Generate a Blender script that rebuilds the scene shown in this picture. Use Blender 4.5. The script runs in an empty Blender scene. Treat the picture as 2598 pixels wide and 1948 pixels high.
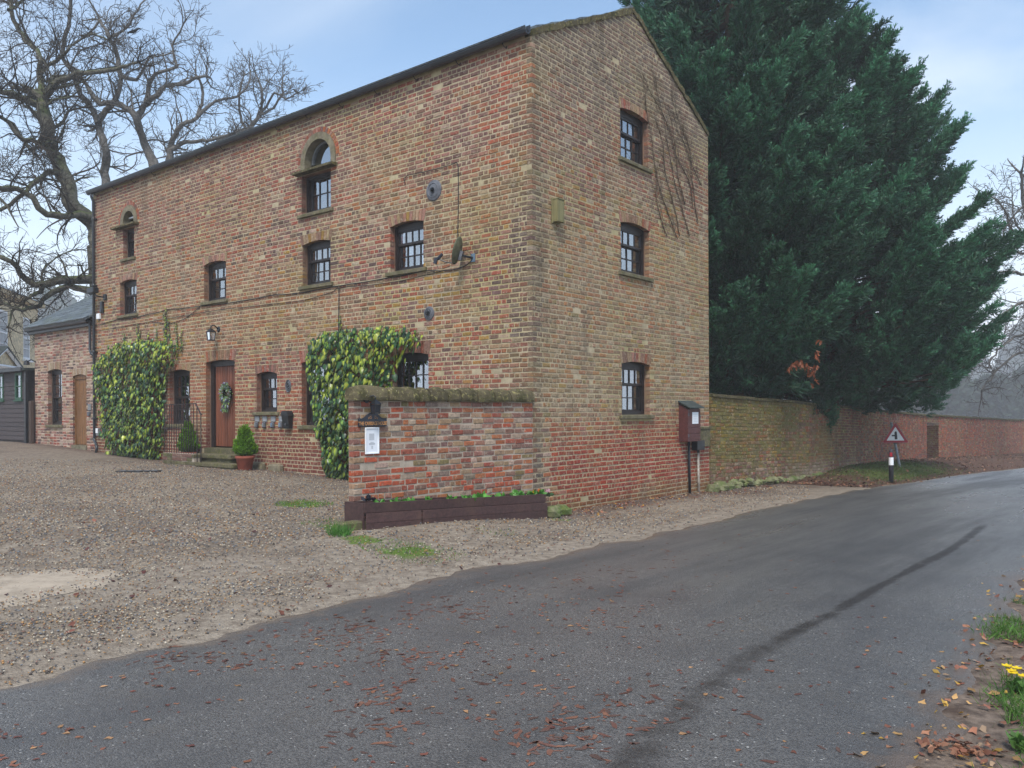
import bpy, math, random
import numpy as np
from mathutils import Vector, Matrix

# ------------------------------------------------------------------ camera, sky, sun, exposure
S = bpy.context.scene
COL = S.collection
RES = 1024.0 / 2598.0
F_PX, CX, CY, ROLL, EYE = 2098.0, 1299.0, 1045.0, math.radians(0.27), 1.62
cam = bpy.data.cameras.new('camera')
cam.sensor_width = 36.0
cam.lens = 36.0 * F_PX / 2598.0
cam.shift_y = (CY - 974.0) / 2598.0
cam.clip_start, cam.clip_end = 0.05, 1500.0
co = bpy.data.objects.new('camera', cam); COL.objects.link(co)
cr, sr = math.cos(ROLL), math.sin(ROLL)
co.matrix_world = Matrix(((cr, sr, 0, 0), (0, 0, -1, 0), (-sr, cr, 0, EYE), (0, 0, 0, 1)))
S.camera = co

SUN_EL, SUN_AZ = 54.0, 186.0          # degrees; azimuth clockwise from +Y
W = bpy.data.worlds.new('World'); S.world = W; W.use_nodes = True
wt = W.node_tree; wt.nodes.clear()
def wn(t, **k):
    n = wt.nodes.new(t)
    for a, b in k.items(): setattr(n, a, b)
    return n
w_out = wn('ShaderNodeOutputWorld'); w_bg = wn('ShaderNodeBackground')
w_sky = wn('ShaderNodeTexSky', sky_type='NISHITA', sun_disc=False)
w_sky.sun_elevation = math.radians(SUN_EL); w_sky.sun_rotation = math.radians(SUN_AZ)
w_sky.air_density = 1.0; w_sky.dust_density = 1.2; w_sky.ozone_density = 1.6
w_tc = wn('ShaderNodeTexCoord')
w_sep = wn('ShaderNodeSeparateXYZ'); wt.links.new(w_tc.outputs['Generated'], w_sep.inputs[0])
w_z = wn('ShaderNodeMath', operation='MAXIMUM'); wt.links.new(w_sep.outputs[2], w_z.inputs[0]); w_z.inputs[1].default_value = 0.0
w_za = wn('ShaderNodeMath', operation='ADD'); wt.links.new(w_z.outputs[0], w_za.inputs[0]); w_za.inputs[1].default_value = 0.22
w_div = wn('ShaderNodeVectorMath', operation='SCALE')
w_inv = wn('ShaderNodeMath', operation='DIVIDE'); w_inv.inputs[0].default_value = 1.0; wt.links.new(w_za.outputs[0], w_inv.inputs[1])
wt.links.new(w_tc.outputs['Generated'], w_div.inputs[0]); wt.links.new(w_inv.outputs[0], w_div.inputs['Scale'])
w_map = wn('ShaderNodeMapping'); w_map.inputs['Scale'].default_value = (1.0, 1.0, 0.0); w_map.inputs['Location'].default_value = (3.1, 0.7, 0)
wt.links.new(w_div.outputs[0], w_map.inputs[0])
w_no = wn('ShaderNodeTexNoise'); w_no.inputs['Scale'].default_value = 1.25; w_no.inputs['Detail'].default_value = 9.0
w_no.inputs['Roughness'].default_value = 0.52; w_no.inputs['Distortion'].default_value = 0.4
wt.links.new(w_map.outputs[0], w_no.inputs['Vector'])
w_ra = wn('ShaderNodeMapRange', interpolation_type='SMOOTHSTEP'); w_ra.inputs['From Min'].default_value = 0.43; w_ra.inputs['From Max'].default_value = 0.72
wt.links.new(w_no.outputs['Fac'], w_ra.inputs['Value'])
w_hz = wn('ShaderNodeMapRange', interpolation_type='SMOOTHSTEP')     # whiter towards the horizon
w_hz.inputs['From Min'].default_value = 0.0; w_hz.inputs['From Max'].default_value = 0.42
w_hz.inputs['To Min'].default_value = 1.0; w_hz.inputs['To Max'].default_value = 0.0
wt.links.new(w_z.outputs[0], w_hz.inputs['Value'])
w_cl = wn('ShaderNodeMath', operation='MULTIPLY_ADD'); w_cl.inputs[1].default_value = 0.5
wt.links.new(w_ra.outputs[0], w_cl.inputs[0]); wt.links.new(w_hz.outputs[0], w_cl.inputs[2]); w_cl.use_clamp = True
w_mix = wn('ShaderNodeMix', data_type='RGBA')
wt.links.new(w_cl.outputs[0], w_mix.inputs['Factor'])
w_gain = wn('ShaderNodeMix', data_type='RGBA', blend_type='MULTIPLY'); w_gain.inputs['Factor'].default_value = 1.0
wt.links.new(w_sky.outputs[0], w_gain.inputs['A']); w_gain.inputs['B'].default_value = (1.06, 1.12, 1.08, 1)
wt.links.new(w_gain.outputs['Result'], w_mix.inputs['A'])
w_mix.inputs['B'].default_value = (4.6, 5.05, 5.6, 1)
wt.links.new(w_mix.outputs['Result'], w_bg.inputs['Color'])
w_bg.inputs['Strength'].default_value = 0.107
wt.links.new(w_bg.outputs[0], w_out.inputs['Surface'])

sun = bpy.data.lights.new('sun', 'SUN'); sun.energy = 1.5; sun.angle = math.radians(16); sun.color = (1.0, 0.95, 0.88)
so = bpy.data.objects.new('sun', sun); COL.objects.link(so); so.location = (0, -20, 40)
az, el = math.radians(SUN_AZ), math.radians(SUN_EL)
to_sun = Vector((math.sin(az) * math.cos(el), math.cos(az) * math.cos(el), math.sin(el)))
so.rotation_euler = to_sun.to_track_quat('Z', 'Y').to_euler()

S.render.engine = 'CYCLES'
S.cycles.use_denoising = True
try: S.cycles.denoiser = 'OPENIMAGEDENOISE'
except Exception: pass
S.cycles.max_bounces = 8; S.cycles.diffuse_bounces = 3; S.cycles.glossy_bounces = 3
S.cycles.transparent_max_bounces = 12; S.cycles.volume_bounces = 2
S.cycles.caustics_reflective = False; S.cycles.caustics_refractive = False
S.view_settings.view_transform = 'Standard'; S.view_settings.look = 'None'
S.view_settings.exposure = 1.06; S.view_settings.gamma = 1.0; S.view_settings.use_curve_mapping = False

# ------------------------------------------------------------------ helpers
def lin(c):
    return tuple((x / 12.92 if x <= 0.04045 else ((x + 0.055) / 1.055) ** 2.4) for x in (v / 255.0 for v in c))
def rot2(a): return np.array([[math.cos(a), -math.sin(a)], [math.sin(a), math.cos(a)]])

def hash2(i, j, s=0):
    h = (i * 374761393 + j * 668265263 + s * 982451653) & 0xffffffff
    h = ((h ^ (h >> 13)) * 1274126177) & 0xffffffff
    return ((h ^ (h >> 16)) & 0xffff) / 65535.0
def vnoise(x, y, s=0):
    i, j = math.floor(x), math.floor(y); a, b = x - i, y - j
    a = a * a * (3 - 2 * a); b = b * b * (3 - 2 * b)
    return (hash2(i, j, s) * (1 - a) + hash2(i + 1, j, s) * a) * (1 - b) + (hash2(i, j + 1, s) * (1 - a) + hash2(i + 1, j + 1, s) * a) * b
def fbm(x, y, s=0, o=3):
    t, a, n = 0.0, 0.5, 0.0
    for k in range(o):
        t += a * vnoise(x * 2 ** k, y * 2 ** k, s + k); n += a; a *= 0.5
    return t / n
def sstep(a, b, x):
    t = min(1.0, max(0.0, (x - a) / (b - a))); return t * t * (3 - 2 * t)
def npstep(a, b, x):
    t = np.clip((x - a) / (b - a), 0, 1); return t * t * (3 - 2 * t)

class MB:
    """collects faces; build() links them as ONE mesh object"""
    def __init__(self): self.v, self.f, self.c = [], [], []
    def add(self, vs, fs, col=(1, 1, 1)):
        o = len(self.v)
        self.v.extend([tuple(p) for p in vs]); self.f.extend([tuple(i + o for i in f) for f in fs])
        if isinstance(col, list): self.c.extend(col)
        else: self.c.extend([col] * len(vs))
    def quad(self, a, b, c, d, col=(1, 1, 1)): self.add([a, b, c, d], [(0, 1, 2, 3)], col)
    def obox(self, o, x, y, z, col=(1, 1, 1)):
        """box from corner o and three edge vectors"""
        o, x, y, z = (np.array(q, float) for q in (o, x, y, z))
        v = [o, o + x, o + x + y, o + y, o + z, o + x + z, o + x + y + z, o + y + z]
        f = [(0, 3, 2, 1), (4, 5, 6, 7), (0, 1, 5, 4), (1, 2, 6, 5), (2, 3, 7, 6), (3, 0, 4, 7)]
        if np.dot(np.cross(x, y), z) < 0: f = [q[::-1] for q in f]
        self.add(v, f, col)
    def tube(self, pts, rad, n=6, col=(1, 1, 1), cap=True):
        pts = [np.array(p, float) for p in pts]; m = len(pts)
        if not hasattr(rad, '__len__'): rad = [rad] * m
        vs = []; up = None
        for i in range(m):
            t = pts[min(i + 1, m - 1)] - pts[max(i - 1, 0)]; t = t / (np.linalg.norm(t) + 1e-9)
            if up is None: up = np.array([0, 0, 1.0]) if abs(t[2]) < 0.9 else np.array([1.0, 0, 0])
            a = np.cross(t, up); a /= (np.linalg.norm(a) + 1e-9); b = np.cross(a, t); up = b
            for k in range(n):
                w = 2 * math.pi * k / n
                vs.append(pts[i] + (a * math.cos(w) + b * math.sin(w)) * rad[i])
        fs = [(i * n + k, i * n + (k + 1) % n, (i + 1) * n + (k + 1) % n, (i + 1) * n + k) for i in range(m - 1) for k in range(n)]
        if cap: fs += [tuple(range(n))[::-1], tuple((m - 1) * n + k for k in range(n))]
        self.add(vs, fs, col)
    def lathe(self, prof, ctr, n=20, col=(1, 1, 1), axis=None):
        """prof: (radius, height) list round the vertical through ctr, or round another axis"""
        ctr = np.array(ctr, float)
        ax = np.array((0, 0, 1.0) if axis is None else axis, float); ax /= np.linalg.norm(ax)
        h = np.array([1.0, 0, 0]) if abs(ax[0]) < 0.8 else np.array([0, 1.0, 0])
        a = np.cross(ax, h); a /= np.linalg.norm(a); b = np.cross(ax, a)
        vs = [ctr + ax * z + (a * math.cos(2 * math.pi * k / n) + b * math.sin(2 * math.pi * k / n)) * r for r, z in prof for k in range(n)]
        fs = [(i * n + k, i * n + (k + 1) % n, (i + 1) * n + (k + 1) % n, (i + 1) * n + k) for i in range(len(prof) - 1) for k in range(n)]
        self.add(vs, fs, col)
    def prism(self, poly, ext, col=(1, 1, 1)):
        """closed polygon of 3-D points swept by the vector ext"""
        n = len(poly); ext = np.array(ext, float)
        a = [np.array(p, float) for p in poly]; b = [p + ext for p in a]
        nrm = sum(np.cross(a[i] - a[0], a[(i + 1) % n] - a[0]) for i in range(1, n - 1))
        fl = np.dot(nrm, ext) > 0
        fs = [tuple(range(n)), tuple(range(2 * n - 1, n - 1, -1))] + [(i, i + n, (i + 1) % n + n, (i + 1) % n) for i in range(n)]
        if fl: fs = [f[::-1] for f in fs]
        self.add(a + b, fs, col)
    def build(self, name, mat, parent=None, origin=None, smooth=False, kind=None, label=None):
        me = bpy.data.meshes.new(name)
        w = np.zeros(3)
        q = parent
        while q is not None: w += np.array(q.location); q = q.parent
        org = np.array(origin if origin is not None else (0, 0, 0), float)
        if parent is None and origin is None and self.v:
            A = np.array(self.v); org = np.array([*(A.min(0)[:2] + A.max(0)[:2]) / 2, A[:, 2].min()])
        if parent is not None and origin is None: org = w
        me.from_pydata([tuple(np.array(p) - org) for p in self.v], [], self.f)
        at = me.color_attributes.new('col', 'FLOAT_COLOR', 'POINT')
        at.data.foreach_set('color', np.array([(*c[:3], 1.0) for c in self.c], np.float32).ravel())
        if smooth: me.polygons.foreach_set('use_smooth', [True] * len(me.polygons))
        me.materials.append(mat); me.update()
        o = bpy.data.objects.new(name, me); COL.objects.link(o)
        if parent is not None: o.parent = parent
        o.location = org - w
        if kind: o['kind'] = kind
        if label: o['label'] = label
        return o

def tag(o, label=None, cat=None, group=None, kind=None):
    if label: o['label'] = label
    if cat: o['category'] = cat
    if group: o['group'] = group
    if kind: o['kind'] = kind
    return o
def thing(name, loc, label, cat, group=None):
    o = bpy.data.objects.new(name, None); COL.objects.link(o)
    o.location = loc; o.empty_display_size = 0.2
    return tag(o, label, cat, group)

def tri_mesh(name, V, T, Cc, mat, parent=None, kind=None, smooth=False):
    """numpy arrays -> one mesh object of triangles"""
    me = bpy.data.meshes.new(name)
    w = np.zeros(3); q = parent
    while q is not None: w += np.array(q.location); q = q.parent
    if parent is None: w = np.array([*(V.min(0)[:2] + V.max(0)[:2]) / 2, V[:, 2].min()])
    me.vertices.add(len(V)); me.vertices.foreach_set('co', (V - w).astype(np.float32).ravel())
    me.loops.add(T.size); me.loops.foreach_set('vertex_index', T.astype(np.int32).ravel())
    me.polygons.add(len(T)); me.polygons.foreach_set('loop_start', np.arange(0, T.size, 3, dtype=np.int32))
    try: me.polygons.foreach_set('loop_total', np.full(len(T), 3, np.int32))
    except Exception: pass
    at = me.color_attributes.new('col', 'FLOAT_COLOR', 'POINT')
    at.data.foreach_set('color', np.concatenate([Cc, np.ones((len(V), 1))], 1).astype(np.float32).ravel())
    if smooth: me.polygons.foreach_set('use_smooth', [True] * len(T))
    me.materials.append(mat); me.update(calc_edges=True)
    o = bpy.data.objects.new(name, me); COL.objects.link(o)
    if parent is not None: o.parent = parent; o.location = (0, 0, 0)
    else: o.location = w
    if kind: o['kind'] = kind
    return o

def scatter(name, temps, pos, R, sc, pick, mat, tint=None, parent=None, kind='stuff'):
    """copies of small triangle templates joined into one mesh. temps: (V, T, C); R: (N,3,3)"""
    Vs, Ts, Cs, off = [], [], [], 0
    sc = np.asarray(sc, float)
    if sc.ndim == 1: sc = np.repeat(sc[:, None], 3, 1)
    for k, (V, T, Cc) in enumerate(temps):
        ix = np.where(pick == k)[0]
        if not len(ix): continue
        P = np.einsum('nij,nvj->nvi', R[ix], V[None] * sc[ix][:, None, :]) + pos[ix][:, None, :]
        cc = np.repeat(Cc[None], len(ix), 0)
        if tint is not None: cc = cc * tint[ix][:, None, :]
        n = len(V)
        Ts.append((T[None] + (np.arange(len(ix)) * n)[:, None, None] + off).reshape(-1, 3))
        Vs.append(P.reshape(-1, 3)); Cs.append(cc.reshape(-1, 3)); off += n * len(ix)
    return tri_mesh(name, np.concatenate(Vs), np.concatenate(Ts), np.concatenate(Cs), mat, parent, kind)

def frames(zdir, rng, xhint=None):
    """rotation matrices whose third column is zdir (N,3), random roll or x near xhint"""
    z = zdir / (np.linalg.norm(zdir, axis=1, keepdims=True) + 1e-9)
    h = rng.normal(size=z.shape) if xhint is None else np.broadcast_to(xhint, z.shape)
    x = h - z * np.sum(h * z, 1, keepdims=True); x /= (np.linalg.norm(x, axis=1, keepdims=True) + 1e-9)
    y = np.cross(z, x)
    return np.stack([x, y, z], 2)

# ------------------------------------------------------------------ materials
class NT:
    def __init__(self, m): self.t = m.node_tree; self.t.nodes.clear()
    def n(self, typ, ins=None, **k):
        nd = self.t.nodes.new(typ)
        for a, b in k.items(): setattr(nd, a, b)
        for a, b in (ins or {}).items(): self.set(nd, a, b)
        return nd
    def set(self, nd, a, b):
        s = nd.inputs[a]
        if hasattr(b, 'is_linked') or isinstance(b, bpy.types.NodeSocket): self.t.links.new(b, s)
        elif isinstance(b, (tuple, list)) and len(b) == 3 and s.type == 'RGBA': s.default_value = (*b, 1)
        else: s.default_value = b
    def mix(self, f, a, b, mode='MIX'):
        nd = self.t.nodes.new('ShaderNodeMix'); nd.data_type = 'RGBA'; nd.blend_type = mode
        self.set(nd, 'Factor', f)
        for s, v in ((nd.inputs['A'], a), (nd.inputs['B'], b)): pass
        ia = [i for i in nd.inputs if i.name == 'A' and i.type == 'RGBA'][0]; ib = [i for i in nd.inputs if i.name == 'B' and i.type == 'RGBA'][0]
        for s, v in ((ia, a), (ib, b)):
            if isinstance(v, bpy.types.NodeSocket): self.t.links.new(v, s)
            else: s.default_value = (*v[:3], 1)
        return [o for o in nd.outputs if o.type == 'RGBA'][0]
    def noise(self, scale, detail=4, rough=0.55, vec=None, dist=0.0):
        nd = self.n('ShaderNodeTexNoise', {'Scale': scale, 'Detail': detail, 'Roughness': rough, 'Distortion': dist})
        if vec is None: vec = self.pos()
        self.t.links.new(vec, nd.inputs['Vector']); return nd.outputs['Fac']
    def pos(self):
        if not hasattr(self, '_p'): self._p = self.n('ShaderNodeNewGeometry').outputs['Position']
        return self._p
    def rng(self, v, a, b, c=0.0, d=1.0, smooth=True):
        nd = self.n('ShaderNodeMapRange', {'From Min': a, 'From Max': b, 'To Min': c, 'To Max': d}, interpolation_type='SMOOTHSTEP' if smooth else 'LINEAR')
        self.t.links.new(v, nd.inputs['Value']); return nd.outputs[0]
    def m(self, op, a, b=None):
        nd = self.n('ShaderNodeMath', operation=op); self.set(nd, 0, a)
        if b is not None: self.set(nd, 1, b)
        return nd.outputs[0]
    def attr(self, name='col'): return self.n('ShaderNodeAttribute', attribute_name=name).outputs['Color']
    def objcol(self): return self.n('ShaderNodeObjectInfo').outputs['Color']
    def bump(self, h, strength=0.3, dist=0.01, normal=None):
        nd = self.n('ShaderNodeBump', {'Strength': strength, 'Distance': dist}); self.t.links.new(h, nd.inputs['Height'])
        if normal is not None: self.t.links.new(normal, nd.inputs['Normal'])
        return nd.outputs[0]
    def out(self, color, rough=0.8, spec=0.3, normal=None, metal=0.0, extra=None):
        b = self.n('ShaderNodeBsdfPrincipled'); self.set(b, 'Base Color', color); self.set(b, 'Roughness', rough)
        self.set(b, 'Specular IOR Level', spec); self.set(b, 'Metallic', metal)
        if normal is not None: self.t.links.new(normal, b.inputs['Normal'])
        for k, v in (extra or {}).items(): self.set(b, k, v)
        o = self.n('ShaderNodeOutputMaterial'); self.t.links.new(b.outputs[0], o.inputs['Surface']); return b
MATS = {}
def mat(name):
    m = bpy.data.materials.new(name); m.use_nodes = True; MATS[name] = m; return m, NT(m)

def simple(name, rgb, rough=0.6, spec=0.4, metal=0.0, var=0.25, scale=9.0, bump=0.0, attr=False, dirt=None):
    m, t = mat(name); base = lin(rgb)
    n = t.noise(scale, 5, 0.6)
    lo = tuple(c * (1 - var) for c in base); hi = tuple(min(1, c * (1 + var)) for c in base)
    c = t.mix(t.rng(n, 0.3, 0.7), lo, hi)
    if attr: c = t.mix(1.0, c, t.attr(), 'MULTIPLY')
    if dirt is not None:
        c = t.mix(t.m('MULTIPLY', t.rng(t.noise(3.1, 6, 0.65), 0.5, 0.75), 0.7), c, lin(dirt))
    nr = t.bump(t.noise(scale * 6, 4), bump, 0.01) if bump else None
    t.out(c, rough, spec, nr, metal); return m

# fired clay bricks: colour of each brick from its own attribute / object colour, plus grain and lichen
def grime(t, c, a):
    # rain-washed soot and damp: tall soft streaks and broad dirty patches that belong to the wall
    mp = t.n('ShaderNodeMapping', {'Scale': (1.7, 1.7, .22)}); t.t.links.new(t.pos(), mp.inputs[0])
    s = t.m('MULTIPLY', t.rng(t.noise(1.0, 6, .62, mp.outputs[0]), .50, .72), t.rng(t.noise(.33, 4, .6), .40, .62))
    c = t.mix(t.m('MULTIPLY', s, a), c, lin((82, 72, 62)))
    w = t.rng(t.noise(.9, 7, .7), .58, .74); return t.mix(t.m('MULTIPLY', w, a * .7), c, lin((176, 164, 146)))
def brick_mat(name, film):
    m, t = mat(name)
    c = t.mix(1.0, t.attr(), t.objcol(), 'MULTIPLY')
    g = t.noise(26, 6, 0.7); c = t.mix(t.rng(g, 0.25, 0.75), t.mix(1.0, c, (0.70, 0.68, 0.68), 'MULTIPLY'), t.mix(1.0, c, (1.25, 1.22, 1.2), 'MULTIPLY'))
    if film:
        f1 = t.rng(t.noise(.5, 6, .62), .47, .70); c = t.mix(t.m('MULTIPLY', f1, film), c, lin((142, 124, 74)))
        f2 = t.rng(t.noise(1.9, 6, .7), .56, .72); c = t.mix(t.m('MULTIPLY', f2, film * .9), c, lin((124, 118, 70)))
    blot = t.rng(t.noise(17, 7, 0.72), 0.53, 0.64); c = t.mix(t.m('MULTIPLY', blot, 0.6), c, lin((176, 160, 140)))
    dk = t.rng(t.noise(23, 6, 0.7), 0.54, 0.66); c = t.mix(t.m('MULTIPLY', dk, 0.6), c, lin((72, 60, 56)))
    c = grime(t, c, .55 if film else .3)
    t.out(c, 0.92, 0.15, t.bump(t.noise(60, 6, 0.7), 0.5, 0.006)); return m
MB_BRICK = brick_mat('brick', .3); MB_CLEAN = brick_mat('brick_clean', 0)

def mortar_mat(name, rgb, green=0.4):
    m, t = mat(name); base = lin(rgb)
    n = t.noise(5.5, 6, 0.65)
    c = t.mix(t.rng(n, 0.3, 0.7), tuple(v * 0.78 for v in base), tuple(min(1, v * 1.18) for v in base))
    gr = t.rng(t.noise(0.55, 5, 0.6), 0.42, 0.68)
    c = t.mix(t.m('MULTIPLY', gr, green), c, lin((168, 158, 104)))
    sp = t.rng(t.noise(45, 3, 0.6), 0.62, 0.72); c = t.mix(t.m('MULTIPLY', sp, 0.35), c, lin((110, 100, 84)))
    c = grime(t, c, .5)
    t.out(c, 0.95, 0.1, t.bump(t.noise(70, 5, 0.7), 0.55, 0.006)); return m
M_MORTAR = mortar_mat('mortar_house', (172, 158, 132), 0.55)
M_MORTAR_GREY = mortar_mat('mortar_grey', (170, 158, 144), 0.1)
M_MORTAR_MOSS = mortar_mat('mortar_moss', (112, 106, 74), 0.6)
M_MORTAR_PINK = mortar_mat('mortar_pink', (186, 164, 148), 0.05)
M_MORTAR_RED = mortar_mat('mortar_red', (140, 112, 96), 0.1)

# weathered sandstone with lichen and moss
def stone_mat(name, rgb, lichen=(176, 168, 112), moss=(84, 84, 48), la=0.6, ma=0.6):
    m, t = mat(name); base = lin(rgb)
    n = t.noise(7, 6, 0.65); c = t.mix(t.rng(n, 0.3, 0.7), tuple(v * 0.7 for v in base), tuple(min(1, v * 1.25) for v in base))
    c = t.mix(t.m('MULTIPLY', t.rng(t.noise(4.3, 6, 0.7), 0.46, 0.62), ma), c, lin(moss))
    c = t.mix(t.m('MULTIPLY', t.rng(t.noise(18, 6, 0.72), 0.54, 0.64), la), c, lin(lichen))
    c = t.mix(t.m('MULTIPLY', t.rng(t.noise(31, 4, 0.6), 0.66, 0.72), la), c, lin((214, 206, 184)))
    c = t.mix(1.0, c, t.attr(), 'MULTIPLY')
    t.out(c, 0.9, 0.2, t.bump(t.noise(38, 6, 0.7), 0.6, 0.012)); return m
M_COPING = stone_mat('coping_stone', (88, 80, 60), lichen=(160, 152, 100), moss=(58, 58, 30), ma=0.75)
M_SILL = stone_mat('sill_stone', (108, 101, 82), la=0.25, ma=0.5)
M_DRESSED = stone_mat('dressed_stone', (122, 114, 96), la=0.2, ma=0.35)
M_STEP = stone_mat('step_stone', (98, 92, 72), la=0.3, ma=0.7)
M_RUBBLE = stone_mat('rubble_stone', (112, 112, 84), moss=(74, 96, 38), ma=0.8, la=0.25)

M_FRAME = simple('dark_window_paint', (40, 33, 32), 0.45, 0.4, var=0.3, bump=0.05)
M_BLACK = simple('black_metal', (26, 28, 32), 0.4, 0.5, var=0.25)
M_GUTTER = simple('black_gutter', (36, 40, 46), 0.32, 0.5, var=0.25, scale=3, dirt=(70, 68, 62))
M_PIPE_PALE = simple('flaking_pipe_paint', (176, 168, 156), 0.6, 0.3, var=0.3, scale=11, dirt=(32, 32, 32))
M_IRON = simple('weathered_iron', (92, 94, 100), 0.6, 0.4, var=0.35, bump=0.2)
M_RAIL = simple('rail_iron', (48, 40, 40), 0.55, 0.4, var=0.3)
M_PLASTIC = simple('grey_plastic', (120, 122, 124), 0.45, 0.4, var=0.15)
M_SIGNPOST = simple('galvanised_post', (132, 140, 148), 0.5, 0.5, var=0.2)
M_WHITE = simple('white_paint', (236, 238, 240), 0.4, 0.4, var=0.05)
M_PAPER = simple('white_paper', (226, 230, 236), 0.6, 0.2, var=0.03)
M_PRINT = simple('faint_print', (188, 192, 198), 0.6, 0.2, var=0.06)
M_RED = simple('sign_red', (160, 30, 44), 0.4, 0.4, var=0.08)
M_SIGNBLACK = simple('sign_black', (46, 46, 52), 0.5, 0.3, var=0.1)
M_NAVY = simple('plaque_paint', (34, 40, 52), 0.35, 0.5, var=0.15)
M_GOLD = simple('gold_lettering', (190, 138, 86), 0.45, 0.4, var=0.12)
M_TERRA = simple('terracotta', (142, 78, 62), 0.75, 0.25, var=0.2, bump=0.1)
M_SOIL = simple('soil', (54, 44, 38), 0.95, 0.1, var=0.4, scale=20, bump=0.6)
M_LEAD = simple('roof_felt', (62, 70, 68), 0.7, 0.3, var=0.25)
M_BRASS = simple('dull_brass', (150, 130, 90), 0.4, 0.5, metal=0.6)
M_BLUEHOSE = simple('blue_hose', (130, 178, 214), 0.5, 0.4, var=0.1)
M_ORANGE = simple('orange_tile', (170, 92, 66), 0.8, 0.2, var=0.3, bump=0.3)
M_DISH = simple('dish_green', (96, 100, 80), 0.6, 0.3, var=0.25, scale=14)
M_BLUE = simple('blue_plastic', (104, 126, 146), 0.45, 0.4, var=0.15)
M_INTERIOR = simple('dark_interior', (70, 58, 48), 0.9, 0.1, var=0.2)
M_CURTAIN_LIGHT = simple('pale_curtain_or_light', (196, 186, 170), 0.9, 0.1, var=0.12, attr=True)  # curtain cloth, also the panels that carry painted light
M_BIRD = simple('crow_feathers', (24, 24, 26), 0.7, 0.2)
M_GREENPAINT = simple('green_window_paint', (38, 78, 56), 0.5, 0.35, var=0.2)
M_CREAM = stone_mat('ashlar_stone', (214, 197, 162), lichen=(160, 146, 118), moss=(140, 128, 104), la=0.15, ma=0.4)
M_PETAL = simple('flower_petal', (240, 240, 240), 0.6, 0.2, var=0.05, attr=True)

def wood_mat(name, rgb, var=0.3, rough=0.6, axis=0, sc=3.0, weather=None):
    m, t = mat(name); base = lin(rgb)
    tc = t.n('ShaderNodeTexCoord').outputs['Object']
    mp = t.n('ShaderNodeMapping'); t.t.links.new(tc, mp.inputs[0])
    s = [sc * 9, sc * 9, sc * 9]; s[axis] = sc * 0.5; mp.inputs['Scale'].default_value = s
    n = t.noise(1.0, 6, 0.65, mp.outputs[0], 0.6)
    c = t.mix(t.rng(n, 0.3, 0.7), tuple(v * (1 - var) for v in base), tuple(min(1, v * (1 + var)) for v in base))
    if weather: c = t.mix(t.m('MULTIPLY', t.rng(t.noise(2.3, 5, 0.6), 0.5, 0.7), 0.6), c, lin(weather))
    c = t.mix(1.0, c, t.objcol(), 'MULTIPLY')
    t.out(c, rough, 0.3, t.bump(n, 0.25, 0.004)); return m
M_DOOR = wood_mat('stained_door_wood', (112, 66, 48), 0.28, 0.5, axis=2)
M_DOOR2 = wood_mat('oak_door_wood', (118, 82, 48), 0.35, 0.55, axis=2, weather=(150, 106, 58))
M_PLANTER = wood_mat('planter_wood', (72, 52, 50), 0.3, 0.55, axis=0, weather=(92, 70, 60))
M_CABINET = wood_mat('cabinet_wood', (86, 50, 48), 0.25, 0.5, axis=0)
M_SHED = wood_mat('shed_boards', (66, 58, 58), 0.25, 0.65, axis=0)
M_BIRDBOX = wood_mat('birdbox_wood', (124, 118, 84), 0.25, 0.85, axis=2, weather=(104, 106, 66))
M_POSTWOOD = wood_mat('post_wood', (72, 58, 50), 0.3, 0.8, axis=2)

# window glass: reflects the sky, lets the room show through
m, t = mat('window_glass'); M_GLASS = m
gl = t.n('ShaderNodeBsdfGlossy', {'Roughness': 0.015, 'Color': (0.86, 0.9, 0.95, 1)})
wv = t.bump(t.noise(2.2, 2, 0.5), 0.12, 0.05); t.t.links.new(wv, gl.inputs['Normal'])
tr = t.n('ShaderNodeBsdfTransparent', {'Color': (0.82, 0.84, 0.84, 1)})
fr = t.n('ShaderNodeFresnel', {'IOR': 1.5})
fa = t.rng(fr.outputs[0], 0.0, 1.0, 0.40, 1.0, False)
mx = t.n('ShaderNodeMixShader'); t.t.links.new(fa, mx.inputs[0]); t.t.links.new(tr.outputs[0], mx.inputs[1]); t.t.links.new(gl.outputs[0], mx.inputs[2])
o = t.n('ShaderNodeOutputMaterial'); t.t.links.new(mx.outputs[0], o.inputs[0])

# roof slates
m, t = mat('slate'); M_SLATE = m
n = t.noise(14, 5); c = t.mix(t.rng(n, 0.3, 0.7), lin((70, 78, 84)), lin((112, 120, 124)))
c = t.mix(1.0, c, t.mix(1.0, t.attr(), t.objcol(), 'MULTIPLY'), 'MULTIPLY')
c = t.mix(t.m('MULTIPLY', t.rng(t.noise(2.0, 5), 0.5, 0.66), 0.55), c, lin((88, 96, 72)))
t.out(c, 0.4, 0.45, t.bump(t.noise(40, 4), 0.3, 0.006))

# foliage: attribute colour per leaf, light passing through
def leaf_mat(name, rough=0.5, spec=0.35, trans=0.3, var=0.3, obj=False):
    m, t = mat(name); c = t.attr()
    if obj: c = t.mix(1.0, c, t.objcol(), 'MULTIPLY')
    n = t.noise(1.7, 4); c = t.mix(t.rng(n, 0.3, 0.7), t.mix(1.0, c, (1 - var,) * 3, 'MULTIPLY'), t.mix(1.0, c, (1 + var,) * 3, 'MULTIPLY'))
    b = t.n('ShaderNodeBsdfPrincipled', {'Roughness': rough, 'Specular IOR Level': spec}); t.t.links.new(c, b.inputs['Base Color'])
    tl = t.n('ShaderNodeBsdfTranslucent'); t.t.links.new(c, tl.inputs['Color'])
    mx = t.n('ShaderNodeMixShader', {0: trans}); t.t.links.new(b.outputs[0], mx.inputs[1]); t.t.links.new(tl.outputs[0], mx.inputs[2])
    o = t.n('ShaderNodeOutputMaterial'); t.t.links.new(mx.outputs[0], o.inputs[0]); return m
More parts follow.
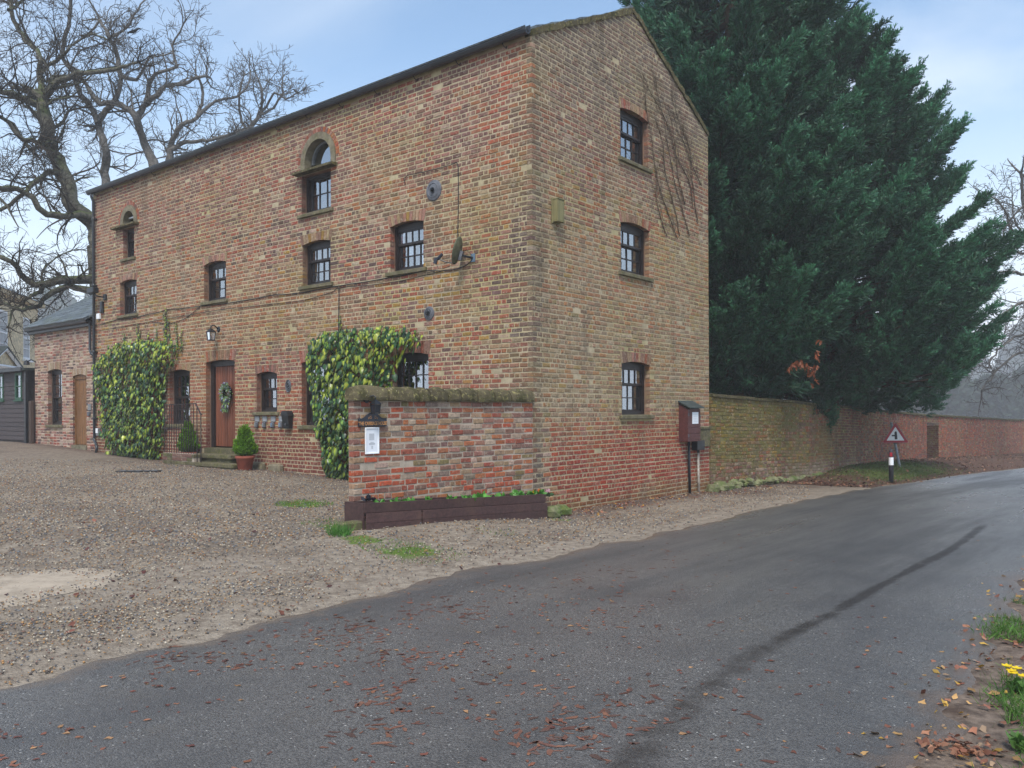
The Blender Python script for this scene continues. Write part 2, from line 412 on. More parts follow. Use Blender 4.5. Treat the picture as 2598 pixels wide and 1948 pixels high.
M_CONIFER = leaf_mat('conifer_sprays', 0.5, 0.35, 0.1, 0.25)
M_IVY = leaf_mat('ivy_leaves', 0.32, 0.5, 0.2, 0.15, obj=True)
M_PLANT = leaf_mat('small_plant_leaves', 0.45, 0.4, 0.3, 0.2)
M_GRASS = leaf_mat('grass_blades', 0.6, 0.2, 0.3, 0.3)
M_LITTER = leaf_mat('fallen_leaf', 0.6, 0.3, 0.1, 0.3)
M_FAR = leaf_mat('far_tree_leaves', 0.8, 0.1, 0.2, 0.3)
M_TWIG = simple('twig_bark', (74, 69, 63), 0.9, 0.1, var=0.3, attr=True)
m, t = mat('mossy_bark'); M_BARK = m
n = t.noise(9, 6, 0.7); c = t.mix(t.rng(n, 0.3, 0.7), lin((58, 56, 49)), lin((112, 108, 96)))
gn = t.n('ShaderNodeNewGeometry'); sp = t.n('ShaderNodeSeparateXYZ'); t.t.links.new(gn.outputs['Normal'], sp.inputs[0])
mo = t.m('MULTIPLY', t.rng(t.m('ADD', sp.outputs[2], t.m('MULTIPLY', t.noise(1.4, 5), 1.2)), 0.85, 1.5), 0.7)
c = t.mix(mo, c, t.mix(t.noise(12, 5), lin((52, 62, 34)), lin((92, 108, 54)))); t.out(c, 0.95, 0.1, t.bump(t.noise(22, 6, 0.7), 0.8, 0.03))
m, t = mat('grey_bark'); M_BARK2 = m
n = t.noise(9, 6, 0.7); c = t.mix(t.rng(n, 0.3, 0.7), lin((66, 64, 62)), lin((112, 108, 102)))
t.out(c, 0.95, 0.1, t.bump(t.noise(22, 6, 0.7), 0.6, 0.03))
# ------------------------------------------------------------------ places (metres; camera over the origin, looking along +Y)
C0 = np.array([0.334, 13.1]); U = np.array([-0.77813, 0.62810]); VD = np.array([0.62810, 0.77813])
SD = np.array([-0.67117, -0.74131]); SN = np.array([0.74131, -0.67117])
def Fp(s, z, d=0.0): return np.array([*(C0 + U * s - VD * d), z])          # yard front of the house, d = out of the wall
def Gp(s, z, d=0.0): return np.array([*(C0 + VD * s - U * d), z])          # gable towards the road
def Sp(s, z, d=0.0): return np.array([*(C0 + SD * s + SN * d), z])         # sign wall
Fp.t, Fp.n, Fp.o = U, -VD, C0; Gp.t, Gp.n, Gp.o = VD, -U, C0; Sp.t, Sp.n, Sp.o = SD, SN, C0
HL, HW, EAVE, RIDGE = 15.1, 6.3, 7.56, 9.14
COURSE = 0.0805

def project(P):
    x, y, z = P[0], P[1], P[2] - EYE
    a = x * cr - z * sr; b = x * sr + z * cr
    return CX + F_PX * a / y, CY - F_PX * b / y

# terrain: thin-plate spline through spot heights
SPOT = np.array([(0, 0, 0), (-3, 4.8, 0), (1.1, 9.9, 0), (4.1, 13.6, -.02), (6, 16, -.07), (8.8, 19.8, -.2), (14, 26, -.42), (20, 33, -.66), (29, 43, -1.0), (2, 3.7, 0), (4, 6.5, 0),
    (9, 12.5, -.12), (15, 20, -.3), (25, 32, -.72), (.33, 13.1, -.02), (.9, 12.7, -.03), (1.4, 14.4, -.05), (4.3, 18, -.13), (-1.4, 9.9, .13), (-2.2, 10.6, .24), (-1.2, 12.0, .2), (-3.5, 16.2, .35), (-5.6, 17.9, .43),
    (-8, 19.0, .45), (-11.4, 22.3, .6), (-14.3, 24.9, .74), (-18, 27.5, .77), (-24, 34, .85), (-30, 45, .95), (-5, 8, .12), (-8, 12, .3), (-13, 17, .5), (-22, 20, .6), (-9, 3, .1), (-20, 5, .3),
    (8.8, 23, -.3), (17.1, 34.2, -.66), (29.8, 48.4, -1.05), (8, 30, -.3), (0, 30, .2), (40, 60, -1.3), (60, 90, -1.6), (-60, 70, 1.2), (0, 90, 0), (60, 20, -1.0), (25, 5, -.4), (10, -10, -.1), (0, -20, 0), (-25, -15, .1), (110, 140, -2), (-80, 10, .6)], float)
def _tps(r2): return np.where(r2 > 1e-9, 0.5 * r2 * np.log(np.maximum(r2, 1e-9)), 0.0)
_n = len(SPOT); _K = _tps(((SPOT[:, None, :2] - SPOT[None, :, :2]) ** 2).sum(2)) + np.eye(_n) * 0.25
_A = np.zeros((_n + 3, _n + 3)); _A[:_n, :_n] = _K; _A[:_n, _n] = 1; _A[:_n, _n + 1:] = SPOT[:, :2]; _A[_n:, :_n] = _A[:_n, _n:].T
_w = np.linalg.solve(_A, np.concatenate([SPOT[:, 2], np.zeros(3)]))
def terr(x, y):
    x = np.clip(np.asarray(x, float), -90, 120); y = np.clip(np.asarray(y, float), -40, 150)
    r2 = (x[..., None] - SPOT[:, 0]) ** 2 + (y[..., None] - SPOT[:, 1]) ** 2
    return _tps(r2) @ _w[:_n] + _w[_n] + _w[_n + 1] * x + _w[_n + 2] * y
def tz(x, y): return float(terr(np.array(x), np.array(y)))

ROAD_L = np.array([(-14, -12), (-9, -3.5), (-5.6, 1.2), (-2.98, 4.79), (-2.52, 5.55), (-1.8, 6.33), (-1.22, 7.08), (-.49, 8.16), (1.07, 9.94), (2.63, 11.96), (4.15, 13.7), (5.8, 15.8), (8.8, 19.7), (13.3, 25.0), (18.2, 30.2), (26.5, 39.0), (38, 50), (52, 62), (80, 84)], float)
ROAD_R = np.array([(-8.5, -15), (-4.3, -7), (-.9, -.6), (1.3, 2.6), (1.95, 3.74), (2.27, 4.17), (2.87, 5.03), (3.35, 5.7), (4.3, 6.9), (6.2, 9.3), (7.9, 11.4), (9.7, 13.4), (12.9, 17.0), (17.2, 21.8), (22.2, 26.8), (30.5, 35.4), (42, 46), (56, 58), (84, 79)], float)
def resample(P, n):
    d = np.concatenate([[0], np.cumsum(np.linalg.norm(np.diff(P, axis=0), axis=1))]); s = np.linspace(0, 1, n)
    return np.stack([np.interp(s * (len(P) - 1), np.arange(len(P)), P[:, k]) for k in range(P.shape[1])], 1)
def poly_dist(x, y, P):
    """signed-less distance from points to a polyline"""
    best = np.full(np.shape(x), 1e9)
    for a, b in zip(P[:-1], P[1:]):
        e = b - a; t = np.clip(((x - a[0]) * e[0] + (y - a[1]) * e[1]) / (e @ e), 0, 1)
        best = np.minimum(best, np.hypot(x - a[0] - t * e[0], y - a[1] - t * e[1]))
    return best
def side(x, y, P):
    """+1 left of the polyline, -1 right"""
    best = np.full(np.shape(x), 1e9); s = np.ones(np.shape(x))
    for a, b in zip(P[:-1], P[1:]):
        e = b - a; t = np.clip(((x - a[0]) * e[0] + (y - a[1]) * e[1]) / (e @ e), 0, 1)
        d = np.hypot(x - a[0] - t * e[0], y - a[1] - t * e[1]); c = e[0] * (y - a[1]) - e[1] * (x - a[0])
        s = np.where(d < best, np.sign(c), s); best = np.minimum(best, d)
    return s
def np_noise(x, y, seed=0):
    r = np.random.default_rng(seed); G = r.random((64, 64))
    i = np.floor(x).astype(int); j = np.floor(y).astype(int); a = x - i; b = y - j
    a = a * a * (3 - 2 * a); b = b * b * (3 - 2 * b); g = lambda p, q: G[p % 64, q % 64]
    return (g(i, j) * (1 - a) + g(i + 1, j) * a) * (1 - b) + (g(i, j + 1) * (1 - a) + g(i + 1, j + 1) * a) * b
def np_fbm(x, y, seed=0, o=4):
    t = 0; a = .5; n = 0
    for k in range(o): t = t + a * np_noise(x * 2 ** k + 13.7 * k, y * 2 ** k + 7.1 * k, seed + k); n += a; a *= .5
    return t / n

def packed(x, y):
    """0 = loose gravel, 1 = bare trodden earth"""
    dl = poly_dist(x, y, ROAD_L)
    n = np_fbm(x * .55, y * .55, 3); n2 = np_fbm(x * 1.7, y * 1.7, 9)
    strip = npstep(1.05, .1, dl + (n2 - .5) * 1.3) * .95
    track = npstep(.52, .66, np_fbm((x * .62 + y * .78) * .16, (x * -.78 + y * .62) * .55, 21) + (n2 - .5) * .25)
    back = npstep(16, 24, y - x * .2) * npstep(.35, .6, n)
    return np.clip(np.maximum(np.maximum(strip, track * .62), back * .8), 0, 1)

def sheet(name, xs, ys, zoff, material, colfn, rough=0.0, seed=1):
    X, Y = np.meshgrid(xs, ys); Z = terr(X, Y) + zoff
    if rough: Z = Z + (np_fbm(X * 1.3, Y * 1.3, seed) - .5) * rough
    V = np.stack([X.ravel(), Y.ravel(), Z.ravel()], 1); nx, ny = len(xs), len(ys)
    i = (np.arange(ny - 1)[:, None] * nx + np.arange(nx - 1)[None]).ravel()
    T = np.concatenate([np.stack([i, i + 1, i + nx + 1], 1), np.stack([i, i + nx + 1, i + nx], 1)])
    return tri_mesh(name, V, T, colfn(V[:, 0], V[:, 1]), material, None, 'structure', True)

# yard gravel and trodden earth
m, t = mat('yard_gravel'); M_YARD = m
at = t.n('ShaderNodeSeparateColor'); t.t.links.new(t.attr(), at.inputs[0])
vo = t.n('ShaderNodeTexVoronoi', {'Scale': 46.0}, feature='F1'); t.t.links.new(t.pos(), vo.inputs['Vector'])
rp = t.n('ShaderNodeValToRGB'); t.t.links.new(t.n('ShaderNodeSeparateColor', {0: vo.outputs['Color']}).outputs[0], rp.inputs[0])
E_ = rp.color_ramp.elements; E_[0].position = 0.0; E_[0].color = (*lin((84, 76, 68)), 1); E_[1].position = 1.0; E_[1].color = (*lin((186, 172, 150)), 1)
for p_, c_ in ((.2, (120, 108, 94)), (.4, (142, 130, 114)), (.55, (112, 110, 108)), (.7, (150, 126, 96)), (.85, (128, 116, 104))):
    e = E_.new(p_); e.color = (*lin(c_), 1)
grav = t.mix(t.rng(t.noise(1.3, 6, .65), .36, .66, .0, .62), rp.outputs[0], lin((104, 93, 82)))
grav = t.mix(t.rng(t.noise(.5, 5, .6), .45, .7, 0, .45), grav, lin((160, 148, 130)))
earth = t.mix(t.rng(t.noise(9, 7, .68), .3, .7), lin((114, 102, 89)), lin((157, 145, 129)))
earth = t.mix(t.rng(t.noise(60, 3, .6), .58, .7, 0, .6), earth, lin((96, 84, 74)))
pk = t.m('ADD', at.outputs[0], t.m('MULTIPLY', t.m('SUBTRACT', t.noise(7, 5, .65), .5), .9))
c = t.mix(t.rng(pk, .35, .65), grav, earth)
dirt_shade = t.m('MULTIPLY', at.outputs[1], .75); c = t.mix(dirt_shade, c, t.mix(t.noise(12, 5), lin((58, 42, 38)), lin((104, 82, 70))))  # dark wall-foot dirt with contact shade painted into the colour
mossy = t.rng(t.m('ADD', at.outputs[2], t.m('MULTIPLY', t.m('SUBTRACT', t.noise(6, 5), .5), .8)), .45, .8); c = t.mix(mossy, c, t.mix(t.noise(40, 3), lin((66, 84, 36)), lin((112, 132, 58))))
hh = t.m('ADD', t.m('MULTIPLY', vo.outputs['Distance'], -.8), t.m('MULTIPLY', t.noise(90, 4), .5))
t.out(c, .9, .25, t.bump(hh, .75, .02))

def axis(a, b, fine, lo, hi):
    L = [a]
    while L[-1] < b:
        x = L[-1]; L.append(x + (fine if lo < x < hi else min(6.0, fine + .22 * (min(abs(x - lo), abs(x - hi)) + .5))))
    return np.array(L)
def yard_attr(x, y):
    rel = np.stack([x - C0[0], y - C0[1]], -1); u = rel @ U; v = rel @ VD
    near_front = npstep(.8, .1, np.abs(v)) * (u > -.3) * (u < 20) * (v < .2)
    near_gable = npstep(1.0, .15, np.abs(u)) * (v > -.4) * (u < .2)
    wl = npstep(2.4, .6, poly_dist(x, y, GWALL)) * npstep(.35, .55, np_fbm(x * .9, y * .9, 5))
    dirt_shade = np.clip(np.maximum(np.maximum(near_front * .9, near_gable * .9), wl), 0, 1)  # dirt along the wall feet, also carries their painted contact shade
    dirt_shade = np.maximum(dirt_shade, .35 * npstep(18, 26, y - .3 * x))
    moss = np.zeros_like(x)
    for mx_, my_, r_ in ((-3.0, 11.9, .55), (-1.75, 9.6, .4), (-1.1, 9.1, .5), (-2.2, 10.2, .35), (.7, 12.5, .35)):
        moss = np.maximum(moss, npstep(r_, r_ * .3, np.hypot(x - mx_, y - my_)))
    return np.stack([packed(x, y), dirt_shade, moss], 1)
GWALL = np.array([(4.336, 18.05), (6.6, 20.6), (8.78, 23.0), (12.9, 28.6), (17.1, 34.2), (29.8, 48.4), (44, 63)], float)
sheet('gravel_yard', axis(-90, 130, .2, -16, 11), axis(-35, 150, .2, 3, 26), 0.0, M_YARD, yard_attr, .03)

# the road: damp tarmac with a brown mud seam
SEAM = np.array([(7.26, 12.48), (6.54, 11.53), (5.48, 10.08), (4.87, 9.30), (4.26, 8.60), (3.30, 7.44), (2.59, 6.55), (1.93, 5.79), (1.50, 5.26), (1.11, 4.68), (0.78, 4.13), (0.52, 3.69), (-.3, 2.2)], float)
m, t = mat('tarmac'); M_ROAD = m
at = t.n('ShaderNodeSeparateColor'); t.t.links.new(t.attr(), at.inputs[0])
vo = t.n('ShaderNodeTexVoronoi', {'Scale': 120.0}); t.t.links.new(t.pos(), vo.inputs['Vector'])
ch = t.n('ShaderNodeSeparateColor', {0: vo.outputs['Color']})
c = t.mix(ch.outputs[0], lin((69, 68, 67)), lin((114, 112, 109)))
c = t.mix(t.rng(ch.outputs[1], .991, .996), c, lin((176, 174, 168)))
c = t.mix(t.rng(t.noise(.8, 6, .62), .42, .68, 0, .55), c, lin((76, 75, 75)))
mp = t.n('ShaderNodeMapping', {'Rotation': (0, 0, math.radians(-38)), 'Scale': (.16, 1.15, 1)}); mp.vector_type = 'TEXTURE'; mp.inputs['Scale'].default_value = (1, 1, 1); mp.inputs['Rotation'].default_value = (0, 0, math.radians(50)); t.t.links.new(t.pos(), mp.inputs[0])
mp2 = t.n('ShaderNodeMapping', {'Scale': (.14, 1.1, 1)}); t.t.links.new(mp.outputs[0], mp2.inputs[0])
trk = t.noise(1.0, 5, .6, mp2.outputs[0]); c = t.mix(t.rng(trk, .44, .66, 0, .5), c, lin((58, 57, 56)))
c = t.mix(t.rng(t.noise(3.1, 6, .65), .55, .72, 0, .35), c, lin((92, 86, 78)))
mp3 = t.n('ShaderNodeMapping', {'Scale': (1, 1, 1)}); t.t.links.new(t.pos(), mp3.inputs[0])
ck = t.n('ShaderNodeTexVoronoi', {'Scale': .9}, feature='DISTANCE_TO_EDGE'); wv_ = t.n('ShaderNodeVectorMath', operation='ADD'); nz_ = t.n('ShaderNodeTexNoise', {'Scale': 2.2, 'Detail': 5}); t.t.links.new(t.pos(), nz_.inputs['Vector']); t.t.links.new(t.pos(), wv_.inputs[0]); t.t.links.new(nz_.outputs['Color'], wv_.inputs[1]); t.t.links.new(wv_.outputs[0], ck.inputs['Vector'])
c = t.mix(t.m('MULTIPLY', t.rng(ck.outputs['Distance'], .0, .012, 1, 0), t.rng(t.noise(.5, 3), .54, .64, 0, .4)), c, lin((50, 48, 46)))
sm = t.rng(t.m('ADD', at.outputs[0], t.m('MULTIPLY', t.m('SUBTRACT', t.noise(5, 6, .65), .5), .9)), .3, .8)
c = t.mix(t.m('MULTIPLY', sm, .85), c, lin((42, 36, 30)))
ed = t.rng(t.m('ADD', at.outputs[1], t.m('MULTIPLY', t.m('SUBTRACT', t.noise(6, 6, .65), .5), 1.0)), .45, .9)
c = t.mix(t.m('MULTIPLY', ed, .8), c, lin((112, 98, 84)))
er = t.rng(t.m('ADD', at.outputs[2], t.m('MULTIPLY', t.m('SUBTRACT', t.noise(5, 6, .65), .5), 1.0)), .45, .85)
c = t.mix(t.m('MULTIPLY', er, .85), c, t.mix(t.noise(20, 5), lin((70, 58, 50)), lin((118, 104, 92))))
rg = t.rng(trk, .35, .7, .26, .48)
rg = t.m('ADD', rg, t.m('MULTIPLY', sm, .1))
hh = t.m('ADD', t.m('MULTIPLY', vo.outputs['Distance'], -1.0), t.m('MULTIPLY', t.noise(200, 3), .4))
t.out(c, rg, .45, t.bump(hh, .55, .008))
NA, NB = 520, 84
s_ = np.linspace(0, 1, NA); q_ = s_ * (len(ROAD_L) - 1)
PL = np.stack([np.interp(q_, np.arange(len(ROAD_L)), ROAD_L[:, k]) for k in (0, 1)], 1)
PR = np.stack([np.interp(q_, np.arange(len(ROAD_R)), ROAD_R[:, k]) for k in (0, 1)], 1)
wob = np.array([(fbm(a * 1.9, b * 1.9, 4) - .5) * .34 + (fbm(a * 7, b * 7, 6) - .5) * .12 for a, b in PL]); dn = PR - PL; dn /= np.linalg.norm(dn, axis=1, keepdims=True)
wob2 = np.array([(fbm(a * 1.3, b * 1.3, 14) - .5) * .5 + (fbm(a * 6, b * 6, 16) - .5) * .2 for a, b in PR])
PLw, PRw = PL + dn * wob[:, None], PR + dn * wob2[:, None]
tt = np.linspace(0, 1, NB)
G = PLw[:, None] * (1 - tt[None, :, None]) + PRw[:, None] * tt[None, :, None]
X, Y = G[..., 0].ravel(), G[..., 1].ravel()
camb = (.02 + .035 * np.sin(np.pi * np.tile(tt, NA)))
camb = np.where(np.tile(tt, NA) < .001, -.03, np.where(np.tile(tt, NA) > .999, -.03, camb))
V = np.stack([X, Y, terr(X, Y) + camb], 1)
i = (np.arange(NA - 1)[:, None] * NB + np.arange(NB - 1)[None]).ravel()
T = np.concatenate([np.stack([i, i + 1, i + NB + 1], 1), np.stack([i, i + NB + 1, i + NB], 1)])
if np.cross(V[1] - V[0], V[NB] - V[0])[2] < 0: T = T[:, ::-1]
sd = poly_dist(X, Y, SEAM); wd = .045 + .04 * np_noise(X * 1.1, Y * 1.1, 2) + .12 * npstep(7, 4, Y)
CA = np.stack([np.exp(-(sd / wd) ** 2) * (.6 + .4 * npstep(5.0, 8.0, Y)) * npstep(12.4, 11.2, Y), np.exp(-(np.tile(tt, NA) * 5 / .35)), np.exp(-((1 - np.tile(tt, NA)) * 5 / .45))], 1)
tri_mesh('road', V, T, CA, M_ROAD, None, 'structure', True)
ROAD_V = V

m, t = mat('verge_dirt'); M_VERGE = m
at = t.n('ShaderNodeSeparateColor'); t.t.links.new(t.attr(), at.inputs[0])
soil = t.mix(t.rng(t.noise(11, 7, .7), .3, .7), lin((84, 72, 64)), lin((136, 120, 106))); soil = t.mix(t.rng(t.noise(2.2, 5), .5, .7), soil, lin((74, 58, 48)))
turf = t.mix(t.noise(18, 6, .7), lin((62, 68, 38)), lin((98, 108, 56)))
gm = t.rng(t.m('ADD', t.m('MULTIPLY', at.outputs[0], .8), t.m('MULTIPLY', t.m('SUBTRACT', t.noise(2.4, 6, .65), .5), .9)), .4, .62)
t.out(t.mix(gm, soil, turf), .9, .2, t.bump(t.noise(40, 6, .7), .8, .02))
# bank between the road and the garden wall: leaf mould, then grass
m, t = mat('bank_turf'); M_BANK = m
at = t.n('ShaderNodeSeparateColor'); t.t.links.new(t.attr(), at.inputs[0])
soil = t.mix(t.noise(14, 6, .7), lin((58, 42, 37)), lin((118, 92, 76)))
turf = t.mix(t.noise(18, 6, .7), lin((62, 68, 38)), lin((98, 108, 56)))
gm = t.rng(t.m('ADD', t.m('MULTIPLY', at.outputs[0], .8), t.m('MULTIPLY', t.m('SUBTRACT', t.noise(2.4, 6, .65), .5), .9)), .4, .62)
t.out(t.mix(gm, soil, turf), .95, .12, t.bump(t.noise(30, 6, .7), .9, .04))
bi = np.linspace(11.85, 17.4, 130)
bL = np.stack([np.interp(bi, np.arange(len(ROAD_L)), ROAD_L[:, k]) for k in (0, 1)], 1)
gw = resample(GWALL, 900)
def nearest(P): return gw[np.argmin(((gw - P) ** 2).sum(1))]
NT_ = 16; VV, CC = [], []
for k, P in enumerate(bL):
    Q = nearest(P); f = k / 129.0
    for j in range(NT_):
        q = j / (NT_ - 1); off = .12 + .02 * 0
        X2 = P * (1 - q) + Q * q + (Q - P) / np.linalg.norm(Q - P) * (.02 if j == NT_ - 1 else 0)
        h = .30 * sstep(.0, .55, q) * sstep(-.02, .16, f) * (1 - .6 * sstep(.35, .7, f)) + (fbm(X2[0] * 1.7, X2[1] * 1.7, 31) - .5) * .16 * math.sin(math.pi * q) - (.05 if j == 0 else 0)
        h *= sstep(0.0, .04, f)
        VV.append((*X2, tz(*X2) + .01 + h)); gr = sstep(.02, .10, f) * (1 - sstep(.21, .31, f)) * sstep(.03, .2, q) * (1 - .5 * sstep(.7, 1, q))
        CC.append((gr * .8, f, q))
V = np.array(VV); i = (np.arange(129)[:, None] * NT_ + np.arange(NT_ - 1)[None]).ravel()
T = np.concatenate([np.stack([i, i + 1, i + NT_ + 1], 1), np.stack([i, i + NT_ + 1, i + NT_], 1)])
if np.cross(V[1] - V[0], V[NT_] - V[0])[2] < 0: T = T[:, ::-1]
tri_mesh('grass_bank', V, T, np.array(CC), M_BANK, None, 'structure', True)
BANK_V, BANK_C = V, np.array(CC)

# verge on the near right side of the road
vi = np.linspace(1.0, 14.0, 200)
vP = np.stack([np.interp(vi, np.arange(len(ROAD_R)), ROAD_R[:, k]) for k in (0, 1)], 1); VV, CC = [], []
for k, P in enumerate(vP):
    a = vP[max(k - 1, 0)]; b = vP[min(k + 1, 199)]; e = (b - a) / np.linalg.norm(b - a); nn = np.array([e[1], -e[0]])
    for j in range(14):
        q = j / 13.0; X2 = P + nn * (-.28 + 4.2 * q ** 1.5)
        VV.append((*X2, tz(*X2) + .0 + .22 * sstep(.25, .9, q) + (fbm(X2[0] * 2.5, X2[1] * 2.5, 41) - .5) * .12 * sstep(.05, .3, q) + (.012 if j else -.03)))
        CC.append((sstep(.3, .55, q) * .9, 0, q))
V = np.array(VV); i = (np.arange(199)[:, None] * 14 + np.arange(13)[None]).ravel()
T = np.concatenate([np.stack([i, i + 1, i + 15], 1), np.stack([i, i + 15, i + 14], 1)])
if np.cross(V[1] - V[0], V[14] - V[0])[2] < 0: T = T[:, ::-1]
tri_mesh('roadside_verge', V, T, np.array(CC), M_VERGE, None, 'structure', True)
VERGE_V, VERGE_C = V, np.array(CC)
# ------------------------------------------------------------------ brickwork
PAL = {k: lin(v) for k, v in dict(red=(146, 74, 60), bright=(172, 80, 54), maroon=(106, 60, 56), orange=(162, 98, 62), pink=(152, 110, 98), brown=(122, 94, 84), purple=(102, 82, 80),
       dark=(76, 68, 68), ochre=(154, 122, 56), tan=(152, 131, 104), pale=(172, 157, 138), grey=(130, 121, 110), olive=(114, 108, 72)).items()}
def choose(rng, wts):
    ks = list(wts); w = [max(0.0, wts[k]) for k in ks]; c = PAL[rng.choices(ks, w)[0]]; t = sum(w)
    m = [sum(wi * PAL[k][i] for k, wi in zip(ks, w)) / t for i in range(3)]; return tuple(a * .77 + b * .23 for a, b in zip(c, m))
def jit(rng, c, a=.14):
    f = 1 + rng.uniform(-a, a); return tuple(min(1.0, max(.01, x * f * (1 + rng.uniform(-.05, .05)))) for x in c)

def fill(rng, a, b, unit, phase):
    """brick ends between a and b"""
    i = math.floor((a - phase) / unit) + 1; e = [a]
    while phase + i * unit < b - 1e-6:
        e.append(phase + i * unit + rng.uniform(-.006, .006)); i += 1
    e = [e[0]] + [x for x in e[1:] if x - a > .055 and b - x > .055] + [b]
    return list(zip(e[:-1], e[1:]))
def subtract(iv, cuts):
    for c0, c1 in cuts:
        nx = []
        for a, b in iv:
            if c1 <= a or c0 >= b: nx.append((a, b)); continue
            if c0 - a > .03: nx.append((a, c0))
            if b - c1 > .03: nx.append((c1, b))
        iv = nx
    return iv

def brick_faces(mb, P, s0, s1, z0, z1, col, depth=.10, proud=0.0, bev=.007, rng=random):
    j = lambda: rng.uniform(-.005, .005)
    i = bev
    h = lambda: rng.uniform(-.0042, .0042)
    vs = [P(s0 + h(), z0 + h(), -i), P(s1 + h(), z0 + h(), -i), P(s1 + h(), z1 + h(), -i), P(s0 + h(), z1 + h(), -i),
          P(s0 + i + j(), z0 + i + j(), proud), P(s1 - i + j(), z0 + i + j(), proud), P(s1 - i + j(), z1 - i + j(), proud), P(s0 + i + j(), z1 - i + j(), proud),
          P(s0, z0, -depth), P(s1, z0, -depth), P(s1, z1, -depth), P(s0, z1, -depth)]
    fs = [(4, 5, 6, 7)]
    for k in range(4):
        l = (k + 1) % 4
        fs += [(k, l, 4 + l, 4 + k), (8 + k, 8 + l, l, k)]
    if np.dot(np.cross(np.array([*P.t, 0]), np.array([0, 0, 1.0])), np.array([*P.n, 0])) < 0: fs = [f[::-1] for f in fs]
    mb.add(vs, fs, col)

_unit = {}
def unit_bricks(kind, sg, material):
    """six shared brick meshes, length along x, face at y=0 looking along sg*y"""
    key = (kind, sg, material.name)
    if key in _unit: return _unit[key]
    L = .2 if kind == 's' else .093; out = []
    class Q:
        t = np.array([1.0, 0]); n = np.array([0, float(sg)])
        def __call__(self, s, z, d): return (s, sg * d, z)
    r = random.Random(5)
    for k in range(6):
        mb = MB(); brick_faces(mb, Q(), -L / 2, L / 2, -.033, .033, (1, 1, 1), rng=r)
        me = bpy.data.meshes.new('brick'); me.from_pydata(mb.v, [], mb.f)
        at = me.color_attributes.new('col', 'FLOAT_COLOR', 'POINT'); at.data.foreach_set('color', np.ones(len(mb.v) * 4, np.float32))
        me.materials.append(material); out.append(me)
    _unit[key] = out; return out

def lay(P, L, k0, k1, cutfn, colfn, seed, topfn=None, header_every=5, start=None, joint=.0185, mode='sg', s_hi=None, basefn=None, messy=0.0, unit=.2155, wave=.016):
    """list of bricks (s0,s1,z0,z1,col,proud) for courses k0..k1"""
    rng = random.Random(seed); out = []
    for k in range(k0, k1):
        z0, z1 = k * COURSE + joint / 2, (k + 1) * COURSE - joint / 2
        a = start(k) if start else 0.0; b = s_hi(k) if s_hi else L
        iv = [(a, b)]
        if topfn is not None:
            lo, hi = topfn(z1); iv = [(max(a, lo), min(b, hi))]
            if iv[0][1] - iv[0][0] < .06: continue
        iv = subtract(iv, cutfn(z0, z1))
        hd = (k % header_every == 2)
        un = unit / 2 if hd else unit
        for (p, q) in iv:
            for (s0, s1) in fill(rng, p, q, un, (.25 if k % 2 else .0) * unit + (rng.uniform(-.02, .02) if messy else 0)):
                e0 = 0 if abs(s0 - p) < 1e-6 else joint / 2.4; e1 = 0 if abs(s1 - q) < 1e-6 else joint / 2.4
                if s1 - s0 - e0 - e1 < .02: continue
                zz = rng.uniform(-.003, .003) * (1 + messy) + wave * (fbm(s0 * .55, k * .23, seed + 40, 2) - .5)
                if basefn is not None and z1 < basefn((s0 + s1) / 2): continue
                sub = [(s0, s1)]
                if not hd and s1 - s0 > .19 and rng.random() < .10: mid = s0 + (s1 - s0) * rng.uniform(.42, .58); sub = [(s0, mid), (mid, s1)]
                for (c0, c1) in sub:
                    f0 = e0 if c0 == s0 else joint / 2; f1 = e1 if c1 == s1 else joint / 2
                    col = colfn(rng, (c0 + c1) / 2, (z0 + z1) / 2)
                    if col is None: continue
                    out.append((c0 + f0, c1 - f1, z0 + zz, z1 + zz + rng.uniform(-.003, .002), col, (rng.uniform(-.004, .004) if rng.random() > .010 else -.012) * (1 + messy)))
    return out

def brick_objects(P, bricks, parent, n, hidden=None, name='brick', material=None):
    """the n bricks that show largest become objects of their own; returns the rest"""
    fac = []
    for b in bricks:
        c = P((b[0] + b[1]) / 2, (b[2] + b[3]) / 2, 0); d = np.array([0, 0, EYE]) - c; r = np.linalg.norm(d)
        f = np.dot(d[:2], P.n) / r
        px, py = project(c)
        ok = f > .05 and -5 < px < 2603 and -5 < py < 1953 and not (hidden and hidden((b[0] + b[1]) / 2, (b[2] + b[3]) / 2))
        fac.append(((b[1] - b[0]) * (b[3] - b[2]) * f / r ** 2) if ok else -1)
    ix = np.argsort(-np.array(fac))[:n]; ix = [i for i in ix if fac[i] > 0]; st = set(ix)
    w = np.array(parent.location); ang = math.atan2(P.t[1], P.t[0])
    sg = 1 if np.dot(np.array([-P.t[1], P.t[0]]), P.n) > 0 else -1; r = random.Random(9)
    for i in ix:
        s0, s1, z0, z1, col, pr = bricks[i]; l = s1 - s0
        me = r.choice(unit_bricks('s' if l > .14 else 'h', sg, material or MB_BRICK)); o = bpy.data.objects.new(name, me); COL.objects.link(o)
        o.parent = parent; o.location = Vector(P((s0 + s1) / 2, (z0 + z1) / 2, pr) - w); o.rotation_euler = (0, 0, ang)
        o.scale = (l / (.2 if l > .14 else .093), 1, (z1 - z0) / .066); o.color = (*col, 1)
    return [b for i, b in enumerate(bricks) if i not in st]

def brick_mass(groups, parent, name='brick', material=None):
    mb = MB(); r = random.Random(3)
    for P, bl in groups:
        for s0, s1, z0, z1, col, pr in bl: brick_faces(mb, P, s0, s1, z0, z1, col, proud=pr, rng=r)
    return mb.build(name, material or MB_BRICK, parent, kind='stuff')

